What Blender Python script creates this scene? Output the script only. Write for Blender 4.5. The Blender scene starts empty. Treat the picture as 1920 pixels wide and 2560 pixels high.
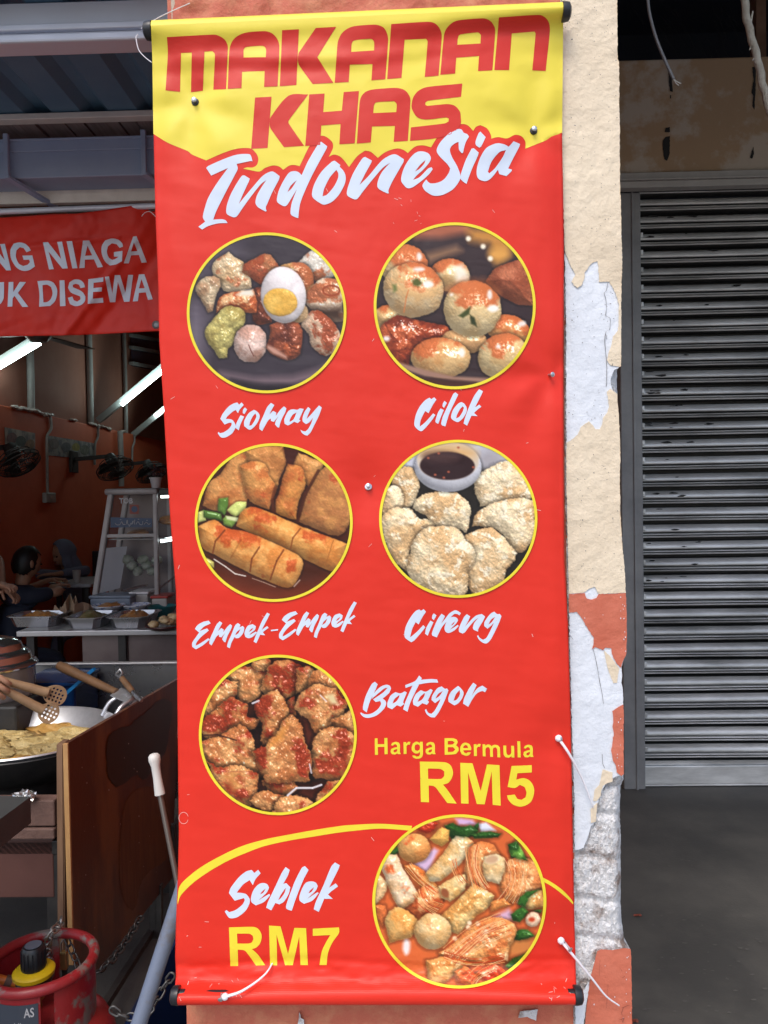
import bpy, bmesh, math, random
import numpy as np
from mathutils import Vector, Matrix, geometry
R = math.radians
random.seed(7)
S = bpy.context.scene
COL = S.collection

# ------------------------------------------------------------------ camera
F = 1923.0                      # focal length in pixels of the 1920x2560 photograph
CAM = Vector((0.0, -1.15, 1.6))
CM = Matrix.Rotation(R(1.30), 3, 'Z') @ Matrix.Rotation(R(90 - 1.30), 3, 'X') @ Matrix.Rotation(R(-0.95), 3, 'Z')
cd = bpy.data.cameras.new('camera'); cam = bpy.data.objects.new('camera', cd); COL.objects.link(cam)
cd.sensor_fit = 'VERTICAL'; cd.sensor_height = 36.0; cd.lens = F / 2560 * 36.0
cd.clip_start = 0.02; cd.clip_end = 500
cam.matrix_world = Matrix.Translation(CAM) @ CM.to_4x4()
S.camera = cam

# ------------------------------------------------------------------ sky, sun, exposure (bright overcast)
SUN_EL, SUN_AZ = 56, 200        # sun behind the photographer, high, a little to the left
w = bpy.data.worlds.new('World'); S.world = w; w.use_nodes = True
nt = w.node_tree; bg = nt.nodes['Background']
sky = nt.nodes.new('ShaderNodeTexSky'); sky.sky_type = 'NISHITA'; sky.sun_disc = False
sky.sun_elevation = R(SUN_EL); sky.sun_rotation = R(SUN_AZ); sky.air_density = 1.0; sky.dust_density = 3.0
nt.links.new(sky.outputs[0], bg.inputs[0]); bg.inputs[1].default_value = 0.15
sd = bpy.data.lights.new('sun', 'SUN'); sun = bpy.data.objects.new('sun', sd); COL.objects.link(sun)
sd.energy = 0.85; sd.angle = R(22); sd.color = (1.0, 0.95, 0.88)
az, el = R(SUN_AZ), R(SUN_EL)
sdir = Vector((math.sin(az) * math.cos(el), math.cos(az) * math.cos(el), math.sin(el)))
sun.rotation_euler = sdir.to_track_quat('Z', 'Y').to_euler(); sun.location = sdir * 20
S.view_settings.view_transform = 'Standard'; S.view_settings.look = 'None'
S.view_settings.exposure = 0.68; S.view_settings.gamma = 1.0
S.cycles.max_bounces = 8; S.cycles.use_denoising = True

# ------------------------------------------------------------------ helpers
def ray(u, v):
    return CM @ Vector(((u - 960) / F, -(v - 1280) / F, -1.0))
def PY(u, v, Y):                # where the sight line of a photo pixel meets the plane y = Y
    d = ray(u, v); return CAM + d * ((Y - CAM.y) / d.y)
def PX(u, v, X):
    d = ray(u, v); return CAM + d * ((X - CAM.x) / d.x)
def PZ(u, v, Z):
    d = ray(u, v); return CAM + d * ((Z - CAM.z) / d.z)
def PD(u, v, dist): return PY(u, v, dist + CAM.y)

def lin(c): return tuple(((x / 255) / 12.92 if x / 255 <= 0.04045 else ((x / 255 + 0.055) / 1.055) ** 2.4) for x in c)

def mat(name, col, rough=0.6, col2=None, scale=8.0, lo=0.35, hi=0.65, metal=0.0, bump=0.0, bscale=60.0,
        spec=0.5, emit=0.0, alpha=1.0, stretch=(1, 1, 1), trans=0.0, coat=0.0, rvar=0.0):
    m = bpy.data.materials.new(name); m.use_nodes = True
    n = m.node_tree.nodes; l = m.node_tree.links; b = n['Principled BSDF']
    b.inputs['Roughness'].default_value = rough; b.inputs['Metallic'].default_value = metal
    b.inputs['Specular IOR Level'].default_value = spec; b.inputs['Coat Weight'].default_value = coat
    b.inputs['Base Color'].default_value = (*col, 1)
    b.inputs['Transmission Weight'].default_value = trans; b.inputs['Alpha'].default_value = alpha
    g = n.new('ShaderNodeNewGeometry'); mp = n.new('ShaderNodeMapping'); mp.inputs['Scale'].default_value = stretch
    l.new(g.outputs['Position'], mp.inputs['Vector'])
    if col2 is not None:
        t = n.new('ShaderNodeTexNoise'); t.inputs['Scale'].default_value = scale; t.inputs['Detail'].default_value = 6; t.inputs['Roughness'].default_value = 0.65
        l.new(mp.outputs[0], t.inputs['Vector'])
        r = n.new('ShaderNodeValToRGB'); r.color_ramp.elements[0].position = lo; r.color_ramp.elements[1].position = hi
        r.color_ramp.elements[0].color = (*col, 1); r.color_ramp.elements[1].color = (*col2, 1)
        l.new(t.outputs['Fac'], r.inputs[0]); l.new(r.outputs[0], b.inputs['Base Color'])
        if rvar:
            mr = n.new('ShaderNodeMapRange'); mr.inputs[3].default_value = max(0.03, rough - rvar); mr.inputs[4].default_value = min(1, rough + rvar)
            l.new(t.outputs['Fac'], mr.inputs[0]); l.new(mr.outputs[0], b.inputs['Roughness'])
    if bump:
        t2 = n.new('ShaderNodeTexNoise'); t2.inputs['Scale'].default_value = bscale; t2.inputs['Detail'].default_value = 8; t2.inputs['Roughness'].default_value = 0.6
        l.new(mp.outputs[0], t2.inputs['Vector'])
        bp = n.new('ShaderNodeBump'); bp.inputs['Strength'].default_value = min(1, bump); bp.inputs['Distance'].default_value = 0.004 * max(1, bump)
        l.new(t2.outputs['Fac'], bp.inputs['Height']); l.new(bp.outputs[0], b.inputs['Normal'])
    if emit:
        b.inputs['Emission Color'].default_value = (*col, 1); b.inputs['Emission Strength'].default_value = emit
    return m

def loc_of(o):
    p = Vector((0, 0, 0))
    while o is not None:
        p += o.location; o = o.parent
    return p

def tag(o, label=None, cat=None, group=None, kind=None):
    if label: o['label'] = label
    if cat: o['category'] = cat
    if group: o['group'] = group
    if kind: o['kind'] = kind
    return o

def thing(name, loc, label, cat, group=None):
    o = bpy.data.objects.new(name, None); COL.objects.link(o); o.location = loc; o.empty_display_size = 0.05
    return tag(o, label, cat, group)

def smooth_me(me, ang=40):
    me.polygons.foreach_set('use_smooth', [True] * len(me.polygons))
    bm = bmesh.new(); bm.from_mesh(me)
    for e in bm.edges:
        if len(e.link_faces) == 2 and e.calc_face_angle(0) > R(ang): e.smooth = False
    bm.to_mesh(me); bm.free()

def obj(name, bm, m, parent=None, smooth=0, label=None):
    """link a bmesh whose coordinates are in world space as ONE mesh object (local to its parent)"""
    me = bpy.data.meshes.new(name); bm.to_mesh(me); bm.free()
    o = bpy.data.objects.new(name, me); COL.objects.link(o)
    ms = m if isinstance(m, (list, tuple)) else [m]
    for k in ms: me.materials.append(k)
    if smooth: smooth_me(me, smooth)
    if parent is not None:
        me.transform(Matrix.Translation(-loc_of(parent))); o.parent = parent
    if label: o['label'] = label
    return o

def centre(o):                  # put the origin of a one-mesh thing at the foot of its own box
    bb = [Vector(c) for c in o.bound_box]
    c = Vector(((min(b.x for b in bb) + max(b.x for b in bb)) / 2, (min(b.y for b in bb) + max(b.y for b in bb)) / 2, min(b.z for b in bb)))
    o.data.transform(Matrix.Translation(-c)); o.location = o.location + c
    return o

def box(bm, lo, hi, bev=0.0, mi=0):
    lo, hi = Vector(lo), Vector(hi)
    g = bmesh.ops.create_cube(bm, size=1.0, matrix=Matrix.Translation((lo + hi) / 2) @ Matrix.Diagonal((*(hi - lo), 1)))
    fs = set(f for v in g['verts'] for f in v.link_faces)
    for f in fs: f.material_index = mi
    if bev:
        r = bmesh.ops.bevel(bm, geom=list(set(e for v in g['verts'] for e in v.link_edges)), offset=bev, segments=2, affect='EDGES', profile=0.5)
        for f in r['faces']: f.material_index = mi
    return bm

def obox(bm, a, b, wx, wz, up=(0, 0, 1), bev=0.0):
    """a bar from a to b with section wx (sideways) by wz (along up)"""
    a, b = Vector(a), Vector(b); d = b - a; L = d.length; d.normalize()
    s = d.cross(Vector(up)).normalized(); u = s.cross(d)
    M = Matrix((s, d, u)).transposed().to_4x4(); M.translation = (a + b) / 2
    g = bmesh.ops.create_cube(bm, size=1.0, matrix=M @ Matrix.Diagonal((wx, L, wz, 1)))
    if bev: bmesh.ops.bevel(bm, geom=list(set(e for v in g['verts'] for e in v.link_edges)), offset=bev, segments=2, affect='EDGES')
    return bm

def tube(bm, pts, r, n=10, caps=True):
    pts = [Vector(p) for p in pts]; rs = r if isinstance(r, (list, tuple)) else [r] * len(pts)
    t0 = (pts[1] - pts[0]).normalized()
    up = Vector((0, 0, 1)) if abs(t0.z) < 0.9 else Vector((1, 0, 0))
    s = t0.cross(up).normalized(); rings = []
    for i, p in enumerate(pts):
        t = ((pts[min(i + 1, len(pts) - 1)] - pts[max(i - 1, 0)])).normalized()
        s = (s - t * s.dot(t)).normalized(); q = t.cross(s)
        rings.append([bm.verts.new(p + (s * math.cos(2 * math.pi * k / n) + q * math.sin(2 * math.pi * k / n)) * rs[i]) for k in range(n)])
    for a, b in zip(rings, rings[1:]):
        for k in range(n): bm.faces.new((a[k], a[(k + 1) % n], b[(k + 1) % n], b[k]))
    if caps:
        bm.faces.new(rings[0][::-1]); bm.faces.new(rings[-1])
    return bm

def lathe(bm, prof, c, n=32, axis=None, closed=False):
    """profile (radius, height) turned about a vertical (or given) axis through c"""
    c = Vector(c); Q = Matrix.Identity(3) if axis is None else Vector((0, 0, 1)).rotation_difference(Vector(axis)).to_matrix()
    rings = []
    for r, z in prof:
        if r < 1e-6: rings.append([bm.verts.new(c + Q @ Vector((0, 0, z)))])
        else: rings.append([bm.verts.new(c + Q @ Vector((r * math.cos(2 * math.pi * k / n), r * math.sin(2 * math.pi * k / n), z))) for k in range(n)])
    for a, b in zip(rings, rings[1:]):
        for k in range(n):
            k2 = (k + 1) % n
            if len(a) == 1 and len(b) == 1: continue
            if len(a) == 1: bm.faces.new((a[0], b[k2], b[k]))
            elif len(b) == 1: bm.faces.new((a[k], a[k2], b[0]))
            else: bm.faces.new((a[k], a[k2], b[k2], b[k]))
    return bm

def crom(pts, step=4, closed=False, corner=180):
    """Catmull-Rom through points; turns sharper than `corner` degrees stay sharp"""
    P = [np.array(p, float) for p in pts]; n = len(P); out = []
    def sharp(i):
        a, b = P[i] - P[i - 1], P[(i + 1) % n] - P[i]
        c = np.dot(a, b) / (np.linalg.norm(a) * np.linalg.norm(b) + 1e-9)
        return math.degrees(math.acos(max(-1, min(1, c)))) > corner
    rng = range(n) if closed else range(n - 1)
    for i in rng:
        p1, p2 = P[i], P[(i + 1) % n]
        p0 = P[i - 1] if (closed or i > 0) else p1
        p3 = P[(i + 2) % n] if (closed or i + 2 < n) else p2
        d = np.linalg.norm(p2 - p1)
        m1 = (p2 - p0) / 2; m2 = (p3 - p1) / 2
        if (closed or i > 0) and sharp(i): m1 = (p2 - p1) * 0.9
        if (closed or i + 2 < n) and sharp((i + 1) % n): m2 = (p2 - p1) * 0.9
        for m in (m1, m2):
            L = np.linalg.norm(m)
            if L > d * 1.0: m *= d * 1.0 / L
        k = max(1, int(d / step))
        for j in range(k):
            t = j / k
            out.append((2*t**3 - 3*t*t + 1) * p1 + (t**3 - 2*t*t + t) * m1 + (-2*t**3 + 3*t*t) * p2 + (t**3 - t*t) * m2)
    if not closed: out.append(P[-1])
    return np.array(out)

def inside(poly, X, Y):
    r = np.zeros(np.shape(X), bool); n = len(poly); j = n - 1
    for i in range(n):
        xi, yi = poly[i]; xj, yj = poly[j]
        if yi != yj:
            c = (yi > Y) != (yj > Y)
            r ^= c & (X < (xj - xi) * (Y - yi) / (yj - yi) + xi)
        j = i
    return r

def flat(outers, holes, grid=0):
    """triangulate the union of outlines minus holes (2-D); grid = spacing of extra inner points"""
    pts, edges = [], []
    for lp in list(outers) + list(holes):
        b = len(pts); k = len(lp)
        pts += [Vector((float(p[0]), float(p[1]))) for p in lp]; edges += [(b + i, b + (i + 1) % k) for i in range(k)]
    if grid:
        xs = [p[0] for p in pts]; ys = [p[1] for p in pts]
        gx, gy = np.meshgrid(np.arange(min(xs), max(xs), grid) + grid * .37, np.arange(min(ys), max(ys), grid) + grid * .41)
        ok = np.zeros(gx.shape, bool)
        for o in outers: ok |= inside(o, gx, gy)
        for h in holes: ok &= ~inside(h, gx, gy)
        pts += [Vector((float(a), float(b))) for a, b in zip(gx[ok], gy[ok])]
    vs, _, fs, *_r = geometry.delaunay_2d_cdt(pts, edges, [], 0, 1e-4)
    V = np.array([(v.x, v.y) for v in vs]); T = np.array(fs)
    c = V[T].mean(1); ok = np.zeros(len(T), bool)
    for o in outers: ok |= inside(o, c[:, 0], c[:, 1])
    for h in holes: ok &= ~inside(h, c[:, 0], c[:, 1])
    a = V[T]; area = np.abs((a[:,1,0]-a[:,0,0])*(a[:,2,1]-a[:,0,1]) - (a[:,2,0]-a[:,0,0])*(a[:,1,1]-a[:,0,1]))
    return V, T[ok & (area > 1e-6)]

def put_flat(bm, V, T, fn):
    vs = {}
    for t in T:
        q = []
        for i in t:
            if i not in vs: vs[i] = bm.verts.new(fn(*V[i]))
            q.append(vs[i])
        try: f = bm.faces.new(q[::-1])
        except ValueError: pass
    return bm

def vnoise(x, y, seed=0):
    """smooth value noise"""
    def h(i, j):
        n = (i * 374761393 + j * 668265263 + seed * 1274126177) & 0xffffffff
        n = ((n ^ (n >> 13)) * 1274126177) & 0xffffffff
        return ((n ^ (n >> 16)) & 0xffff) / 65535.0
    x = np.asarray(x, float); y = np.asarray(y, float)
    i = np.floor(x).astype(np.int64); j = np.floor(y).astype(np.int64); f = x - i; g = y - j
    f = f*f*(3-2*f); g = g*g*(3-2*g)
    return (h(i, j)*(1-f) + h(i+1, j)*f)*(1-g) + (h(i, j+1)*(1-f) + h(i+1, j+1)*f)*g
def fbm(x, y, seed=0, o=4):
    s, a, t = 0, 0.5, 0
    for k in range(o):
        s = s + a * vnoise(x * 2**k, y * 2**k, seed + k * 17); t += a; a *= .55
    return s / t

def skin(name, joints, bones, m, parent=None, sub=2):
    """one continuous body grown over a skeleton: joints {key: (point, radius)}, bones [(a, b)]"""
    ks = list(joints); me = bpy.data.meshes.new(name)
    me.from_pydata([tuple(joints[k][0]) for k in ks], [(ks.index(a), ks.index(b)) for a, b in bones], [])
    o = bpy.data.objects.new(name, me); COL.objects.link(o)
    md = o.modifiers.new('s', 'SKIN'); md.use_smooth_shade = True
    sv = me.skin_vertices[0].data
    for i, k in enumerate(ks):
        r = joints[k][1]; sv[i].radius = (r, r) if not isinstance(r, tuple) else r
    sv[0].use_root = True
    o.modifiers.new('d', 'SUBSURF').levels = sub
    dg = bpy.context.evaluated_depsgraph_get(); dg.update()
    nm = bpy.data.meshes.new_from_object(o.evaluated_get(dg)); bpy.data.objects.remove(o); bpy.data.meshes.remove(me)
    nm.polygons.foreach_set('use_smooth', [True] * len(nm.polygons)); nm.materials.clear(); nm.materials.append(m)
    nm.name = name; o = bpy.data.objects.new(name, nm); COL.objects.link(o)
    if parent is not None:
        nm.transform(Matrix.Translation(-loc_of(parent))); o.parent = parent
    return o

def blob(bm, c, r, seed=0, amp=0.2, sub=3, fq=2.5):
    g = bmesh.ops.create_icosphere(bm, subdivisions=sub, radius=1.0)
    c = Vector(c); r = Vector(r if isinstance(r, (tuple, list)) else (r, r, r))
    P = np.array([v.co[:] for v in g['verts']]); K = 1 + amp * (2 * fbm(P[:,0]*fq + P[:,2]*1.7 + 9, P[:,1]*fq - P[:,2]*1.3 + 5, seed, 3) - 1)
    Q = np.array(c) + P * np.array(r) * K[:, None]
    for v, q in zip(g['verts'], Q): v.co = q
    return bm

def glyphs(text, bold=0.0):
    """triangles of a word in the built-in typeface, normalised to the word's own box"""
    cu = bpy.data.curves.new('t', 'FONT'); cu.body = text; cu.size = 1; cu.offset = bold; cu.fill_mode = 'FRONT'; cu.resolution_u = 4
    o = bpy.data.objects.new('t', cu); COL.objects.link(o)
    dg = bpy.context.evaluated_depsgraph_get(); dg.update()
    me = bpy.data.meshes.new_from_object(o.evaluated_get(dg))
    V = np.array([v.co[:2] for v in me.vertices]); T = [tuple(p.vertices) for p in me.polygons]
    bpy.data.objects.remove(o); bpy.data.curves.remove(cu); bpy.data.meshes.remove(me)
    return (V - V.min(0)) / (V.max(0) - V.min(0)), T
# ------------------------------------------------------------------ ground, floor
M = {}
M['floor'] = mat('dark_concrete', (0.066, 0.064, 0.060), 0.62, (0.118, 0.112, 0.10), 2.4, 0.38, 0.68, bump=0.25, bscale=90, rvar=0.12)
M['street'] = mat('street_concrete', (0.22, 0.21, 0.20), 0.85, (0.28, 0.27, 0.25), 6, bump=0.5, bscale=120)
bm = bmesh.new(); box(bm, (-60, -60, -0.3), (60, 0.0 - 0.45, -0.004)); tag(obj('road', bm, M['street']), kind='structure')
bm = bmesh.new()
bmesh.ops.create_grid(bm, x_segments=60, y_segments=60, size=1, matrix=Matrix.Translation((0, 6, 0)) @ Matrix.Diagonal((6.5, 6.45, 1, 1)))
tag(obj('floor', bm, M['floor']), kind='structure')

# small litter and scuffs on the floor at the right
M['leafred'] = mat('dry_leaf', (0.22, 0.05, 0.03), 0.8)
# ------------------------------------------------------------------ pillar: masonry, plaster coats, paint
M['terra'] = mat('terracotta_paint', (0.50, 0.115, 0.062), 0.55, (0.60, 0.175, 0.105), 9, 0.35, 0.7, bump=0.6, bscale=60)
M['beige'] = mat('beige_paint', (0.66, 0.545, 0.395), 0.6, (0.78, 0.665, 0.50), 7, 0.3, 0.72, bump=0.9, bscale=55)
M['white'] = mat('white_undercoat', (0.62, 0.655, 0.71), 0.75, (0.73, 0.765, 0.82), 6, 0.3, 0.7, bump=0.7, bscale=60)
M['mason'] = mat('old_masonry', (0.30, 0.22, 0.18), 0.95, (0.76, 0.755, 0.76), 30, 0.33, 0.50, bump=1.3, bscale=260, spec=.15)
M['core'] = mat('pillar_core', (0.45, 0.36, 0.28), 0.9, (0.55, 0.45, 0.36), 12, bump=0.6)

EDGE = [(1543,-60),(1543,0),(1544,146),(1548,153),(1549,293),(1550,440),(1552,505),(1554,600),(1556,654),(1553,736),(1553,915),(1544,920),(1543,953),(1544,1007),(1547,1034),(1549.5,1088),(1551,1142),(1549.5,1197),(1551,1281),(1556,1363),(1563,1444),(1566,1498),(1567,1593),(1566,1634),(1555,1666),(1555,1702),(1558,1729),(1559,1797),(1558.6,1920),(1560,1948),(1552,1965),(1550,2040),(1553.5,2092),(1552,2143),(1553.5,2195),(1552,2247),(1555,2298),(1562,2357),(1576,2372),(1577.5,2401),(1579,2487),(1580,2560),(1581,2700)]
SEAM = [(1405,-60),(1405,400),(1411,600),(1415,800),(1416,1200),(1421,1444),(1424,1600),(1429,1800),(1435,1972),(1437,2150),(1438,2700)]
def at(tbl, y): return float(np.interp(y, [p[1] for p in tbl], [p[0] for p in tbl]))
def tr(o, s, pts): return [(o[0] + s * x, o[1] + s * y) for x, y in pts]
Z1 = lambda p: tr((1380, 600), .27125, p)
Z2 = lambda p: tr((1380, 1200), .27125, p)
Z3 = lambda p: tr((1380, 1800), .34351, p)
def edge_run(y0, y1, dx=0.0):
    ys = [y0] + [p[1] for p in EDGE if min(y0, y1) < p[1] < max(y0, y1)] + [y1]
    ys = sorted(ys, reverse=y1 < y0); return [(at(EDGE, y) + dx, y) for y in ys]
def seam_run(y0, y1):
    ys = sorted([y0, y1] + [p[1] for p in SEAM if min(y0, y1) < p[1] < max(y0, y1)], reverse=y1 < y0)
    return [(at(SEAM, y), y) for y in ys]
def rough_line(pts, amp=1.6, step=5, seed=1):
    out = []
    n = len(pts)
    for i in range(n):
        a, b = np.array(pts[i], float), np.array(pts[(i + 1) % n], float); k = max(1, int(np.linalg.norm(b - a) / step))
        for j in range(k):
            p = a + (b - a) * j / k
            if k > 1 and j: p = p + (np.array([vnoise(p[0]*.31, p[1]*.29, seed), vnoise(p[0]*.27, p[1]*.33, seed + 5)]) - .5) * 2 * amp
            out.append(p)
    return np.array(out)
pil_x0, pil_x1 = PY(419, 20, 0).x, PY(1560, 1500, 0).x
def slab(bm, poly, Y, th, seed=0, amp=1.6, relief=0.0):
    """a coat of plaster or paint with a ragged outline: front face and its broken edge"""
    L = rough_line(poly, amp, 5, seed); V, T = flat([L], [], 14)
    def fn(u, v): return PY(u, v, Y - relief * (fbm(u * .02, v * .02, seed + 3) - .5))
    put_flat(bm, V, T, fn)
    a = [bm.verts.new(PY(u, v, Y)) for u, v in L]; b = [bm.verts.new(PY(u, v, Y + th)) for u, v in L]
    for i in range(len(L)):
        j = (i + 1) % len(L); bm.faces.new((a[i], a[j], b[j], b[i]))
pillar = thing('pillar', (0.05, 0.2, 0), 'old shopfront pillar with peeling beige and terracotta paint behind the tall red banner', 'pillar')
bm = bmesh.new(); box(bm, (pil_x0, 0.012, 0), (pil_x1 - 0.012, 0.42, 4.3), 0.006); obj('core', bm, M['core'], pillar)
# rough masonry face, right half
bm = bmesh.new(); nx, ny = 46, 560; g = []
for j in range(ny + 1):
    v = -420 + 3120 * j / ny; row = []
    x0, x1 = at(SEAM, v) - 4, at(EDGE, v)
    for i in range(nx + 1):
        u = x0 + (x1 - x0) * i / nx
        h = (fbm(u * .05, v * .05, 3) - .5) * .006 + (fbm(u * .22, v * .22, 8) - .5) * .009
        for c, wd in ((2143, 9), (2250, 8), (2345, 9), (2030, 7), (1960, 6)):
            h -= .006 * math.exp(-((v - c + 5 * math.sin(u * .04)) / wd) ** 2)
        t = max(0, (i / nx - .86) / .14); back = .016 * t * t + (.004 * vnoise(v * .1, 2, 4) * t)
        row.append(bm.verts.new(PY(u - (0.6 * vnoise(v * .21, 1, 2) * 3 * t), v, 0.002 - h + back)))
    g.append(row)
for a, b in zip(g, g[1:]):
    for i in range(nx): bm.faces.new((a[i], a[i + 1], b[i + 1], b[i])[::-1])
for a, b in zip(g, g[1:]):      # return of the masonry round the corner
    q = [bm.verts.new(Vector((a[-1].co.x - .004, .42, a[-1].co.z))), bm.verts.new(Vector((b[-1].co.x - .004, .42, b[-1].co.z)))]
    bm.faces.new((a[-1], q[0], q[1], b[-1])[::-1])
obj('masonry', bm, M['mason'], pillar, 60)
# white undercoat
bm = bmesh.new()
mas = Z3([(490,405),(450,420),(400,460),(370,500),(340,580),(325,640),(320,740),(285,770),(260,850),(230,930),(180,945),(165,945)])
chip = Z1([(545,1345),(540,1290),(560,1230),(575,1195),(612,1182)])
slab(bm, seam_run(560, mas[-1][1])[:-1] + mas[::-1] + edge_run(1935, 1005, -1.0) + chip + edge_run(918, 560, -1.0), -0.0045, .006, 11, 1.6, .002)
slab(bm, Z3([(262,1900),(270,1960),(245,2100),(230,2212),(225,2330),(172,2330),(170,2010),(205,1990),(240,1960)]), -0.0045, .006, 12, 1.2)
obj('undercoat', bm, M['white'], pillar)
M['crack'] = mat('crack_line', (.16, .15, .15), .95)
bm = bmesh.new()
for pts in (Z1([(515,395),(498,470),(480,485),(495,540),(503,620),(497,700),(535,720),(530,830),(500,840),(487,920),(495,1040),(503,1120),(505,1240),(500,1350)]), Z1([(490,870),(505,880),(500,915)]), Z2([(380,1560),(400,1640),(420,1740),(440,1860),(460,1960),(475,2060)]), Z2([(165,1430),(195,1470)]), Z3([(365,250),(370,320),(385,350)])):
    L = crom(pts, 4, False); w_ = [.35 + .5 * vnoise(i * .4, 3, 4) for i in range(len(L))]
    A1 = [bm.verts.new(PY(q[0] - k, q[1], -.0062)) for q, k in zip(L, w_)]; A2 = [bm.verts.new(PY(q[0] + k, q[1], -.0062)) for q, k in zip(L, w_)]
    for i in range(len(L) - 1): bm.faces.new((A1[i], A1[i + 1], A2[i + 1], A2[i]))
obj('cracks', bm, M['crack'], pillar)
# pits and nail holes in the paint
bm = bmesh.new(); rnd = random.Random(12)
for k in range(240):
    v = rnd.choice((rnd.uniform(0, 620), rnd.uniform(0, 620), rnd.uniform(1110, 1470), rnd.uniform(720, 1060))); u = rnd.uniform(at(SEAM, v) + 6, at(EDGE, v) - 6); r = rnd.uniform(.5, 1.5) * (1.6 if k % 29 == 0 else 1)
    y = -.0084 if not 720 < v < 1060 else -.0064
    bm.faces.new([bm.verts.new(PY(u + r * rnd.uniform(.6, 1.1) * math.cos(a), v + r * rnd.uniform(.6, 1.1) * math.sin(a), y)) for a in np.linspace(0, 6.28, 8)[:-1]][::-1])
tag(obj('pits', bm, M['crack'], pillar), kind='stuff')
# beige paint
bm = bmesh.new()
top = Z1([(118,80),(130,135),(160,210),(215,320),(180,385),(235,443),(270,420),(300,350),(300,300),(335,250),(365,215),(420,195),(430,250),(432,385),(530,385),(560,440),(590,500),(605,540),(618,600),(615,640),(610,830),(560,890),(550,960),(520,1050),(508,1110),(540,1155),(580,1160)])
slab(bm, seam_run(-420, top[0][1])[:-1] + top + edge_run(917, -420), -0.0058, .003, 21, 1.3, .003)
low = Z1([(133,1870),(180,1840),(240,1790),(270,1720),(340,1670),(380,1710),(400,1745),(440,1745),(465,1690),(470,1640),(510,1590),(525,1540),(520,1480),(505,1400),(540,1370)])
bot = Z2([(680,1040),(430,1050),(410,1010),(395,985),(345,1000),(300,1035),(155,1048)])
slab(bm, seam_run(bot[-1][1], low[0][1])[:-1] + low + edge_run(985, bot[0][1])[:-1] + bot[:-1], -0.0058, .003, 22, 1.3, .003)
slab(bm, Z2([(480,1570),(540,1630),(620,1740),(600,1870),(565,1870),(520,1750),(500,1680)]), -0.0058, .003, 23, 1)
slab(bm, Z3([(370,360),(440,380),(440,450),(400,460),(370,480),(350,560),(325,590),(300,590),(310,510),(345,470),(360,400)]), -0.0058, .003, 24, 1)
slab(bm, Z3([(280,650),(330,600),(320,740),(285,750)]), -0.0058, .003, 25, 1)
obj('beige_paint', bm, M['beige'], pillar)
# terracotta paint
bm = bmesh.new()
tb = Z2([(155,1225),(230,1215),(270,1270),(330,1370),(385,1450),(380,1520),(370,1560),(400,1540),(470,1570),(490,1545),(545,1550),(550,1600),(590,1680),(635,1730),(655,1665)])
tt = Z2([(680,1042),(430,1052),(410,1087),(370,1102),(320,1092),(300,1040),(155,1052)])
slab(bm, seam_run(tt[-1][1], tb[0][1])[:-1] + tb + edge_run(1640, tt[0][1])[:-1] + tt[:-1], -0.0057, .003, 31, 1.2, .002)
slab(bm, Z2([(655,2070),(600,2100),(555,2130)]) + Z3([(445,0),(440,50),(450,100),(430,220),(445,300),(465,330),(470,380),(505,408)]) + edge_run(1935, 1765, .5), -0.0057, .003, 32, 1.2, .002)
slab(bm, Z3([(570,1665),(520,1660),(440,1675),(360,1668),(330,1680),(310,1760),(285,1850),(270,1950),(250,2100),(240,2212),(235,2500)]) + edge_run(2655, 2375, .5), -0.0057, .004, 33, 1.0, .002)
obj('terracotta_paint', bm, M['terra'], pillar)
bm = bmesh.new(); rnd = random.Random(31)
for k in range(46):
    v = rnd.choice((rnd.uniform(1485, 1640), rnd.uniform(1775, 1930), rnd.uniform(2380, 2555))); e_ = at(EDGE, v)
    u = e_ - abs(rnd.gauss(0, 9)) - 1.5 if rnd.random() < .6 else rnd.uniform(e_ - 110, e_ - 4)
    if v > 1700 and v < 2000 and u < e_ - 22: continue
    if 1560 < v < 1640 and u < e_ - 60: continue
    if v > 2370 and u < 1478: continue
    r = rnd.uniform(.5, 1.5); bm.faces.new([bm.verts.new(PY(u + r * rnd.uniform(.6, 1.2) * math.cos(q), v + r * rnd.uniform(.8, 2.0) * math.sin(q), -.0078)) for q in np.linspace(0, 6.28, 8)[:-1]][::-1])
tag(obj('paint_flecks', bm, M['white'], pillar), kind='stuff')
bm = bmesh.new()
for pts, w0 in (([(1400+143,2414),(1400+150,2420),(1400+155,2428)], 1.2), ([(1548,2440),(1556,2444),(1562,2440)], 1), ([(1543,2545),(1552,2549),(1560,2545),(1556,2556)], 1.6), ([(1556,2520),(1570,2514),(1580,2516)], 1.6), ([(1558,2520),(1554,2534),(1560,2542)], 1.2), ([(1500,2400),(1498,2440)], .5), ([(1520,2460),(1516,2520)], .5)):
    L = crom(pts, 3, False); A1 = [bm.verts.new(PY(q[0] - w0 * .5, q[1] - w0 * .4, -.0080)) for q in L]; A2 = [bm.verts.new(PY(q[0] + w0 * .5, q[1] + w0 * .4, -.0080)) for q in L]
    for i in range(len(L) - 1): bm.faces.new((A1[i], A1[i + 1], A2[i + 1], A2[i]))
obj('gouges', bm, mat('gouge', (.28, .07, .045), .9), pillar)
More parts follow.
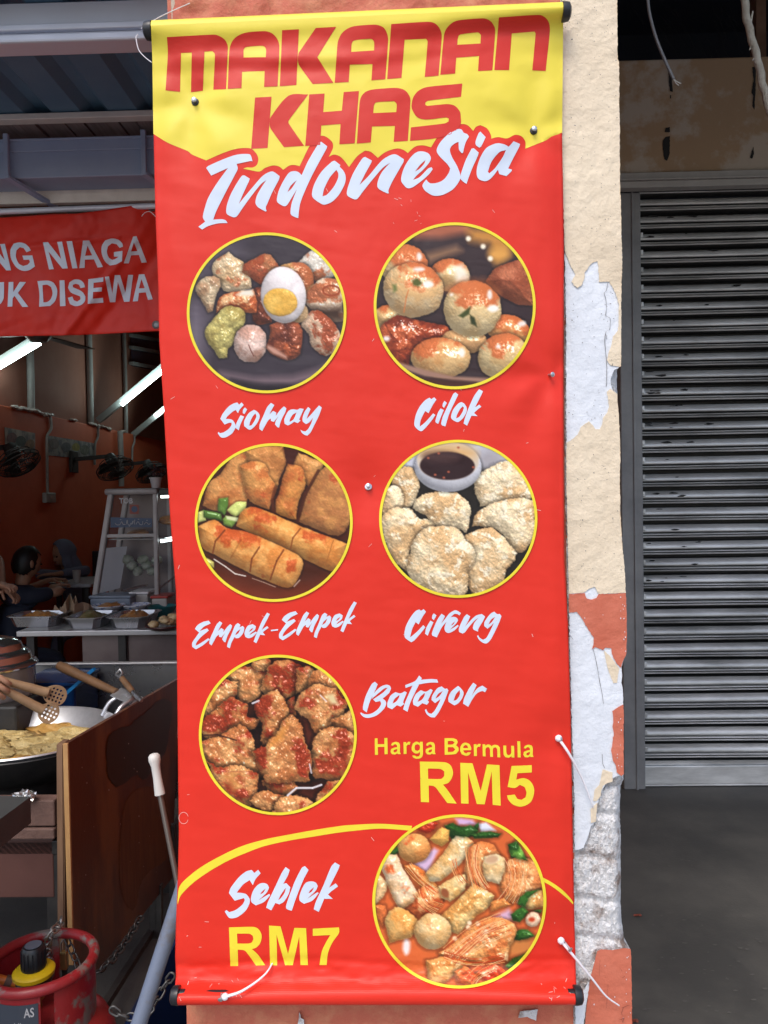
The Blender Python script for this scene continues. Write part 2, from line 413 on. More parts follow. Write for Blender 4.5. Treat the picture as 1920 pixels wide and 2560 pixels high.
# the other half of the pillar front, behind the banner (terracotta plaster)
bm = bmesh.new(); nx, ny = 70, 170; g = []
for j in range(ny + 1):
    v = -420 + 3160 * j / ny; row = []
    x0 = float(np.interp(v, [-60, 2500, 2740], [417, 466, 470])); x1 = at(SEAM, v) - 1.0
    for i in range(nx + 1):
        u = x0 + (x1 - x0) * i / nx
        rg = .016 if v < 120 else .004
        e = max(0, 1 - i / 3.0) ** 2 * .02
        row.append(bm.verts.new(PY(u, v, 0.004 - (fbm(u * .03, v * .03, 41) - .5) * rg + e)))
    g.append(row)
for a, b in zip(g, g[1:]):
    for i in range(nx): bm.faces.new((a[i], a[i + 1], b[i + 1], b[i])[::-1])
M['terra_rough'] = mat('terracotta_plaster', (0.52, 0.13, 0.075), 0.7, (0.62, 0.27, 0.14), 22, 0.45, 0.8, bump=0.8, bscale=80)
obj('terracotta_face', bm, M['terra_rough'], pillar, 60)
bm = bmesh.new()
slab(bm, [(748,2530),(752,2545),(760,2549),(764,2600),(738,2600),(746,2552)], -0.002, .006, 51, 1.2)
slab(bm, [(1300,2528),(1345,2524),(1340,2552),(1318,2542),(1296,2545)], -0.002, .006, 52, 1.2)
obj('bare_patch', bm, M['mason'], pillar)

# ------------------------------------------------------------------ the tall banner
LE = [(372,-20),(377,44),(381,140),(384,335),(388,520),(396,720),(398,850),(408,1000),(418,1180),(426,1300),(440,1480),(443,1700),(445,1900),(447,2080),(445,2180),(440,2300),(438,2390),(440,2440),(437,2470),(435,2524)]
RE = [(1409,-40),(1408,0),(1405,330),(1408,480),(1410,650),(1408,900),(1409,1200),(1411,1400),(1420,1560),(1427,1800),(1432,2100),(1436,2300),(1439,2400),(1440,2450),(1445,2525)]
def top_v(u): return 44 + (u - 377) * (-2 - 44) / (1408 - 377)
def bot_v(u): return 2523.0
NAILS = [(488,255),(1334,327),(921,1217),(1373,937),(1398,1845),(1408,2350),(553,2487)]
def sheetY(u, v):
    """depth of the cloth at a photo position: it bellies off the wall, is pinned at the nails and creased"""
    u = np.asarray(u, float); v = np.asarray(v, float); ex, sin = np.exp, np.sin
    lx = np.interp(v, [p[1] for p in LE], [p[0] for p in LE]); rx = np.interp(v, [p[1] for p in RE], [p[0] for p in RE])
    a = (u - lx) / (rx - lx); vt = top_v(u); vv = v - vt
    y = -0.020 - 0.012 * sin(math.pi * np.clip(a, 0, 1))
    y = y - 0.010 * sin(v * .0021 + 1.0) * (1 - a)
    y = y - 0.011 * ex(-(vv / 55.0) ** 2)                    # comes forward over the top rod
    y = y - 0.020 * ex(-((2500 - v) / 45.0) ** 2)             # and over the bottom rod
    for nu, nv in NAILS:
        r = np.hypot(u - nu, (v - nv) * .8); y = y + 0.0075 * ex(-(r / 60.0) ** 2)
        th = np.arctan2(v - nv, u - nu)
        if nv < 1000: y = y + 0.0022 * np.cos(5 * th + nu) * ex(-((r - 85) / 70.0) ** 2) * (1 - ex(-(r / 45.0) ** 2))
    c = vv - (118 + 10 * sin(u * .009) - .012 * (u - 380))      # fold across the heading
    k = 1.1 - .5 * sin(u * .006 + .5)
    y = y - 0.0015 * k * ex(-(c / np.where(c < 0, 15.0, 24.0)) ** 2); y = y + .0010 * k * ex(-((c - 30) / 18.0) ** 2)
    y = y - 0.0016 * sin(u * .012 + v * .03) * ex(-((vv - 70) / 60) ** 2)
    y = y - 0.0030 * (fbm(u * .006, v * .009, 61) - .5) * 2 * ex(-((vv - 140) / 170) ** 2)
    y = y + 0.0022 * ex(-((v - 2408 + 8 * sin(u * .01)) / 11.0) ** 2)   # crease at the foot
    y = y - 0.0045 * (fbm(u * .013, v * .03, 71) - .5) * 2 * ex(-((v - 2432) / 34) ** 2)
    y = y - 0.0060 * (fbm(u * .0035, v * .0022, 81) - .5)
    y = y - 0.0011 * (fbm(u * .02, v * .012, 82) - .5) - 0.0012 * (fbm(u * .008 + v * .004, v * .03 - u * .006, 83, 3) - .5)
    y = y + 0.004 * ex(-(a / .025) ** 2) + 0.003 * ex(-((1 - a) / .02) ** 2)
    wt = ex(-(np.maximum(0, vv - 20) / 30.0) ** 2); wb = ex(-(np.maximum(0, 2502 - v) / 28.0) ** 2)   # straight where it wraps the rods
    y = y * (1 - wt) * (1 - wb) + wt * (-0.042) + wb * (-0.054)
    return y if y.ndim else float(y)
def PYa(u, v, Y):               # PY for whole arrays
    u, v, Y = (np.asarray(q, float).ravel() for q in (u, v, Y)); D = np.stack([(u - 960) / F, -(v - 1280) / F, -np.ones_like(u)], 1) @ np.array(CM).T
    return np.array(CAM) + D * ((Y - CAM.y) / D[:, 1])[:, None]
def on_sheet(off):
    def f(u, v): return PY(u, v, sheetY(u, v) - off)
    f.off = off; return f

def cloth(name, col, rough=0.38, col2=None):
    m = mat(name, col, rough, col2 if col2 else tuple(c * .95 for c in col), 3, 0.3, 0.7, spec=0.27)
    n = m.node_tree.nodes; l = m.node_tree.links; b = n['Principled BSDF']
    g = n.new('ShaderNodeNewGeometry')
    def wv(ax, sc):
        wn = n.new('ShaderNodeTexWave'); wn.wave_type = 'BANDS'; wn.bands_direction = ax; wn.inputs['Scale'].default_value = sc; wn.inputs['Distortion'].default_value = 1.5
        wn.inputs['Detail'].default_value = 2; wn.inputs['Detail Scale'].default_value = 1.0
        l.new(g.outputs['Position'], wn.inputs['Vector']); return wn.outputs['Fac']
    ad = n.new('ShaderNodeMath'); ad.operation = 'MULTIPLY_ADD'; ad.inputs[1].default_value = .4
    l.new(wv('X', 230), ad.inputs[0]); l.new(wv('Z', 230), ad.inputs[2])
    bp = n.new('ShaderNodeBump'); bp.inputs['Strength'].default_value = 0.2; bp.inputs['Distance'].default_value = 0.0005
    l.new(ad.outputs[0], bp.inputs['Height']); l.new(bp.outputs[0], b.inputs['Normal'])
    return m
M['b_red'] = cloth('banner_red', (0.72, 0.032, 0.017)); M['b_yel'] = cloth('banner_yellow', (0.80, 0.66, 0.07))
M['b_wht'] = cloth('banner_white', (0.64, 0.72, 0.84)); M['b_red2'] = cloth('banner_lettering_red', (0.62, 0.030, 0.020)); M['b_back'] = cloth('banner_back', (0.75, 0.74, 0.72))
M['b_price'] = cloth('banner_price_yellow', (0.83, 0.69, 0.045))
M['plastic_black'] = mat('black_plastic', (0.012, 0.013, 0.016), 0.35)
banner = thing('hanging_banner', PY(920, 2520, -.03), 'tall red and yellow cloth banner with six round food pictures nailed to the pillar', 'banner')
bm = bmesh.new(); NX, NY = 150, 420; g = []
rod_r = 0.0125
for j in range(NY + 1):
    a = np.arange(NX + 1) / NX; vt = 44 - 46 * a; v = vt + 20 + (2502 - vt - 20) * j / NY
    u = np.interp(v, [p[1] for p in LE], [p[0] for p in LE]) * (1 - a) + np.interp(v, [p[1] for p in RE], [p[0] for p in RE]) * a
    g.append([bm.verts.new(q) for q in PYa(u, v, sheetY(u, v))])
# wrap over both rods
def wrap(row, s):
    prev = row; outrows = []
    for k in range(1, 8):
        an = k / 7 * math.pi * .95
        outrows.append([bm.verts.new(q.co + Vector((0, rod_r * (1 - math.cos(an)), s * rod_r * math.sin(an)))) for q in row])
    return outrows
up = wrap(g[0], 1); dn = wrap(g[-1], -1)
g = up[::-1] + g + dn
for a, b in zip(g, g[1:]):
    for i in range(NX): bm.faces.new((a[i], a[i + 1], b[i + 1], b[i])[::-1])
sheet = obj('sheet', bm, [M['b_red'], M['b_back']], banner, 80)
sm = sheet.modifiers.new('thickness', 'SOLIDIFY'); sm.thickness = 0.0006; sm.offset = -1; sm.material_offset = 0; sm.material_offset_rim = 1
# rods with black end caps
for v, u0, u1, nm in ((None, 373, 1411, 'top'), (2524, 440, 1442, 'bottom')):
    p0 = PY(u0, 64 if v is None else 2502, -.042 if v is None else -.054) + Vector((0, rod_r, 0)); p1 = PY(u1, 16 if v is None else 2502, -.042 if v is None else -.054) + Vector((0, rod_r, 0))
    d = (p1 - p0).normalized(); bm = bmesh.new(); tube(bm, [p0, p1], .0075, 14); obj('rod', bm, M['plastic_black'], banner, 40)
    for p, s in ((p0, -1), (p1, 1)):
        bm = bmesh.new(); lathe(bm, [(0, .010), (.008, .0095), (.0122, .007), (.013, .003), (.0134, 0), (.0134, -.003), (.0125, -.0035), (.0085, -.0036), (.0085, -.012), (0, -.012)], p + d * s * .002, 20, d * s)
        obj('end_cap', bm, M['plastic_black'], banner, 40)
# printed areas, lettering
def put_sheet(bm, V, T, off):
    Q = PYa(V[:, 0], V[:, 1], sheetY(V[:, 0], V[:, 1]) - off); used = sorted(set(int(i) for t in T for i in t)); vs = {i: bm.verts.new(Q[i]) for i in used}
    for t in T: bm.faces.new([vs[int(i)] for i in t][::-1])
def printed(name, outers, holes, m, layer, grid=14, label=None, cs=3, corner=50):
    O = [crom(o, cs, True, corner) if corner else np.array(o, float) for o in outers]; H = [crom(o, cs, True, corner) if corner else np.array(o, float) for o in holes]
    V, T = flat(O, H, grid); bm = bmesh.new(); put_sheet(bm, V, T, 0.00028 * layer)
    bmesh.ops.recalc_face_normals(bm, faces=bm.faces)
    if bm.faces and sum(f.normal.y for f in bm.faces) > 0: bmesh.ops.reverse_faces(bm, faces=bm.faces)
    return obj(name, bm, m, banner, 80, label)
A_ = lambda p: tr((400, 30), .31344, p); B_ = lambda p: tr((880, 20), .31344, p)
C_ = lambda p: tr((480, 320), .25317, p); D_ = lambda p: tr((860, 310), .27728, p)
# yellow heading panel with the red cut-out round the script word
yl = [(at(LE, 335), 335), (420, 357), (470, 378)] + C_([(0,262),(140,320),(300,250),(420,210),(520,197),(590,207),(640,260),(655,310),(640,365),(600,390),(540,390),(505,402),(570,415),(668,430),(720,395),(800,370),(860,380),(900,413),(960,372),(1010,365),(1062,377),(1100,300),(1160,180),(1240,90),(1280,75),(1330,90),(1385,140),(1393,190),(1370,250),(1350,285),(1400,262),(1460,280),(1510,330)]) + \
     D_([(45,388),(120,290),(190,240),(240,250),(305,305),(380,250),(480,220),(540,235),(575,262),(640,205),(710,192),(785,210),(838,125),(900,60),(1000,10),(1080,0),(1120,15),(1165,62),(1190,25),(1230,10),(1290,40),(1325,100),(1328,132),(1390,118),(1470,130),(1540,98),(1600,110),(1635,160),(1635,222)]) + [(1360, 353)]
yl = list(crom(yl, 4, False, 45)) + [(at(RE, v) + .5, v) for v in np.linspace(331, 18.5, 30)]
yl += [(u, top_v(u) + 20) for u in np.linspace(1404, 381, 40)] + [(at(LE, v) - .5, v) for v in np.linspace(64, 334, 30)]
V, T = flat([np.array(yl)], [], 9); bm = bmesh.new(); put_sheet(bm, V, T, .00028)
# the yellow also goes round the top rod
rr = []
for k in range(0, 8):
    an = k / 7 * math.pi * .95; row = []
    for i in range(61):
        u = 376.5 + (1408.5 - 376.5) * i / 60; v = top_v(u) + 20; p = PY(u, v, sheetY(u, v) - .0003)
        row.append(bm.verts.new(p + Vector((0, (rod_r + .0004) * (1 - math.cos(an)), (rod_r + .001) * math.sin(an)))))
    rr.append(row)
for a, b in zip(rr, rr[1:]):
    for i in range(60): bm.faces.new((a[i], b[i], b[i + 1], a[i + 1]))
obj('heading_panel', bm, M['b_yel'], banner, 80)
HEAD = [
 [(55,200),(430,180),(480,195),(520,225),(540,270),(540,310),(527,615),(425,620),(438,345),(432,325),(418,313),(355,316),(342,628),(247,640),(253,323),(168,327),(160,637),(44,625),(62,330)],
 [(540,613),(551,330),(560,270),(590,215),(640,180),(700,162),(830,153),(890,168),(935,215),(952,275),(938,593),(830,598),(834,470),(655,477),(650,607)],
 [(974,145),(1108,138),(1088,583),(955,592)], [(1242,128),(1405,118),(1255,360),(1383,565),(1218,575),(1110,425),(1100,380),(1105,330),(1120,305)]]
HB = [[(-138,597),(-119,322),(-111,262),(-81,202),(-31,162),(29,143),(190,133),(250,155),(280,205),(288,260),(266,568),(155,577),(163,447),(-17,452),(-26,590)],
 [(313,128),(600,110),(660,122),(700,165),(716,225),(690,540),(580,550),(603,265),(590,245),(420,253),(395,557),(280,567)],
 [(704,533),(730,245),(745,180),(790,125),(850,98),(1050,83),(1105,105),(1138,155),(1142,200),(1120,497),(1005,503),(1013,382),(832,397),(823,523)],
 [(1172,75),(1490,55),(1540,75),(1572,120),(1578,190),(1545,502),(1438,497),(1464,205),(1455,188),(1275,203),(1253,495),(1135,495)]]
HH = [A_([(666,363),(668,300),(685,280),(820,270),(845,295),(843,360)]), B_([(-6,350),(-1,282),(19,258),(150,246),(175,268),(176,338)]), B_([(840,293),(846,235),(862,212),(1005,195),(1028,215),(1025,283)])]
printed('heading_word', [A_(p) for p in HEAD] + [B_(p) for p in HB], HH, M['b_red2'], 2, 9, 'printed red word MAKANAN')
K2 = [A_([(758,682),(890,675),(858,1085),(727,1092)]), A_([(1025,668),(1183,657),(1030,860),(1025,885),(1150,1068),(988,1078),(880,925),(875,880),(882,840)]),
 A_([(1190,657),(1313,650),(1302,798),(1450,787),(1465,638),(1587,630),(1553,1048),(1430,1055),(1440,893),(1287,905),(1278,1060),(1158,1070)]),
 B_([(38,1082),(60,760),(75,705),(115,665),(180,648),(350,637),(420,655),(460,705),(466,750),(445,1060),(332,1067),(342,940),(160,945),(150,1072)]),
 B_([(880,602),(870,708),(605,740),(585,755),(585,772),(600,780),(760,766),(820,780),(860,825),(868,870),(865,930),(800,1000),(675,1038),(462,1060),(470,952),(740,920),(770,905),(772,882),(750,873),(590,890),(520,870),(480,810),(475,770),(490,710),(530,660),(600,630)])]
printed('heading_word', K2, [B_([(170,838),(176,775),(195,752),(335,743),(356,765),(353,830)])], M['b_red2'], 2, 9, 'printed red word KHAS')
IND = [C_(p) for p in ([(140,395),(160,375),(330,300),(450,262),(560,257),(580,270),(598,330),(585,325),(440,355),(452,400),(430,450),(330,640),(240,820),(210,905),(290,900),(330,910),(352,938),(260,942),(160,968),(100,1003),(62,975),(130,925),(108,885),(115,830),(160,690),(250,540),(355,395),(190,470)],
 [(490,475),(515,467),(570,500),(560,530),(500,660),(463,748),(560,630),(690,480),(750,440),(800,430),(866,475),(858,510),(790,640),(745,745),(728,785),(738,820),(725,825),(650,780),(627,740),(640,670),(690,580),(735,515),(680,555),(580,680),(500,790),(445,870),(415,883),(350,855),(337,825),(345,760),(380,660),(440,550)],
 [(1255,145),(1275,135),(1335,180),(1330,200),(1200,440),(1120,610),(1070,740),(1055,830),(1050,890),(1030,885),(980,860),(972,830),(985,740),(1035,605),(990,680),(935,765),(905,772),(845,735),(838,700),(860,610),(910,510),(960,440),(1010,425),(1050,435),(1083,465),(1150,320)],
 [(1385,330),(1410,323),(1465,365),(1458,383),(1500,430),(1518,490),(1505,560),(1450,660),(1380,730),(1310,757),(1270,745),(1195,690),(1185,640),(1210,550),(1280,430)])] + \
 [D_(p) for p in ([(165,310),(190,296),(252,330),(245,350),(190,450),(140,550),(220,470),(340,330),(420,280),(470,275),(540,318),(535,345),(480,440),(430,530),(400,600),(405,625),(390,625),(320,590),(300,560),(310,500),(345,430),(415,350),(350,395),(250,510),(170,610),(120,675),(95,680),(35,650),(25,625),(35,570),(80,450)],
 [(560,360),(610,290),(660,252),(710,247),(760,265),(783,305),(770,345),(720,405),(650,470),(622,505),(680,480),(760,400),(790,390),(800,408),(760,460),(690,520),(620,570),(585,580),(560,572),(520,525),(515,490),(530,425)],
 [(1030,45),(960,75),(880,150),(840,215),(838,255),(870,300),(930,360),(957,400),(945,440),(900,500),(840,530),(780,535),(757,520),(742,500),(715,535),(707,560),(730,600),(790,640),(840,648),(900,635),(980,590),(1030,530),(1048,490),(1047,450),(1020,380),(975,300),(955,240),(965,205),(1000,175),(1033,160),(1037,230),(1060,262),(1072,262),(1095,170),(1127,115),(1110,90),(1080,80),(1060,50)],
 [(1150,222),(1170,218),(1215,258),(1205,290),(1160,390),(1125,480),(1105,540),(1075,520),(1045,490),(1060,430),(1100,320)],
 [(1215,80),(1230,68),(1277,118),(1235,205),(1220,213),(1190,190),(1187,155)],
 [(1280,220),(1340,185),(1390,173),(1450,185),(1485,205),(1530,155),(1587,180),(1580,205),(1520,320),(1480,400),(1515,412),(1510,425),(1465,470),(1400,452),(1388,412),(1330,485),(1280,515),(1220,500),(1197,460),(1200,390),(1230,300)])]
INH = [C_([(1035,515),(975,570),(942,635),(985,595)]), C_([(1425,413),(1360,490),(1305,600),(1288,675),(1330,660),(1400,580),(1440,500),(1445,450)]), D_([(735,325),(690,365),(640,428),(680,405),(725,355)]), D_([(1460,235),(1400,255),(1330,340),(1297,430),(1310,445),(1360,400),(1430,300)])]
printed('script_word', IND, INH, M['b_wht'], 2, 9, 'white brush script word Indonesia')
E_ = lambda p: tr((520, 990), .18083, p); F_ = lambda p: tr((1010, 960), .13261, p); G_ = lambda p: tr((470, 1490), .26522, p); H_ = lambda p: tr((990, 1510), .16878, p)
J_ = lambda p: tr((890, 1680), .20494, p); K_ = lambda p: tr((550, 2140), .19289, p); L_ = lambda p: tr((920, 1830), .25919, p); N_ = lambda p: tr((560, 2300), .18083, p)
MM = [(870,95),(917,125),(870,210),(850,255),(900,205),(945,230),(938,275),(1000,190),(1050,142),(1083,170),(1070,220),(1010,340),(983,437),(960,432),(925,390),(940,340),(975,280),(910,357),(870,345),(868,310),(830,340),(790,410),(750,485),(710,455),(715,390),(770,260),(820,150)]
printed('dish_name', [E_(p) for p in ([(405,88),(430,120),(465,88),(493,125),(440,185),(415,238),(385,195),(350,210),(270,280),(245,318),(290,318),(335,330),(365,365),(383,410),(375,450),(330,520),(250,570),(200,577),(170,565),(135,515),(145,495),(165,515),(220,500),(290,450),(325,400),(325,370),(290,370),(230,395),(170,315),(200,250),(280,150),(350,105)],
 [(450,265),(500,285),(450,390),(425,475),(380,440),(395,370)], [(510,158),(541,185),(505,250),(480,235),(485,190)],
 [(635,190),(680,215),(712,260),(710,310),(670,390),(600,460),(560,462),(500,415),(500,350),(560,240)], MM,
 [(1110,210),(1170,183),(1235,190),(1270,172),(1325,180),(1300,235),(1260,325),(1280,340),(1240,375),(1190,355),(1150,385),(1105,408),(1060,385),(1055,320)],
 [(1385,152),(1418,180),(1380,270),(1362,318),(1420,260),(1490,180),(1535,130),(1573,160),(1530,280),(1470,400),(1420,500),(1375,548),(1340,540),(1295,505),(1278,465),(1300,480),(1345,490),(1385,455),(1430,370),(1452,300),(1400,365),(1355,388),(1310,350),(1310,290),(1340,210)])],
 [E_([(655,240),(620,280),(585,350),(570,410),(600,405),(645,340),(668,280)]), E_([(1225,228),(1170,260),(1130,330),(1128,358),(1180,325)])], M['b_wht'], 1.5, 14, 'white brush script word Siomay', 2)
printed('dish_name', [F_(p) for p in ([(480,258),(515,285),(570,250),(610,295),(540,400),(463,550),(400,510),(350,600),(310,700),(297,805),(400,720),(500,610),(550,553),(593,585),(520,690),(420,810),(350,880),(315,890),(260,860),(200,790),(197,700),(230,560),(300,420),(400,305)],
 [(690,460),(750,490),(700,610),(645,752),(600,725),(592,690),(640,540)], [(765,318),(808,357),(755,450),(725,420),(735,360)], [(970,157),(1023,200),(950,350),(850,570),(780,800),(720,780),(700,750),(730,620),(830,400),(930,185)],
 [(1080,340),(1135,370),(1180,440),(1180,520),(1130,620),(1060,695),(1000,717),(900,660),(888,600),(930,480),(1020,370)], [(1415,97),(1487,135),(1470,180),(1385,350),(1340,440),(1420,388),(1458,430),(1390,480),(1320,545),(1388,605),(1270,600),(1190,787),(1122,745),(1150,640),(1220,450),(1320,230)])],
 [F_([(1110,420),(1060,470),(1000,580),(982,648),(1040,620),(1100,530),(1130,450)])], M['b_wht'], 1.5, 14, 'white brush script word Cilok', 2)
def aff(pts, src, dst):
    A = np.array([[x, y, 1] for x, y in src], float); B = np.array(dst, float); X = np.linalg.solve(A, B)
    return [tuple(np.array([x, y, 1]) @ X) for x, y in pts]
EM = [[(195,232),(215,258),(150,290),(110,330),(180,305),(197,325),(120,390),(80,440),(72,468),(100,455),(190,398),(205,410),(140,465),(75,503),(40,480),(40,440),(80,380),(105,345),(65,310),(90,275),(140,245)],
 aff(MM, [(870,95),(750,485),(1083,170)], [(298,238),(222,466),(416,280)]),
 [(470,255),(495,272),(485,295),(515,282),(532,300),(520,350),(480,395),(450,398),(440,385),(410,440),(395,492),(368,480),(375,440),(410,360),(445,275)],
 [(565,280),(610,265),(640,285),(630,320),(590,352),(580,368),(640,335),(650,345),(610,385),(570,398),(540,385),(532,350),(545,310)],
 [(745,157),(772,170),(700,310),(695,320),(745,283),(760,300),(705,340),(728,370),(680,365),(645,445),(618,430),(640,370),(700,230)]]
EMH = [[(495,310),(460,340),(445,370),(475,350)], [(615,300),(590,315),(575,340),(605,320)]]
sh = lambda p: [(x + 819, y - 86 - .03 * (x - 100)) for x, y in p]
printed('dish_name', [G_(p) for p in EM + [sh(p) for p in EM] + [[(780,320),(850,312),(848,325),(783,332)]]], [G_(p) for p in EMH + [sh(p) for p in EMH]], M['b_wht'], 1.5, 14, 'white brush script words Empek-Empek', 2)
printed('dish_name', [H_(p) for p in ([(345,80),(370,100),(410,77),(445,115),(390,195),(335,303),(290,268),(240,370),(208,495),(300,420),(405,312),(435,345),(360,440),(270,540),(225,567),(135,500),(125,430),(150,320),(220,190),(290,105)],
 [(510,245),(555,270),(510,370),(470,470),(430,440),(450,350)], [(560,138),(600,170),(560,240),(533,215),(540,165)], [(675,143),(727,180),(670,290),(720,230),(790,140),(870,93),(910,100),(962,135),(940,170),(910,150),(860,150),(790,220),(690,330),(640,420),(605,495),(540,470),(530,440),(560,350),(620,220)],
 [(790,210),(850,190),(900,205),(920,240),(890,290),(800,380),(870,340),(915,308),(930,325),(860,395),(780,430),(735,410),(718,360),(740,280)],
 [(1050,150),(1100,185),(1060,270),(1020,340),(1090,260),(1180,175),(1270,147),(1320,185),(1290,250),(1235,340),(1215,380),(1218,410),(1150,380),(1138,350),(1160,280),(1220,205),(1160,250),(1080,340),(1020,420),(985,438),(935,415),(930,370),(960,290),(1010,190)],
 [(1455,113),(1500,150),(1535,145),(1562,180),(1530,270),(1460,420),(1400,530),(1350,580),(1300,580),(1240,540),(1200,480),(1215,458),(1240,500),(1290,530),(1340,500),(1400,390),(1450,280),(1400,330),(1355,367),(1305,325),(1310,270),(1360,190),(1410,135)])],
 [H_([(875,255),(840,285),(815,320),(850,300)]), H_([(1470,190),(1410,230),(1368,305),(1420,265)])], M['b_wht'], 1.5, 14, 'white brush script word Cireng', 2)
printed('dish_name', [J_(p) for p in ([(230,118),(265,150),(225,245),(170,360),(130,493),(85,460),(85,420),(120,290),(190,150)],
 [(215,265),(300,180),(370,155),(412,168),(428,200),(400,260),(325,325),(358,350),(368,390),(340,450),(250,530),(150,560),(90,545),(50,505),(60,493),(110,515),(190,505),(270,450),(305,390),(295,355),(240,365),(208,335),(330,250),(387,190),(340,205),(190,330)],
 [(480,245),(540,260),(595,235),(620,250),(580,350),(575,375),(590,390),(545,422),(500,405),(440,455),(385,430),(382,380),(420,290)],
 [(770,43),(803,75),(795,95),(920,85),(990,92),(1003,130),(900,130),(770,150),(720,250),(660,380),(628,485),(575,455),(600,370),(660,230),(690,165),(605,195),(600,160),(720,110)],
 [(790,222),(850,240),(910,207),(937,222),(890,320),(875,350),(893,365),(865,400),(810,380),(755,425),(700,400),(695,350),(730,270)],
 [(1045,175),(1085,205),(1110,200),(1128,225),(1080,350),(1010,490),(960,555),(910,550),(860,510),(840,465),(855,450),(880,495),(920,510),(960,470),(1020,360),(1030,330),(965,380),(920,340),(930,290),(990,200)],
 [(1245,168),(1285,205),(1312,250),(1300,310),(1250,380),(1200,408),(1130,365),(1125,320),(1160,240)],
 [(1430,130),(1472,160),(1430,250),(1410,290),(1480,200),(1540,165),(1600,205),(1575,248),(1540,232),(1470,265),(1410,350),(1370,425),(1305,385),(1320,320),(1380,200)])],
 [J_(p) for p in ([(530,280),(470,330),(445,385),(490,360),(525,310)], [(840,255),(785,300),(750,365),(800,340),(835,290)], [(1060,230),(1000,270),(970,325),(1020,290)], [(1265,220),(1220,270),(1190,350),(1225,340),(1265,280)])], M['b_wht'], 1.5, 14, 'white brush script word Batagor', 2)
printed('dish_name', [K_(p) for p in ([(410,180),(445,220),(495,178),(527,225),(460,300),(425,378),(385,312),(300,370),(215,475),(290,480),(345,500),(385,560),(380,620),(330,710),(230,790),(150,808),(110,795),(62,720),(82,700),(120,728),(200,700),(290,630),(320,570),(310,545),(190,580),(115,480),(140,410),(250,270),(340,200)],
 [(490,375),(550,350),(610,365),(637,410),(600,480),(500,572),(640,490),(650,510),(570,595),(465,640),(410,600),(400,550),(430,450)],
 [(850,143),(903,180),(880,250),(820,360),(860,352),(912,405),(890,490),(830,590),(770,628),(718,608),(665,705),(598,670),(620,600),(700,430),(800,220)],
 [(1100,130),(1148,180),(1080,310),(980,560),(930,710),(870,690),(855,655),(890,540),(970,330),(1060,155)],
 [(1110,350),(1180,328),(1240,345),(1268,390),(1240,450),(1130,555),(1260,470),(1280,480),(1200,575),(1090,620),(1035,580),(1028,530),(1060,430)],
 [(1490,83),(1553,120),(1530,180),(1450,340),(1415,410),(1500,353),(1530,395),(1440,460),(1400,500),(1462,555),(1350,555),(1280,725),(1215,690),(1240,600),(1340,380),(1440,140)])],
 [K_(p) for p in ([(595,420),(545,460),(518,500),(560,475)], [(852,410),(790,500),(753,575),(790,545),(840,470)], [(1220,405),(1175,440),(1145,485),(1190,460)])], M['b_wht'], 1.5, 14, 'white brush script word Seblek', 2)
printed('price', [L_(p) for p in ([(500,285),(740,292),(795,320),(820,385),(810,440),(775,490),(722,508),(760,550),(855,690),(765,685),(680,570),(640,525),(585,515),(588,678),(510,675)],
 [(890,297),(1008,302),(1087,570),(1148,313),(1268,320),(1280,710),(1203,703),(1193,380),(1125,698),(1050,695),(965,390),(970,692),(898,688)],
 [(1385,328),(1580,320),(1580,390),(1440,398),(1430,460),(1500,445),(1560,470),(1598,530),(1600,600),(1565,680),(1480,720),(1400,700),(1355,655),(1340,612),(1415,603),(1440,645),(1480,655),(1520,630),(1528,580),(1510,530),(1465,510),(1415,540),(1347,530)])],
 [L_([(578,352),(700,357),(735,380),(735,425),(705,452),(580,452)])], M['b_price'], 1.5, 14, 'yellow price RM5', 3, 42)
printed('price', [N_(p) for p in ([(68,102),(400,95),(470,120),(515,190),(520,250),(495,330),(440,385),(385,402),(470,480),(570,625),(443,630),(330,470),(280,420),(190,410),(195,635),(88,637)],
 [(622,78),(782,88),(885,468),(973,110),(1135,113),(1160,625),(1058,622),(1040,230),(950,625),(845,625),(727,205),(735,627),(637,627)],
 [(1227,120),(1590,102),(1590,180),(1500,310),(1440,450),(1418,622),(1320,622),(1350,440),(1410,310),(1470,208),(1228,220)])],
 [N_([(180,188),(350,190),(395,215),(405,260),(385,310),(345,325),(185,325)])], M['b_price'], 1.5, 12, 'yellow price RM7', 3, 42)
la = [(222,128),(232,106),(265,95),(297,102),(308,125),(308,190),(316,212),(288,214),(283,205),(262,217),(232,214),(217,192),(222,165),(250,152),(281,146),(280,130),(265,117),(248,122),(243,132)]
lah = [(281,165),(255,172),(244,184),(252,197),(268,195),(280,182)]; lr = [(342,98),(368,97),(369,112),(388,94),(410,97),(402,124),(385,121),(371,135),(372,211),(344,212)]
mv = lambda p, dx, dy: [(x + dx, y + dy) for x, y in p]
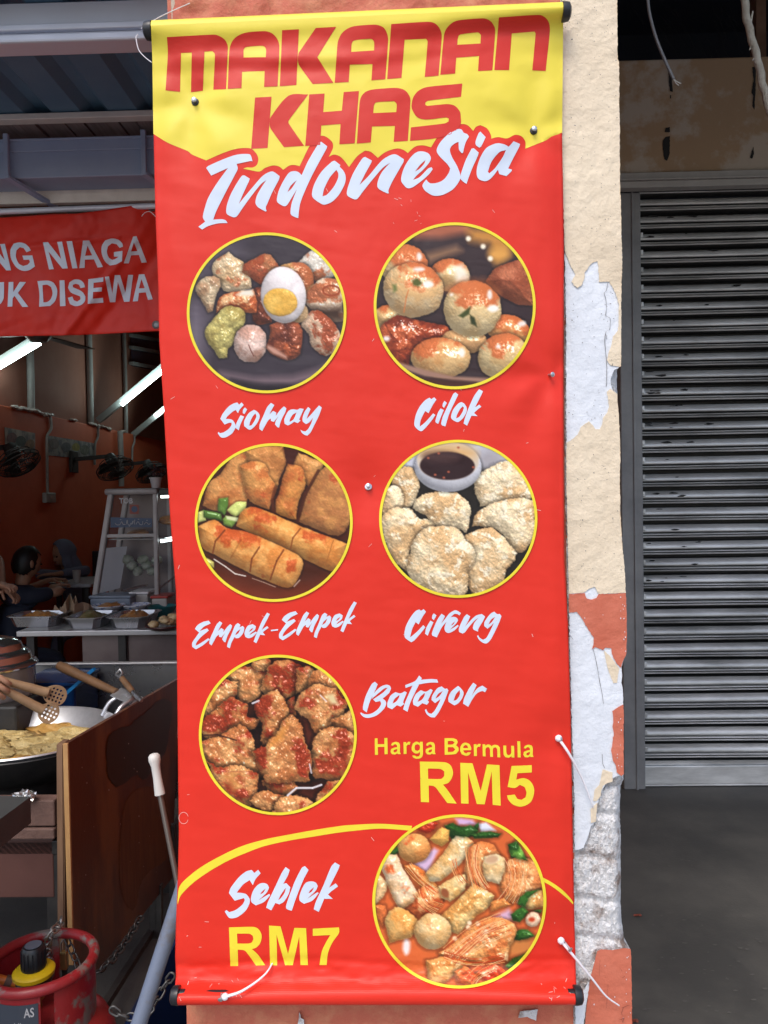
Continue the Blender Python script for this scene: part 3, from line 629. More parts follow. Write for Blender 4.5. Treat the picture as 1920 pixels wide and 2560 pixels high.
printed('price_line', [L_(p) for p in ([(65,62),(92,60),(93,118),(158,117),(158,58),(187,57),(190,213),(160,215),(159,143),(94,144),(96,220),(67,221)], la, lr,
 [(500,95),(528,94),(530,205),(522,238),(500,254),(470,258),(440,250),(426,228),(453,228),(468,238),(492,234),(501,215),(501,192),(480,206),(450,204),(425,180),(421,150),(432,112),(462,94),(485,98),(500,110)], mv(la, 337, 1),
 [(738,60),(820,61),(855,72),(867,98),(850,128),(872,150),(873,180),(850,210),(810,217),(740,220)], [(995,175),(918,176),(928,198),(948,206),(965,195),(993,198),(975,222),(942,229),(905,215),(889,180),(893,140),(915,110),(945,103),(978,115),(995,148)], mv(lr, 678, 20),
 [(1105,118),(1131,120),(1131,132),(1155,120),(1178,124),(1190,137),(1215,124),(1250,128),(1272,150),(1276,245),(1248,243),(1246,168),(1232,148),(1212,152),(1204,172),(1206,240),(1178,239),(1176,165),(1163,146),(1142,150),(1133,172),(1135,236),(1107,234)],
 [(1305,130),(1333,131),(1335,200),(1346,222),(1366,222),(1381,205),(1381,133),(1409,134),(1412,247),(1385,246),(1384,232),(1358,249),(1325,243),(1308,215)], [(1440,88),(1468,90),(1473,246),(1444,245)], mv(la, 1281, 28))],
 [L_(p) for p in (lah, [(478,118),(455,125),(449,150),(456,176),(478,183),(498,170),(502,148),(496,125)], mv(lah, 337, 1), [(770,86),(815,87),(836,102),(815,120),(770,122)], [(770,146),(820,146),(842,168),(820,191),(770,193)], [(967,156),(958,132),(940,125),(922,138),(918,155)], mv(lah, 1281, 28))], M['b_price'], 1.5, 12, 'yellow words Harga Bermula', 2, 42)
M['scuff'] = mat('pale_scratch', (.78, .45, .40), .6)
bm = bmesh.new(); rnd = random.Random(17)
for k in range(70):
    u, v = rnd.uniform(420, 1400), rnd.uniform(460, 2490)
    if k > 40: u, v = rnd.choice(((rnd.uniform(1300, 1430), rnd.uniform(2440, 2500)), (rnd.uniform(440, 640), rnd.uniform(2440, 2500)), (rnd.uniform(950, 1060), rnd.uniform(480, 560))))
    L_, an = rnd.uniform(1.5, 6), rnd.uniform(0, 3.14); w_ = rnd.uniform(.3, .7)
    q = [(u + s1 * L_ * math.cos(an) - s2 * w_ * math.sin(an), v + s1 * L_ * math.sin(an) + s2 * w_ * math.cos(an)) for s1, s2 in ((-1, -1), (1, -1), (1, 1), (-1, 1))]
    bm.faces.new([bm.verts.new(on_sheet(.0004)(*p)) for p in q][::-1])
L = crom([(545,1090),(544,1081),(543,1075)], 1, False)
for c_, r_ in (((459,2045),13),):
    th_ = np.linspace(0.3, 6.0, 26); A1 = [bm.verts.new(on_sheet(.0004)(c_[0] + (r_ - .5) * math.cos(t) * .9, c_[1] + (r_ - .5) * math.sin(t) * 1.1)) for t in th_]; A2 = [bm.verts.new(on_sheet(.0004)(c_[0] + (r_ + .6) * math.cos(t) * .9, c_[1] + (r_ + .6) * math.sin(t) * 1.1)) for t in th_]
    for i in range(25): bm.faces.new((A1[i], A1[i + 1], A2[i + 1], A2[i]))
tag(obj('scratches', bm, M['scuff'], banner), kind='stuff')
# swoosh round the last picture
Q_ = lambda p: tr((420, 2040), .30139, p); W_ = lambda p: tr((880, 2000), .34961, p)
printed('swoosh', [Q_([(79,705),(90,600),(130,540),(250,440),(400,350),(600,255),(800,195),(1000,155),(1250,110),(1450,80)]) + W_([(0,178),(200,170),(430,185),(420,222),(390,217),(200,205),(0,222)]) + Q_([(1400,140),(1200,172),(1000,205),(800,250),(650,305),(500,370),(350,455),(220,545),(140,620),(100,670),(80,735)])], [], M['b_price'], 1, 12, None, 4, 60)
printed('swoosh', [W_([(1360,552),(1430,590),(1500,640),(1560,700),(1583,736),(1580,746),(1540,705),(1480,655),(1420,612),(1360,580)])], [], M['b_price'], 1, 12, None, 4, 60)
# ------------------------------------------------------------------ the six printed food pictures (flat prints on the cloth)
class Picture:
    def __init__(s, o, k, c, r, bg, N=250, seed=0, grow=1.0):
        s.grow = grow
        s.o, s.k, s.c, s.r, s.N, s.seed = o, k, c, r, N, seed
        t = (np.arange(N) + .5) / N * 2 - 1
        s.U, s.Vv = np.meshgrid(c[0] + t * (r[0] - 2), c[1] + t * (r[1] - 2))
        s.X = (s.U - o[0]) / k; s.Y = (s.Vv - o[1]) / k
        s.img = np.ones((N, N, 3)) * np.array(bg, float)
        s.px = (s.X[0, 1] - s.X[0, 0])
    def n(s, f, seed, o=4): return fbm(s.X * f, s.Y * f, seed, o)
    def mix(s, col, a):
        s.img = s.img * (1 - a[..., None]) + np.array(col, float) * a[..., None]
    def sdist(s, poly, wob=0, seed=0):
        X, Y = s.X, s.Y
        if wob:
            X = X + (s.n(.014, seed + 1) - .5) * 2 * wob + (s.n(.06, seed + 3, 2) - .5) * wob * .7; Y = Y + (s.n(.014, seed + 2) - .5) * 2 * wob + (s.n(.06, seed + 4, 2) - .5) * wob * .7
        d = np.full(X.shape, 1e9); P = np.array(poly, float)
        for a, b in zip(P, np.roll(P, -1, 0)):
            e = b - a; t = np.clip(((X - a[0]) * e[0] + (Y - a[1]) * e[1]) / (e @ e + 1e-9), 0, 1)
            d = np.minimum(d, np.hypot(X - a[0] - t * e[0], Y - a[1] - t * e[1]))
        return np.where(inside(poly, X, Y), d, -d)
    def soft(s, poly, col, blur, wob=0, amt=1.0, seed=0):
        d = s.sdist(poly, wob, seed); s.mix(col, np.clip(d / blur * .5 + .5, 0, 1) * amt)
    def piece(s, poly, c, c2=None, sauce=None, st=.5, R=90, wob=10, seed=1, tex=10, spec=.5, shadow=.36, sh=26, f2=.012, gain=1.0, fs=.008, bulge=1.0, top=0.0):
        if s.grow != 1 and len(poly) > 3:
            cx_, cy_ = np.mean(poly, 0); poly = [(cx_ + (x - cx_) * s.grow, cy_ + (y - cy_) * s.grow) for x, y in poly]
        if len(poly) > 3: poly = [tuple(p) for p in crom(poly, 40, True, 75)]
        d = s.sdist(poly, wob, seed * 11)
        if shadow:                       # the contact shade in the photograph that is printed here
            s.img *= (1 - shadow * np.clip(1 + d / sh, 0, 1) * (d < 0))[..., None]
        m = np.clip(d / 9 + .5, 0, 1); q = np.clip(d / R, 0, 1)
        h = np.sqrt(np.clip(1 - (1 - q) ** 2, 0, 1)) * R * bulge + (s.n(.016, seed + 50, 3) - .5) * tex * 2.6 + (s.n(.07, seed + 60, 3) - .5) * tex * (.12 if tex < 6 else .22)
        gy, gx = np.gradient(h, s.px); nz = 1 / np.sqrt(1 + gx**2 + gy**2); nx, ny = -gx * nz, -gy * nz
        L = np.array((.25, -.62, .74)); lam = np.clip(nx * L[0] + ny * L[1] + nz * L[2], 0, 1)
        H = np.array((.16, -.36, .92)); sp = np.clip(nx * H[0] + ny * H[1] + nz * H[2], 0, 1) ** 40
        base = np.ones_like(s.img) * np.array(c, float)
        if c2 is not None:
            t = np.clip((s.n(f2, seed + 70) - .35) / .3, 0, 1)[..., None]; base = base * (1 - t) + np.array(c2, float) * t
        if sauce is not None:
            ys = [q_[1] for q_ in poly]; t = np.clip((s.n(fs, seed + 80) + .14 * (s.n(.05, seed + 81) - .5) + .2 * (lam - .7) - top * ((s.Y - min(ys)) / (max(ys) - min(ys)) - .4) - st) / .13, 0, 1)[..., None] * .92; base = base * (1 - t) + np.array(sauce, float) * t
        base = base * (1 + (s.n(.13, seed + 90, 3) - .5) * min(.34, .05 + tex * .02))[..., None]
        col = base * (.64 + .48 * lam)[..., None] * gain + 255 * spec * (sp * np.clip((s.n(.05, seed + 95) - .42) * 6, 0, 1))[..., None]
        s.img = s.img * (1 - m[..., None]) + np.clip(col, 0, 255) * m[..., None]
    def ell(s, cx, cy, rx, ry, rot=0, n=22):
        return [(cx + rx * math.cos(t) * math.cos(rot) - ry * math.sin(t) * math.sin(rot), cy + rx * math.cos(t) * math.sin(rot) + ry * math.sin(t) * math.cos(rot)) for t in np.linspace(0, 2 * math.pi, n, endpoint=False)]
    def line(s, pts, w, col, amt=1.0):
        for a, b in zip(pts, pts[1:]):
            a, b = np.array(a, float), np.array(b, float); e = b - a
            t = np.clip(((s.X - a[0]) * e[0] + (s.Y - a[1]) * e[1]) / (e @ e + 1e-9), 0, 1)
            s.mix(col, np.clip((w - np.hypot(s.X - a[0] - t * e[0], s.Y - a[1] - t * e[1])) / (w * .5), 0, 1) * amt)
    def build(s, label):
        N = s.N; ok = ((s.U - s.c[0]) / s.r[0]) ** 2 + ((s.Vv - s.c[1]) / s.r[1]) ** 2 <= .985 ** 2
        idx = -np.ones((N, N), int); idx[ok] = np.arange(ok.sum())
        uu, vv = s.U[ok], s.Vv[ok]; cor = []
        co = PYa(uu, vv, sheetY(uu, vv) - .0012).tolist()
        q = np.stack([idx[:-1, :-1], idx[1:, :-1], idx[1:, 1:], idx[:-1, 1:]], -1).reshape(-1, 4); q = q[(q >= 0).all(1)]
        me = bpy.data.meshes.new('food_picture'); me.from_pydata(co, [], q.tolist())
        c = np.clip(s.img[ok], 0, 255) / 255; c = np.where(c <= .04045, c / 12.92, ((c + .055) / 1.055) ** 2.4)
        ca = me.color_attributes.new('print', 'FLOAT_COLOR', 'POINT'); ca.data.foreach_set('color', np.concatenate([c, np.ones((len(c), 1))], 1).ravel().astype(np.float32))
        me.polygons.foreach_set('use_smooth', [True] * len(me.polygons))
        me.materials.append(M['print']); me.transform(Matrix.Translation(-banner.location))
        o = bpy.data.objects.new('food_picture', me); COL.objects.link(o); o.parent = banner; o['label'] = label
        th = np.linspace(0, 2 * math.pi, 121)[:-1]; bm = bmesh.new(); rg = []
        for k in (1.0, .983, .966):
            rg.append([bm.verts.new(on_sheet(.0018)(s.c[0] + s.r[0] * k * math.cos(a), s.c[1] + s.r[1] * k * math.sin(a))) for a in th])
        for a, b in zip(rg, rg[1:]):
            for i in range(120): bm.faces.new((a[i], b[i], b[(i + 1) % 120], a[(i + 1) % 120])[::-1])
        r = obj('yellow_ring', bm, M['b_price'], o, 80)
m = cloth('printed_picture', (1, 1, 1), 0.42); M['print'] = m
n_ = m.node_tree; at_ = n_.nodes.new('ShaderNodeVertexColor'); at_.layer_name = 'print'
hs = n_.nodes.new('ShaderNodeHueSaturation'); hs.inputs['Value'].default_value = .96; hs.inputs['Saturation'].default_value = 1.0
n_.links.new(at_.outputs[0], hs.inputs['Color']); n_.links.new(hs.outputs[0], n_.nodes['Principled BSDF'].inputs['Base Color'])

# 1 dumplings with half an egg
p = Picture((440, 560), .27728, (666.5, 782), (199.6, 201), (58, 50, 58), seed=1, grow=1.06)
p.soft(p.ell(300, 300, 260, 120, -.5), (92, 84, 96), 160); p.soft(p.ell(180, 980, 70, 260), (122, 112, 124), 130)
p.soft([(400,1330),(700,1385),(1050,1370),(1300,1300),(1480,1200),(1480,1260),(1250,1400),(1050,1450),(700,1440),(420,1370)], (118, 98, 104), 40)
p.soft([(500,1400),(800,1450),(1100,1450),(1200,1440),(1100,1540),(700,1540)], (34, 28, 34), 30)
cr = (222, 196, 156); sa = (172, 92, 54); ds = (120, 58, 36)
p.piece([(1110,350),(1200,260),(1250,230),(1420,330),(1430,450),(1300,510),(1220,480),(1190,400)], (226, 216, 200), None, sa, .47, seed=3)
p.piece([(930,390),(1030,360),(1150,360),(1220,430),(1240,540),(1190,640),(1100,650),(950,500)], (205, 150, 90), None, sa, .42, seed=4)
p.piece([(330,400),(370,330),(480,260),(530,310),(600,350),(620,440),(660,480),(670,570),(560,600),(430,590),(400,520),(350,470)], cr, (200, 165, 120), sa, .62, seed=5, tex=16)
p.piece([(180,600),(210,530),(270,480),(340,475),(390,500),(400,560),(360,640),(330,780),(290,790),(240,690)], (210, 186, 150), (180, 140, 104), None, seed=6, tex=16)
p.piece([(620,360),(700,320),(800,275),(850,290),(920,390),(850,450),(760,540),(680,480),(600,430)], (176, 112, 72), None, (156, 70, 38), .4, seed=7, tex=14)
p.piece([(1170,680),(1240,560),(1330,500),(1470,530),(1500,640),(1490,720),(1510,860),(1400,870),(1260,790)], (226, 200, 170), None, sa, .36, seed=8, tex=14)
p.line([p_ for p_ in p.ell(1400, 600, 75, 45)] + [(1475, 600)], 12, (150, 66, 34), .8); p.soft([(1180,760),(1500,740),(1510,880),(1420,880),(1260,820)], (64, 44, 34), 50)
p.piece([(690,600),(770,580),(840,700),(860,880),(730,900),(690,820)], (150, 72, 42), (96, 46, 32), (190, 100, 60), .55, seed=9, tex=16)
p.piece([(370,800),(400,670),(520,620),(690,600),(720,700),(710,800),(600,790),(450,760)], (206, 112, 62), (182, 84, 44), (226, 180, 130), .62, seed=10, tex=14)
p.soft([(540,640),(600,600),(690,590),(705,640),(640,650)], (232, 224, 205), 16, 6)
p.piece([(270,970),(340,870),(440,760),(560,770),(620,830),(600,930),(540,970),(510,1080),(470,1120),(460,1190),(390,1200),(350,1130),(310,1080)], (200, 186, 112), (170, 150, 82), None, seed=11, tex=16, R=120)
p.piece([(530,1080),(560,980),(640,920),(740,930),(800,1010),(800,1130),(740,1220),(620,1230),(550,1160)], (226, 196, 182), (196, 150, 130), None, seed=12, tex=6, R=150)
p.line([(655, 1090), (675, 1140), (700, 1190)], 7, (110, 60, 50), .8)
p.piece([(850,920),(960,880),(1100,900),(1130,1010),(1110,1170),(1010,1215),(880,1170),(820,1110),(860,1000)], (150, 78, 52), (96, 46, 34), (180, 92, 56), .55, seed=13, tex=16)
p.soft([(825,1090),(880,1110),(1000,1190),(1000,1215),(880,1170),(820,1120)], (196, 146, 126), 14, 4)
p.piece([(1140,870),(1270,790),(1400,880),(1480,1030),(1440,1120),(1350,1180),(1230,1100),(1200,990),(1140,930)], (214, 180, 150), None, (150, 66, 38), .44, seed=14, tex=14)
p.piece(p.ell(1100, 800, 90, 85), (216, 178, 130), seed=15, shadow=.2)
p.piece(p.ell(968, 640, 193, 242, -.12, 36), (238, 230, 228), (226, 216, 214), None, seed=16, tex=1.5, R=210, wob=2, spec=.1, gain=.98, bulge=.55)
p.piece(p.ell(940, 705, 145, 120, .1, 30), (236, 190, 92), (220, 168, 70), None, seed=17, tex=5, R=60, wob=6, spec=.15, shadow=.12, sh=14, bulge=.4)
p.build('round picture of dumplings and half a boiled egg')

# 2 glazed dough balls
p = Picture((900, 540), .28933, (1136.7, 764.5), (202.5, 208.6), (58, 44, 46), seed=2)
p.soft([(400,60),(950,60),(960,140),(700,190),(480,190)], (170, 98, 72), 40); p.soft([(560,330),(830,260),(880,300),(600,400)], (150, 112, 84), 40)
p.soft([(930,120),(1180,100),(1320,260),(1290,340),(1180,420),(1120,240),(960,220)], (196, 134, 62), 50, 14); p.soft(p.ell(1200, 330, 90, 60), (222, 160, 78), 40)
p.piece([(1090,560),(1150,470),(1300,400),(1420,390),(1500,600),(1500,780),(1350,760),(1180,660)], (168, 92, 62), (150, 76, 48), (188, 112, 78), .6, seed=3, tex=8, R=200, spec=.1)
cb = (232, 200, 148); sr = (200, 104, 56)
for a in (((380, 430, 215, 190, .3), 4, .38), ((780, 510, 170, 145, 0), 5, .5), ((240, 880, 130, 110, 0), 6, .7)):
    p.piece(p.ell(*a[0]), cb, (214, 170, 112), sr, a[2], seed=a[1], tex=3, R=170, fs=.005, top=.5)
p.soft([(810,440),(880,420),(940,520),(930,570),(840,560)], (246, 236, 214), 24)
p.piece([(170,980),(330,860),(420,880),(640,930),(760,960),(780,1080),(480,1150),(420,1300),(240,1250)], (160, 66, 36), (110, 42, 26), (196, 96, 56), .55, seed=7, tex=12, R=120, spec=.9)
p.piece(p.ell(1280, 980, 195, 125, .2), (226, 160, 96), (206, 120, 66), sr, .45, seed=8, tex=4, R=130, spec=.7)
p.piece(p.ell(460, 640, 265, 238, .25, 30), (236, 206, 158), (226, 182, 124), sr, .5, seed=9, tex=3, R=230, spec=.7, fs=.005, top=.6)
p.soft([(450,560),(490,535),(540,580),(500,615),(460,600)], (92, 96, 46), 12, 5); p.soft([(280,590),(310,590),(320,640),(290,660)], (110, 120, 66), 14, 4); p.line([(380, 830), (400, 700), (420, 640)], 9, (206, 112, 58), .6)
p.piece(p.ell(900, 1080, 200, 110), (210, 160, 106), seed=10, tex=4, R=120)
p.piece(p.ell(700, 1225, 258, 172, .05, 30), (232, 190, 130), (216, 160, 100), sr, .5, seed=11, tex=3, R=160, spec=.8, fs=.005, top=.6)
p.piece(p.ell(1240, 1215, 225, 200, -.2, 30), (232, 204, 150), (222, 184, 126), sr, .5, seed=12, tex=3, R=190, spec=.8, fs=.005, top=.7)
p.piece(p.ell(970, 800, 252, 246, 0, 34), (238, 212, 160), (228, 194, 136), sr, .5, seed=13, tex=3, R=240, spec=.8, fs=.004, top=.7)
p.soft([(770,640),(900,565),(1080,570),(1190,680),(1130,700),(980,640),(850,660)], (214, 116, 62), 60, 16, .8)
p.soft([(850,860),(960,780),(940,850),(890,880)], (66, 74, 36), 9, 4); p.soft([(945,850),(990,880),(1010,960),(960,930)], (52, 60, 34), 9, 4)
for c in ((1120,680,22,40),(510,350,24,34),(590,590,46,30),(880,1180,26,40),(1400,930,34,24),(1150,800,50,30),(1195,1130,20,20),(230,1060,30,24),(790,680,12,10),(510,460,50,18)): p.soft(p.ell(*c), (250, 246, 238), 12, 7, .9, c[0])
p.soft([(330,1260),(560,1330),(800,1385),(1120,1400),(1100,1440),(800,1420),(560,1385),(340,1310)], (156, 118, 100), 12); p.soft([(330,1330),(560,1400),(1000,1440),(900,1540),(500,1540)], (72, 40, 32), 20)
for c in ((937,196,22),(1064,264,22),(1126,368,22)): p.soft(p.ell(c[0], c[1], c[2], c[2]), (252, 240, 214), 10)
p.build('round picture of shiny round dough balls with red sauce')

# 3 fried fish cake rolls
p = Picture((440, 1090), .28933, (684.3, 1306.3), (197.5, 198.3), (70, 30, 16), seed=3)
p.soft([(250,1150),(600,1250),(900,1320),(1300,1250),(1200,1450),(500,1450)], (112, 44, 22), 90, 20)
o3 = (214, 146, 76)
p.piece([(280,420),(380,330),(470,200),(640,90),(700,160),(640,300),(600,620),(400,660),(230,600)], (212, 148, 84), (190, 116, 60), (170, 70, 36), .66, seed=3, tex=8, R=120, spec=.15)
p.piece([(600,130),(760,80),(930,90),(950,250),(900,350),(860,500),(780,560),(640,280)], (206, 142, 78), (186, 118, 62), None, seed=4, tex=8, R=100, spec=.15)
p.piece([(1010,250),(1060,140),(1280,240),(1210,380),(1140,440),(1050,340)], (210, 150, 86), (184, 116, 60), None, seed=5, tex=8, R=70, spec=.15)
p.piece([(550,260),(640,220),(770,240),(800,330),(860,440),(830,560),(800,640),(640,560),(590,450)], (216, 150, 82), (196, 112, 56), (178, 66, 32), .64, seed=6, tex=9, R=100, spec=.2)
p.piece([(1060,740),(1110,550),(1250,300),(1340,240),(1480,430),(1500,740),(1400,860),(1200,800)], (204, 140, 78), (180, 116, 66), (176, 76, 40), .64, seed=7, tex=7, R=110, spec=.1)
p.piece([(860,660),(880,520),(960,240),(1080,270),(1120,420),(1060,560),(1040,720),(950,700)], (212, 140, 70), (190, 104, 50), (170, 70, 34), .6, seed=8, tex=7, R=70, spec=.15)
p.soft([(930,110),(1050,120),(1010,250),(960,240)], (66, 26, 18), 20); p.line([(860, 440), (830, 560), (850, 660)], 18, (84, 36, 18), .7); p.line([(1230, 300), (1120, 500), (1050, 740)], 18, (76, 34, 18), .8)
for q, c in (([(370,540),(450,530),(450,600),(420,690),(360,650)], (88, 124, 48)), ([(440,640),(520,570),(610,570),(600,640),(510,700)], (206, 214, 120)), ([(190,660),(240,640),(260,730),(190,750)], (214, 220, 130)), ([(235,640),(390,670),(400,740),(240,700)], (78, 112, 44)), ([(400,720),(430,690),(540,710),(480,790),(410,770)], (120, 152, 66)), ([(240,1040),(330,1090),(330,1140),(260,1120)], (190, 180, 96))):
    p.piece(q, c, None, None, seed=int(q[0][0]), tex=3, R=30, wob=3, sh=20)
p.soft([(430,690),(540,705),(530,740),(440,720)], (222, 226, 170), 8)
p.piece([(520,780),(560,660),(640,610),(740,630),(1060,770),(1480,930),(1410,1150),(1340,1170),(960,990)], (226, 160, 84), (206, 128, 58), (186, 80, 34), .58, seed=9, tex=6, R=130, spec=.1, wob=5, fs=.007)
p.line([(1075, 800), (1010, 880), (990, 970)], 9, (130, 66, 26), .8); p.line([(1360, 900), (1290, 1120)], 7, (150, 84, 36), .5)
p.piece([(190,780),(330,722),(440,795),(620,830),(950,975),(1090,1060),(1090,1150),(1010,1300),(920,1305),(640,1185),(330,1025),(225,960)], (228, 162, 88), (208, 130, 60), (186, 78, 32), .57, seed=10, tex=6, R=130, spec=.1, wob=5, fs=.007)
for l in ([(420, 815), (340, 910), (318, 1010)], [(720, 960), (655, 1060), (640, 1170)], [(930, 985), (870, 1080), (815, 1240)], [(560, 900), (470, 1060)]): p.line(l, 10, (110, 50, 20), .8 if l[0][0] != 560 else .25)
p.line([(330,1065),(430,1130),(510,1190),(600,1210)], 7, (232, 222, 210), .85); p.line([(660,1230),(760,1265),(860,1305)], 5, (190, 160, 140), .7); p.line([(1020,1300),(1070,1245)], 7, (220, 190, 170), .7)
p.build('round picture of sliced golden fried rolls with cucumber')

# 4 crisp pale fritters round a bowl of dip
p = Picture((900, 1090), .28933, (1145.6, 1297), (197.9, 197.5), (38, 34, 30), seed=4)
p.soft([(250,300),(420,60),(1100,40),(1400,200),(1300,320),(1040,260),(480,300)], (196, 198, 208), 50); p.soft(p.ell(1130, 200, 110, 90), (170, 164, 168), 60)
cf = (233, 212, 172)
def frit(q, s, R=120): p.piece(q, cf, (212, 172, 122), (240, 226, 196), .56, R=R, wob=18, seed=s, tex=15, spec=.05, f2=.006, fs=.02, gain=1.03, bulge=.7)
frit([(270,380),(350,270),(450,270),(510,380),(510,480),(440,620),(360,620),(330,500)], 3); frit([(190,560),(230,450),(330,430),(370,520),(350,640),(200,690)], 4)
frit([(980,420),(1010,340),(1130,260),(1200,230),(1330,230),(1480,480),(1450,560),(1200,600),(1040,610)], 5)
frit([(970,780),(990,690),(1080,620),(1200,560),(1400,530),(1510,560),(1500,880),(1400,1000),(1340,1000),(1240,860),(1120,780)], 6)
frit([(190,700),(300,620),(470,640),(500,700),(650,740),(640,790),(510,850),(440,980),(430,1200),(300,1080),(210,880)], 7)
frit([(450,620),(490,550),(560,500),(700,480),(850,500),(950,620),(940,740),(920,840),(800,790),(650,770),(560,680)], 8)
frit([(910,860),(1000,820),(1110,780),(1230,860),(1350,1010),(1340,1080),(1260,1150),(1240,1260),(1060,1370),(960,1340),(920,1240)], 9)
frit([(430,1000),(520,820),(660,780),(860,810),(920,900),(1000,1000),(990,1100),(930,1180),(940,1270),(880,1390),(700,1390),(430,1220)], 10, 170)
p.piece(p.ell(760, 270, 290, 215, 0, 40), (226, 226, 232), (214, 214, 222), None, seed=11, tex=1, R=240, wob=1, spec=.1, bulge=.6)
p.soft(p.ell(760, 215, 268, 165, 0, 40), (212, 196, 176), 10); p.soft(p.ell(760, 150, 240, 80, 0, 30), (222, 170, 104), 60, 0, .8); p.soft(p.ell(755, 258, 238, 122, .03, 40), (48, 28, 30), 8)
p.soft(p.ell(700, 180, 150, 40, .03, 40), (78, 54, 52), 40)
for c in ((650,335),(765,310),(725,360),(590,190),(980,270),(850,100),(680,150)): p.soft(p.ell(c[0], c[1], 11, 9), (176, 92, 66), 6)
p.build('round picture of pale crusty fritters and a white bowl of dark dip')

# 5 fried dumpling chunks in red sauce
p = Picture((440, 1600), .31344, (694.5, 1837.3), (197.5, 200.6), (82, 34, 22), seed=5, grow=1.13)
p.soft(p.ell(650, 720, 90, 110), (34, 14, 12), 60); p.soft(p.ell(1080, 1040, 90, 160), (38, 16, 12), 60)
ch = [([(420,290),(520,220),(640,230),(700,260),(680,400),(620,470),(540,490),(480,400)], 3), ([(600,170),(740,150),(760,240),(640,230)], 4), ([(700,330),(760,210),(880,170),(970,230),(970,340),(930,420),(850,460),(720,420)], 5),
 ([(960,230),(1040,220),(1120,290),(1080,400),(960,420)], 6), ([(1120,260),(1200,250),(1330,430),(1330,520),(1200,430),(1060,380)], 7), ([(290,420),(380,330),(470,360),(460,470),(420,560),(330,600),(240,580)], 8),
 ([(220,650),(330,560),(450,480),(550,540),(560,620),(640,620),(600,700),(450,720),(300,780),(215,730)], 9), ([(900,480),(940,450),(960,600),(860,600)], 10), ([(640,560),(700,470),(800,420),(870,520),(880,620),(800,720),(760,800),(700,820),(690,660)], 11),
 ([(960,560),(1020,430),(1140,380),(1280,430),(1340,550),(1280,640),(1240,720),(1120,720),(1060,620)], 12), ([(1250,640),(1400,560),(1420,760),(1300,720)], 13), ([(210,830),(330,790),(500,700),(580,760),(640,960),(680,1080),(560,1040),(330,1020),(240,930)], 14),
 ([(260,960),(330,1030),(500,1020),(620,1080),(620,1200),(570,1310),(420,1220),(320,1100)], 15), ([(1100,900),(1160,740),(1280,720),(1390,760),(1420,880),(1360,1060),(1300,1100),(1200,1090),(1110,1060)], 16),
 ([(700,1120),(900,1100),(960,1180),(880,1240),(740,1200)], 17), ([(600,1290),(680,1210),(850,1250),(780,1340),(680,1350)], 18), ([(770,1370),(850,1270),(960,1250),(1080,1310),(1000,1400),(850,1420)], 19), ([(1120,1270),(1200,1150),(1300,1130),(1230,1260),(1140,1310)], 20),
 ([(635,890),(750,820),(860,690),(910,630),(980,700),(1020,850),(1060,900),(1040,1100),(900,1110),(760,1120),(690,1020)], 21)]
for q, k in ch: p.piece(q, (222, 158, 98), (186, 112, 62), (146, 46, 24), .46 if k in (11, 12, 5, 9, 8) else .55, R=70, wob=24, seed=k, tex=17, spec=.5, fs=.006, f2=.012, sh=40, shadow=.6)
p.soft([(740,830),(850,700),(900,650),(850,800),(760,850)], (222, 146, 62), 24, 6, .7); p.soft([(1190,440),(1260,430),(1300,520),(1240,510)], (226, 202, 150), 16, 6); p.soft([(380,1080),(460,1050),(520,1150),(460,1200)], (226, 168, 92), 30, 6, .7)
p.line([(890,1240),(960,1180),(1090,1180),(1160,1155)], 10, (236, 230, 232), .9); p.line([(610,505),(660,485)], 9, (230, 222, 226), .9); p.line([(1065,990),(1080,1060)], 8, (226, 214, 216), .8); p.line([(1150,440),(1200,490)], 7, (236, 220, 220), .8); p.line([(330,1050),(600,1050)], 6, (120, 30, 20), .3)
p.line([(225,760),(330,755),(480,800)], 8, (46, 18, 16), .8)
p.build('round picture of fried dumpling chunks in red sauce')

# 6 spicy soup with rolls, leaves and noodles
p = Picture((880, 2000), .34961, (1148.3, 2253.5), (217.6, 217.8), (218, 100, 52), seed=6, grow=1.08)
p.soft(p.ell(700, 700, 500, 500), (226, 116, 56), 300, 60, .6); p.soft([(440,460),(590,340),(620,360),(540,520)], (222, 186, 214), 14, 6); p.soft([(740,130),(860,140),(900,180),(760,180)], (216, 176, 214), 14, 5)
p.soft([(900,170),(960,160),(1030,220),(920,230)], (226, 226, 240), 10, 4); p.soft(p.ell(390, 1050, 26, 60), (246, 230, 224), 14, 5); p.soft([(960,860),(1120,780),(1180,860),(1060,860)], (224, 178, 200), 20, 8); p.soft(p.ell(1180, 1040, 130, 90), (206, 128, 66), 50)
def leaf(q, s, c=(58, 112, 42)): p.piece(q, c, (36, 78, 26), (120, 176, 80), .66, seed=s, tex=10, R=40, wob=8, spec=.4)
for q, s in (([(670,180),(730,170),(830,210),(900,160),(880,240),(720,290)], 31), ([(860,250),(940,225),(1060,240),(1040,265),(880,272)], 32), ([(265,380),(330,330),(340,370),(300,400)], 33), ([(320,300),(370,270),(350,310)], 34)): leaf(q, s)
leaf([(1130,370),(1170,300),(1240,420),(1140,410)], 35, (130, 186, 76))
yo = (236, 190, 120)
p.piece([(470,190),(560,140),(610,170),(560,230),(480,220)], (186, 50, 26), seed=3, tex=14, R=40); p.piece([(560,280),(640,200),(690,220),(690,290),(640,330)], (240, 180, 90), seed=4, tex=6)
p.piece(p.ell(445, 345, 108, 100), (238, 176, 104), (226, 146, 76), (210, 84, 40), .68, seed=5, tex=5, R=110)
p.piece([(380,480),(450,470),(600,600),(640,700),(560,680),(430,540)], (236, 160, 84), (222, 116, 50), None, seed=6, tex=10, R=50)
p.piece([(390,780),(460,660),(560,620),(640,690),(600,780),(430,840)], (224, 112, 56), (206, 84, 40), (240, 170, 110), .6, seed=7, tex=16)
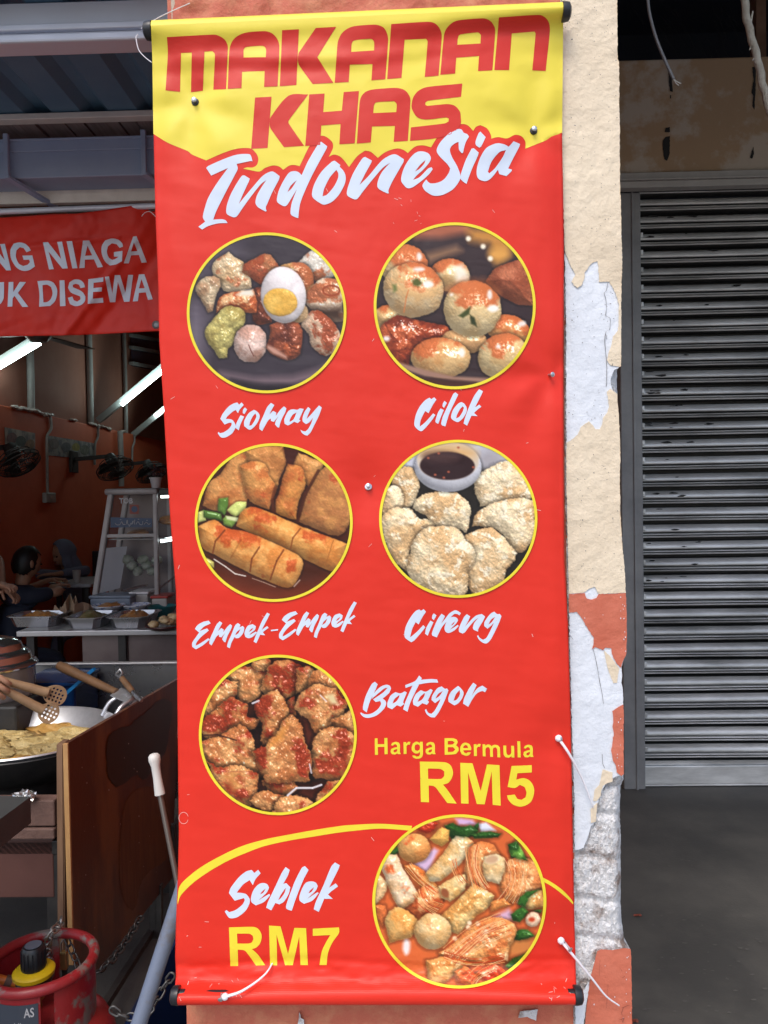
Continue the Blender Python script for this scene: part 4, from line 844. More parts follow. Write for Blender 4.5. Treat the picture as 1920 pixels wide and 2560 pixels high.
p.piece([(540,520),(620,430),(740,270),(790,260),(860,310),(800,420),(640,570),(570,570)], (240, 216, 168), (232, 180, 110), (226, 110, 50), .62, seed=8, tex=8, R=60)
p.piece([(840,360),(920,310),(1010,330),(1050,390),(1000,480),(940,600),(820,600),(810,480)], (236, 160, 96), (226, 128, 66), None, seed=9, tex=10, R=90)
for k in range(9): p.line([(850 + 14*k, 400 + 6*k), (830 + 16*k, 500 + 6*k), (850 + 17*k, 620)], 4, (246, 190, 130) if k % 2 else (206, 96, 46), .6)
p.piece([(1060,620),(1090,470),(1200,420),(1300,460),(1340,600),(1290,690),(1150,720)], (232, 150, 88), (220, 116, 58), (246, 190, 130), .62, seed=10, tex=14)
for k in range(7): p.line([(1100 + 20*k, 460 + 8*k), (1090 + 26*k, 560), (1110 + 22*k, 680 - 8*k)], 4, (246, 186, 126), .5)
p.piece([(940,470),(960,410),(1030,390),(1085,420),(1080,520),(1050,590),(970,570)], (242, 214, 164), (232, 190, 130), None, seed=11, tex=6, R=50); p.soft(p.ell(1000, 425, 46, 26, -.2), (176, 110, 74), 8); p.soft(p.ell(1000, 425, 58, 34, -.2), (246, 226, 186), 8, 0, .5)
p.piece([(625,620),(740,550),(800,540),(800,640),(700,720),(640,690)], (242, 212, 150), (236, 180, 104), None, seed=12, tex=6, R=50); p.soft(p.ell(665, 665, 26, 36, -.5), (150, 84, 50), 8)
p.piece([(165,560),(200,540),(245,600),(220,700),(170,740)], (240, 196, 140), seed=13, tex=8, R=40)
p.piece([(220,470),(260,400),(320,400),(370,500),(460,660),(440,710),(350,770),(290,680)], (242, 214, 176), (236, 180, 120), (220, 96, 44), .62, seed=14, tex=8, R=60)
p.piece([(640,830),(720,760),(860,610),(1000,690),(970,760),(840,860),(760,950),(710,930)], (240, 200, 130), (228, 160, 84), (244, 226, 190), .6, seed=15, tex=14, R=70)
p.piece([(990,740),(1080,700),(1130,750),(1000,800)], (226, 140, 70), seed=16, tex=8, R=30)
p.piece([(1200,720),(1230,680),(1350,650),(1370,760),(1280,780),(1220,770)], (238, 200, 128), (220, 150, 80), None, seed=17, tex=10, R=50)
leaf([(1140,820),(1220,760),(1260,800),(1200,870),(1150,860)], 36); leaf([(1290,790),(1360,780),(1350,810)], 37); leaf([(1130,980),(1160,940),(1250,930),(1300,970),(1200,1000)], 38)
p.piece(p.ell(1295, 855, 50, 48), (242, 206, 170), seed=18, tex=4, R=30); p.soft(p.ell(1285, 855, 22, 16), (206, 70, 36), 8)
p.piece([(165,760),(230,760),(250,840),(220,900),(180,860)], (220, 116, 60), seed=19, tex=10, R=40)
p.piece([(245,850),(310,770),(400,800),(460,880),(420,970),(270,1010)], (240, 190, 116), (232, 160, 80), None, seed=20, tex=6, R=80)
p.piece(p.ell(575, 940, 124, 122), (242, 208, 152), (236, 184, 116), (196, 50, 30), .74, seed=21, tex=5, R=130)
p.piece([(700,1060),(900,880),(1020,850),(1150,900),(1160,960),(1110,1050),(1100,1150),(900,1170),(680,1130),(640,1090)], (238, 166, 96), (226, 120, 60), (246, 206, 150), .6, seed=22, tex=18, R=80)
for k in range(8): p.line([(690 + 20*k, 1120 - 3*k), (860 + 18*k, 1000 - 9*k), (960 + 18*k, 880 + 6*k)], 5, (248, 206, 156) if k % 2 else (212, 92, 44), .6)
p.piece([(540,1150),(700,1130),(860,1180),(760,1220),(640,1320),(560,1290)], (238, 180, 110), (226, 140, 70), None, seed=23, tex=10, R=60); p.piece([(740,1230),(800,1190),(900,1260),(860,1330),(760,1310)], (228, 130, 70), (210, 84, 42), (246, 196, 140), .6, seed=24, tex=18, R=50)
p.piece([(900,1240),(1020,1180),(1100,1230),(1000,1320)], (226, 90, 44), (206, 60, 30), (246, 190, 150), .62, seed=25, tex=18, R=40); leaf([(1100,1180),(1250,1100),(1220,1160),(1140,1200)], 39, (140, 190, 96))
for c in ((840,880),(900,885),(960,940),(735,990),(830,910)): p.soft(p.ell(c[0], c[1], 16, 16), (248, 220, 180), 6)
rnd = random.Random(41)
def strands(x0, y0, x1, y1, n, spread, bow, w=3.2):
    for k in range(n):
        o = (k / (n - 1) - .5) * spread; dx, dy = x1 - x0, y1 - y0; L = math.hypot(dx, dy); nx, ny = -dy / L, dx / L; bb = bow * rnd.uniform(.5, 1.3)
        pts = [(x0 + dx * t + nx * (o * (1 - .3 * math.sin(3 * t)) + bb * math.sin(math.pi * t)) + rnd.uniform(-3, 3), y0 + dy * t + ny * (o + bb * math.sin(math.pi * t)) + rnd.uniform(-3, 3)) for t in np.linspace(0, 1, 7)]
        p.line(pts, w, rnd.choice(((250, 206, 150), (244, 178, 112), (232, 138, 74), (200, 72, 36))), .8)
strands(860, 330, 930, 640, 13, 120, 30); strands(1180, 430, 1130, 730, 14, 190, -40); strands(400, 470, 600, 660, 8, 60, 14); strands(480, 640, 620, 780, 11, 110, 30); strands(700, 1130, 1100, 880, 15, 170, -40); strands(660, 1110, 1090, 1130, 9, 60, 40); strands(720, 430, 800, 600, 7, 60, 20); strands(1000, 1180, 840, 1300, 8, 90, 20)
leaf([(1100,1190),(1150,1140),(1250,1100),(1210,1180),(1140,1210)], 45, (110, 160, 70)); leaf([(1210,690),(1250,660),(1340,640),(1260,700),(1240,760),(1190,740)], 46); leaf([(700,190),(780,200),(840,180),(900,220),(820,260),(740,250)], 47); leaf([(1120,320),(1180,300),(1250,430),(1150,400)], 48, (128, 186, 76))
p.build('larger round picture of red soup with rolls, noodles and leaves')

# ------------------------------------------------------------------ nails, screws and ties that hold the banner
M['steel'] = mat('nail_steel', (0.55, 0.56, 0.58), 0.3, metal=0.9); M['blackwash'] = mat('black_washer', (0.02, 0.02, 0.022), 0.4); M['tie'] = mat('white_nylon', (0.78, 0.76, 0.80), 0.45)
def out(p, d): return p + (CAM - p).normalized() * 0 + Vector((0, -d, 0))
def nail(u, v, label, washer=True, L=.008, tilt=(0, 0, 0), wm='blackwash', name='nail'):
    p = PY(u, v, sheetY(u, v) - .001); t = thing(name, p, label, 'nail', 'nails holding the tall banner'); d = (Vector((0, -1, 0)) + Vector(tilt)).normalized()
    if washer:
        bm = bmesh.new(); lathe(bm, [(0, .0015), (.0035, .0018), (.0052, .001), (.0055, 0), (.0055, -.002)], p, 20, d); obj('washer', bm, M[wm], t, 40)
    bm = bmesh.new(); lathe(bm, [(.0016, -.004), (.0016, L - .002), (.0036, L - .0015), (.0037, L - .0006), (.003, L), (0, L + .0003)], p, 16, d); obj('shank', bm, M['steel'], t, 40)
nail(488, 255, 'nail with black washer at the upper left of the yellow panel'); nail(1334, 327, 'nail with black washer at the upper right of the yellow panel')
nail(921, 1217, 'bare steel nail in the middle of the red banner', True, .007, (0, 0, .35), 'steel'); nail(1373, 937, 'rusty bent screw at right edge beside the dough ball picture', False, .009, (.5, 0, -.1))
nail(1398, 1845, 'nail through white tie beside the words Harga Bermula', False, .007); nail(1408, 2350, 'long slanting nail at right above the bottom corner', False, .018, (.55, 0, -.45)); nail(553, 2490, 'nail through torn cloth at lower left under RM7', False, .007, (0, 0, -.3))
def tie(pts, off, label):
    P = [PY(u, v, sheetY(u, v) - o) if u < at(RE, v) else PY(u, v, -.006 - o) for (u, v), o in zip(pts, off)]
    c = crom([tuple(q) for q in P], .004, False); bm = bmesh.new(); n = len(c)
    tube(bm, [Vector(q) for q in c], [.0022 * (1 - .55 * i / n) for i in range(n)], 6)
    blob(bm, P[0], .0052, 3, .25, 2); o = tag(obj('cable_tie', bm, M['tie'], None, 50), label, 'cable tie', 'white cable ties on the banner nails'); centre(o)
tie([(1396,1846),(1420,1880),(1455,1945),(1478,2005),(1483,2018)], [.004,.012,.01,.006,.003], 'white cable tie hanging from the nail beside RM5 over the white plaster')
tie([(1402,2352),(1430,2385),(1475,2440),(1515,2490),(1548,2514)], [.006,.014,.016,.012,.005], 'white cable tie slanting from the lower right corner over terracotta paint')
tie([(562,2492),(600,2480),(640,2455),(666,2432),(681,2408)], [.006,.012,.012,.01,.003], 'white cable tie curving across the red cloth under RM7')
for pts, Y0, lab in (([(345,85),(340,92),(347,125),(365,145),(379,156)], -.03, 'thin pale thread hanging below the upper left end cap'), ([(352,72),(395,45),(430,28),(475,8)], -.02, 'thin pale string tied over the top rod at left')):
    bm = bmesh.new(); c = crom(pts, 6); tube(bm, [PY(q[0], q[1], Y0) for q in c], .0007, 5); centre(tag(obj('string', bm, M['tie']), lab, 'string'))
# ------------------------------------------------------------------ right: walkway, lintel, roller shutter
M['lintel'] = mat('stained_plaster', (0.40, 0.275, 0.165), 0.85, (0.48, 0.41, 0.33), 2.0, 0.47, 0.54, bump=0.4, bscale=40)
M['galv'] = mat('galvanised_slats', (0.36, 0.36, 0.35), 0.42, (0.80, 0.80, 0.785), 4, 0.36, 0.64, metal=0.4, bump=0.15, bscale=30, stretch=(.35, 1, 1.6), rvar=.1)
M['rail'] = mat('painted_rail', (0.20, 0.20, 0.205), 0.5, (0.27, 0.27, 0.27), 6, bump=0.1, metal=0.2)
M['header'] = mat('header_trim', (0.40, 0.39, 0.37), 0.5, (0.34, 0.33, 0.31), 9, bump=0.1)
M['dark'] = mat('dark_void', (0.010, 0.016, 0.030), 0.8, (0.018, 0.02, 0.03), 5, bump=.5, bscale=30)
M['grime'] = mat('black_grime', (0.02, 0.02, 0.02), 0.9)
YS = 3.01
sx0 = PY(1600, 1250, YS).x; zt = PY(1700, 478, YS).z
sh_ = thing('roller_shutter', (2.8, YS, 0), 'closed grey metal roller shutter at the back of the dark walkway', 'shutter')
pitch = .0915; prof = []
def prof_at(z):
    t = (z / pitch) % 1.0
    if t < .48: y = -.014 + .036 * (t / .48) ** 3 + .006 * max(0, 1 - t / .08) ** 2   # belly, leaning back towards its top
    elif t < .68: y = .065                                              # deep gap
    elif t < .785: y = -.010 - .006 * math.sin(math.pi * (t - .68) / .105)
    elif t < .815: y = .018
    elif t < .915: y = -.006 - .006 * math.sin(math.pi * (t - .815) / .10)
    else: y = .026
    return y
zs = np.arange(.115, zt, pitch / 40); xs = np.linspace(sx0 + .004, 5.6, 70); bm = bmesh.new(); g = []
for z in zs:
    y = prof_at(z); k = int(z / pitch)
    row = []
    for x in xs:
        d = .006 * (fbm(x * 2.2, k * 3.1, 5) - .5) + .012 * max(0, vnoise(x * 1.7, k * 1.9, 9) - .72)
        row.append(bm.verts.new((x, YS + y + d, z + .010 * (fbm(x * .7, k * .37, 3, 2) - .5))))
    g.append(row)
M['gapshade'] = mat('shaded_gap', (0.030, 0.030, 0.029), .6, (0.05, 0.05, 0.048), 20)  # near-black for gap and groove faces: shade put into the colour
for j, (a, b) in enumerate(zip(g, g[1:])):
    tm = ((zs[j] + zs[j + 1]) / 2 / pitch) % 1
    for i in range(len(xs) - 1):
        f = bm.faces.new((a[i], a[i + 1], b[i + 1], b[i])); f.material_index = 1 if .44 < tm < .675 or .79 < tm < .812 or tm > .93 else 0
obj('slat_curtain', bm, [M['galv'], M['gapshade']], sh_, 50)
bm = bmesh.new(); box(bm, (sx0 + .004, YS - .012, .012), (5.6, YS + .02, .112), .006); box(bm, (sx0 + .004, YS - .02, .004), (5.6, YS + .03, .0118), .002); obj('bottom_bar', bm, M['galv'], sh_)
bm = bmesh.new(); box(bm, (sx0 - .115, YS - .055, 0), (sx0, YS + .03, zt - .02), .006); box(bm, (sx0 - .05, YS - .063, 0), (sx0 - .04, YS - .0555, zt - .02), .002); obj('guide_rail', bm, M['rail'], sh_)
# end clips and scuffs
for k in range(2, int(zt / pitch) - 1):
    z = k * pitch + pitch * .26; bm = bmesh.new(); box(bm, (sx0 + .006, YS - .026, z - .014), (sx0 + .022, YS - .012, z + .014), .004); obj('end_clip', bm, M['galv'], sh_)
bm = bmesh.new(); rnd = random.Random(4)
for k in range(46):
    kk = rnd.randint(12, 33); x = sx0 + .03 + abs(rnd.gauss(0, .22)) ; z = kk * pitch + pitch * rnd.uniform(.1, .42); r = rnd.uniform(.004, .013)
    if x > 3.2: continue
    y = YS + prof_at(z) - .005
    pts = [(x + r * rnd.uniform(.8, 3.6) * math.cos(a), y, z + r * .7 * rnd.uniform(.4, 1) * math.sin(a)) for a in np.linspace(0, 2 * math.pi, 8, endpoint=False)]
    bm.faces.new([bm.verts.new(q) for q in pts])
tag(obj('paint_scuffs', bm, M['grime'], sh_), kind='stuff')
zl0, zl1 = PY(1560, 432, 2.95).z, PY(1560, 150, 2.95).z
lintel = thing('lintel_wall', (2.8, 3.05, zl0), 'stained brown plaster lintel above the roller shutter', 'wall')
bm = bmesh.new(); box(bm, (sx0 - .5, 2.95, zl0), (5.8, 3.25, zl1), .01); obj('plaster', bm, M['lintel'], lintel)
bm = bmesh.new()
for q in ([(1671,180),(1677,172),(1680,205),(1682,230),(1675,228),(1672,205)], [(1675,238),(1678,238),(1678,246),(1675,246)], [(1664,320),(1675,317),(1675,330),(1662,330)], [(1657,352),(1664,342),(1675,340),(1674,385),(1668,402),(1661,398),(1657,372)], [(1880,168),(1890,165),(1889,230),(1886,275),(1881,265),(1883,240),(1879,232),(1884,200)], [(1884,366),(1885,385),(1880,397),(1875,394),(1879,378)]):
    L = rough_line(q, .8, 4, 3); V, T = flat([L], [], 0); put_flat(bm, V, T, lambda u, v: PY(u, v, 2.9465))
obj('peeled_marks', bm, M['grime'], lintel)
bm = bmesh.new(); za, zb = PY(1560, 462, 2.88).z, PY(1560, 428, 2.88).z
box(bm, (sx0 - .3, 2.90, za + .03), (5.8, 2.949, zb), .004); box(bm, (sx0 - .3, 2.875, za + .022), (5.8, 2.949, za + .031), .003); box(bm, (sx0 - .3, 2.89, za - .012), (5.8, 2.949, za + .0215), .004); obj('metal_header', bm, M['header'], lintel)
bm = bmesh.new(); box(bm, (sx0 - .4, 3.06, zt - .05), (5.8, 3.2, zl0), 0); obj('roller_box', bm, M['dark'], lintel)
bm = bmesh.new(); box(bm, (pil_x1 + .01, .12, 3.55), (6.2, .4, 4.69), .01); centre(tag(obj('unseen_shade_beam', bm, M['lintel']), 'added unseen beam over the walkway front that shades the shutter', 'beam'))  # out-of-view beam added to darken the lintel and upper slats
bm = bmesh.new(); box(bm, (pil_x0 + .21, 3.06, 0), (sx0 - .116, 3.2, zl1 + .6), .004); centre(tag(obj('end_wall', bm, M['lintel']), 'stained wall beside the shutter rail, mostly hidden behind the pillar', 'wall'))
roof = thing('walkway_ceiling', (2.6, 1.6, 4.7), 'dark underside of the roof high over the walkway', 'ceiling')
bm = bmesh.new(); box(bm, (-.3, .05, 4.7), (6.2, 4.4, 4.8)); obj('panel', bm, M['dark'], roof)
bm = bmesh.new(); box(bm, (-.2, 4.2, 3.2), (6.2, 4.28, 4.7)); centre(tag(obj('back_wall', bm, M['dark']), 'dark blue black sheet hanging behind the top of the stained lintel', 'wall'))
M['netting'] = mat('grey_netting', (0.022, 0.026, 0.034), 0.8)
bm = bmesh.new(); rnd = random.Random(3)
for k in range(26):
    u = 1560 + 350 * rnd.random(); v = -20 + 150 * rnd.random(); pts = [PY(u + 14 * j + 6 * math.sin(j * 1.3 + k), v + 30 * j * rnd.uniform(.6, 1), 3.9) for j in range(4)]
    tube(bm, pts, .0018, 4)
tag(obj('netting', bm, M['netting']), 'loose strands of dark net under the walkway roof', 'netting', None, 'stuff')
M['brownwood'] = mat('brown_timber', (0.16, 0.085, 0.05), 0.75, (0.21, 0.12, 0.075), 12, bump=.3)
bm = bmesh.new(); p0, p1 = PY(1874, 128, 3.2), PY(1898, -60, 3.2); box(bm, (p0.x, 3.12, zl1), (p1.x, 3.2, 4.69), .004); centre(tag(obj('timber_post', bm, M['brownwood']), 'short brown timber post standing on the lintel at top right', 'post'))
M['cablegrey'] = mat('grey_cable', (0.16, 0.16, 0.165), 0.5); M['copper'] = mat('bare_wire', (0.6, 0.58, 0.54), 0.35, metal=.6)
cab = thing('hanging_cable', PY(1650, 100, .9), 'grey cut cable dangling beside the pillar with bare wire ends', 'cable')
bm = bmesh.new(); c = crom([(1618,-160),(1619,-20),(1623,30),(1640,95),(1662,150),(1684,198)], 8); tube(bm, [PY(q[0], q[1], .9) for q in c], .0042, 8); obj('sheath', bm, M['cablegrey'], cab, 60)
for q in ([(1684,198),(1692,204),(1703,209)], [(1684,198),(1690,208),(1697,214)]):
    bm = bmesh.new(); tube(bm, [PY(a, b, .9) for a, b in q], .0013, 6); obj('wire_end', bm, M['copper'], cab)
M['bark'] = mat('pale_bark', (0.34, 0.31, 0.25), 0.85, (0.52, 0.49, 0.42), 30, 0.3, 0.7, bump=1.2, bscale=120)
bm = bmesh.new(); c = crom([(1850,-120),(1861,-5),(1868,50),(1882,105),(1897,160),(1908,215),(1932,300),(1960,390)], 8)
tube(bm, [PY(q[0] + 1.5 * math.sin(i * .9), q[1], 1.1) for i, q in enumerate(c)], [.0105 * (1 + .04 * math.sin(i * 1.7)) for i in range(len(c))], 9)
for a, b, t in ((1874,72,(1882,28)), (1882,105,(1874,125)), (1890,140,(1881,152))): tube(bm, [PY(a, b, 1.1), PY(t[0], t[1], 1.1)], [.004, .002], 6)
centre(tag(obj('dry_branch', bm, M['bark'], None, 60), 'thin pale dry branch slanting down at the top right corner', 'branch'))
lf = bmesh.new()
for u, v, r in ((1594,2288,.012), (1584,2552,.012)):
    c = PZ(u, v, .004); lf.faces.new([lf.verts.new(c + Vector((r * math.cos(a) * 1.3, r * .7 * math.sin(a), .003 * math.sin(3 * a)))) for a in np.linspace(0, 2 * math.pi, 9, endpoint=False)])
tag(obj('litter', lf, M['leafred']), 'red brown scraps on the dark concrete floor beside the pillar', 'litter', None, 'stuff')
M['chalk'] = mat('pale_scuff', (0.13, 0.125, 0.115), 0.9)
lf = bmesh.new(); rnd = random.Random(8)
for k in range(90):
    c = PZ(rnd.uniform(1580, 1920), rnd.uniform(2010, 2540), .0035); r = rnd.uniform(.002, .007); a0 = rnd.random() * 6
    lf.faces.new([lf.verts.new(c + Vector((r * rnd.uniform(.5, 2) * math.cos(a + a0), r * rnd.uniform(.5, 1) * math.sin(a + a0), 0))) for a in np.linspace(0, 2 * math.pi, 7, endpoint=False)])
tag(obj('grit', lf, M['chalk']), 'pale grit scattered on the dark concrete floor', 'grit', None, 'stuff')

# ------------------------------------------------------------------ left: shop shell
M['wallred'] = mat('red_brown_wall', (0.54, 0.115, 0.045), 0.75, (0.62, 0.14, 0.06), 3, bump=.2)
M['wallup'] = mat('dull_brown_wall', (0.26, 0.105, 0.068), 0.8, (0.30, 0.13, 0.09), 3, bump=.2)
M['ceil'] = mat('shop_ceiling', (0.07, 0.06, 0.055), 0.8)
zl = PX(0, 1011, -3.0).z
sw = thing('side_wall', (-3.1, 6.4, 0), 'red brown side wall of the eating shop with a ledge', 'wall')
bm = bmesh.new(); box(bm, (-3.2, 2.0, 0), (-3.0, 11.2, zl), 0.01); obj('lower_wall', bm, M['wallred'], sw)
bm = bmesh.new(); box(bm, (-3.2, 2.0, zl + .002), (-3.10, 11.2, 4.3)); obj('upper_wall', bm, M['wallup'], sw)
bm = bmesh.new(); box(bm, (-3.2, 11.2, 0), (-.2, 11.3, 4.3)); centre(tag(obj('end_wall', bm, M['wallred']), 'far red brown end wall of the eating shop', 'wall'))
bm = bmesh.new(); box(bm, (-3.4, 1.95, 4.3), (-.2, 11.3, 4.4)); centre(tag(obj('shop_ceiling', bm, M['ceil']), 'dark ceiling of the eating shop', 'ceiling'))
bm = bmesh.new(); box(bm, (pil_x0 + .06, .43, 0), (pil_x0 + .2, 11.3, 4.6)); centre(tag(obj('partition_wall', bm, M['wallred']), 'partition wall between the eating shop and the walkway, behind the pillar', 'wall'))
bm = bmesh.new(); box(bm, (-4.6, 1.72, 2.97), (-.2, 1.95, 4.4)); centre(tag(obj('front_wall', bm, M['lintel']), 'wall above the gutter over the shop opening', 'wall'))
# rumpled white plastic on the ledge
M['plasticw'] = mat('crumpled_plastic', (0.52, 0.48, 0.45), 0.4, (0.38, 0.3, 0.26), 30)
bm = bmesh.new(); rnd = random.Random(11)
for u in list(range(38, 135, 9)) + [181, 188] + list(range(228, 282, 9)) + [305, 310]:
    p = PX(u, 1011 + .226 * u - 2 + rnd.uniform(-2, 2), -2.99); blob(bm, p, (.018, .05, .012 + .008 * rnd.random()), u, .5, 2)
tag(obj('ledge_wrapping', bm, M['plasticw'], None, 60), 'crumpled white wrapping lying along the wall ledge', 'wrapping', None, 'stuff')
# conduits and pipes on the wall
M['pipe'] = mat('grey_pipe', (0.36, 0.37, 0.36), 0.5, (0.30, 0.30, 0.29), 10)
for (u, v0, v1, r, lab, nm) in ((98, 800, 1032, .03, 'thick grey pipe on the upper wall, nearest the street', 'wall_pipe'), (243, 800, 1064, .03, 'grey pipe on the upper wall beside the long slanting lamp', 'wall_pipe'), (329, 800, 1084, .022, 'thin grey pipe on the upper wall nearest the banner', 'wall_pipe'), (289, 1078, 1216, .028, 'pale post running below the ledge beside the display cabinet', 'wall_pipe')):
    Y = PX(u, 1000, -3.0).y; bm = bmesh.new(); a, b = PY(u - 2, v0, Y), PY(u + 3, v1, Y); X = -3.07 if v0 < 1000 else -2.96
    tube(bm, [(X, Y, min(a.z, 4.29)), (X + .004, Y, (a.z + b.z) / 2), (X, Y, b.z)], r, 10); centre(tag(obj(nm, bm, M['pipe'], None, 50), lab, 'pipe', 'pipes on the side wall'))
for i, (pts, lab) in enumerate((([(126,1040),(128,1072),(118,1090),(118,1160),(119,1238)], 'thin white wire running down to the wall socket'), ([(245,1065),(245,1092),(238,1110),(237,1162)], 'thin white wire running down beside the long poster'), ([(336,1085),(336,1105),(331,1120),(331,1172)], 'thin white wire running down above the flower pot'))):
    bm = bmesh.new(); c = crom(pts, 6, False, 60); tube(bm, [PX(q[0], q[1], -2.985) for q in c], .011, 6); centre(tag(obj('wall_wire', bm, M['pipe'], None, 60), lab, 'wire', 'wires on the side wall'))
so = thing('wall_socket', PX(120, 1245, -2.99), 'small square white socket on the red wall', 'socket'); c = so.location
bm = bmesh.new(); box(bm, c + Vector((-.01, -.09, -.04)), c + Vector((.03, .09, .045)), .008); obj('plate', bm, M['pipe'], so); bm = bmesh.new(); box(bm, c + Vector((.031, -.02, -.01)), c + Vector((.036, .02, .02)), .003); obj('rocker', bm, M['plasticw'], so)
# posters
M['poster_a'] = mat('poster_print_a', (0.10, 0.10, 0.11), 0.6, (0.42, 0.36, 0.30), 9, .4, .6); M['poster_b'] = mat('poster_print_b', (0.12, 0.13, 0.15), 0.6, (0.36, 0.36, 0.33), 14, .42, .58)
def poster(q, m, lab, spots):
    t = thing('poster', PX(q[3][0], q[3][1], -2.995), lab, 'poster', 'food posters on the side wall')
    bm = bmesh.new(); f = [PX(u, v, -2.994) for u, v in q]; b = [p + Vector((-.004, 0, 0)) for p in f]
    V1 = [bm.verts.new(p) for p in f]; V2 = [bm.verts.new(p) for p in b]; bm.faces.new(V1); bm.faces.new(V2[::-1])
    for i in range(4): bm.faces.new((V1[i], V2[i], V2[(i + 1) % 4], V1[(i + 1) % 4]))
    obj('sheet', bm, m, t)
    for (u, v, r, col) in spots:
        bm = bmesh.new(); n = 14; bm.faces.new([bm.verts.new(PX(u + r * math.cos(a), v + r * 1.05 * math.sin(a), -2.991)) for a in np.linspace(0, 2 * math.pi, n, endpoint=False)]); obj('dish_photo', bm, mat('dish_print', col, .6, tuple(c * .4 for c in col), 25), t)
poster([(12,1068),(88,1083),(88,1131),(14,1124)], M['poster_a'], 'square food poster, nearest the street, behind the black wall fan', [(30,1095,13,(.2,.06,.05)), (52,1103,13,(.05,.07,.06)), (76,1110,11,(.35,.2,.1))])
poster([(118,1088),(235,1108),(235,1150),(120,1138)], M['poster_b'], 'long food poster strip on the wall beside the white wire', [(135,1110,13,(.2,.16,.15)), (165,1118,12,(.12,.12,.14)), (190,1118,10,(.4,.36,.08)), (212,1125,12,(.2,.22,.18))])
# window vent high up
M['glassdark'] = mat('dusky_pane', (0.05, 0.05, 0.075), 0.2)
vt_ = thing('vent_window', PX(330, 915, -3.05), 'grey framed high vent window with dark panes behind the lamps', 'window')
for va, vb in ((838, 842), (868, 873), (908, 913)):
    bm = bmesh.new(); a, b = PX(328, va, -3.06), PX(460, va + 24, -3.06); obox(bm, a, b, .05, .035); obj('bar', bm, M['pipe'], vt_)
bm = bmesh.new(); q = [PX(328, 838, -3.085), PX(460, 862, -3.085), PX(460, 940, -3.085), PX(328, 915, -3.085)]; bm.faces.new([bm.verts.new(p) for p in q][::-1]); obj('pane', bm, M['glassdark'], vt_)
# fluorescent lamps on slanting arms
M['tube'] = mat('lit_tube', (0.80, 1.0, 0.97), .4, emit=13.0); M['batten'] = mat('lamp_batten', (0.34, 0.37, 0.36), .5)
def lamp(Y, arm, tb, lab):
    t = thing('strip_lamp', PY(*arm[0], Y), lab, 'lamp', 'lit strip lamps in the shop')
    bm = bmesh.new(); obox(bm, PY(*arm[0], Y + .03), PY(*arm[1], Y + .03), .06, .05, (0, 1, 0)); obj('arm', bm, M['batten'], t)
    bm = bmesh.new(); tube(bm, [PY(*tb[0], Y - .03), PY(*tb[1], Y - .03)], .019, 12); obj('tube', bm, M['tube'], t, 50)
lamp(4.7, ((-130, 985), (108, 838)), ((-90, 970), (99, 857)), 'lit white strip lamp at the left edge below the hanging red sign')
lamp(PX(250, 1050, -3).y, ((246, 1052), (450, 882)), ((304, 1012), (450, 892)), 'longest lit strip lamp slanting up beside the tall banner')
lamp(PX(333, 1090, -3).y, ((333, 1088), (470, 975)), ((388, 1040), (470, 976)), 'short lit end of a strip lamp at the banner edge, lowest of the three')
# ceiling fan
M['fan'] = mat('dark_fan', (0.035, 0.035, 0.035), .5); M['fanmetal'] = mat('fan_metal', (0.20, 0.20, 0.20), .4, metal=.5)
hub = PD(95, 838, 5.5); cf_ = thing('ceiling_fan', hub, 'dark ceiling fan with its blade showing under the hanging red sign', 'fan')
bm = bmesh.new(); lathe(bm, [(0, -.05), (.06, -.045), (.09, -.01), (.09, .04), (.05, .07), (.015, .08), (.012, 1.55), (0, 1.55)], hub, 20); obj('motor', bm, M['fanmetal'], cf_, 40)
for k in range(3):
    a = math.atan2(.40, .09) + k * 2 * math.pi / 3; d = Vector((math.cos(a), math.sin(a), 0)); s = Vector((-d.y, d.x, .12)); bm = bmesh.new()
    pts = [hub + d * .08 - s * .03, hub + d * .2 - s * .075, hub + d * .55 - s * .085, hub + d * .56 + s * .085, hub + d * .2 + s * .055, hub + d * .08 + s * .03]
    V1 = [bm.verts.new(p) for p in pts]; V2 = [bm.verts.new(p + Vector((0, 0, .008))) for p in pts]; bm.faces.new(V1[::-1]); bm.faces.new(V2)
    for i in range(6): bm.faces.new((V1[i], V1[(i + 1) % 6], V2[(i + 1) % 6], V2[i]))
    obj('blade', bm, M['fan'], cf_)
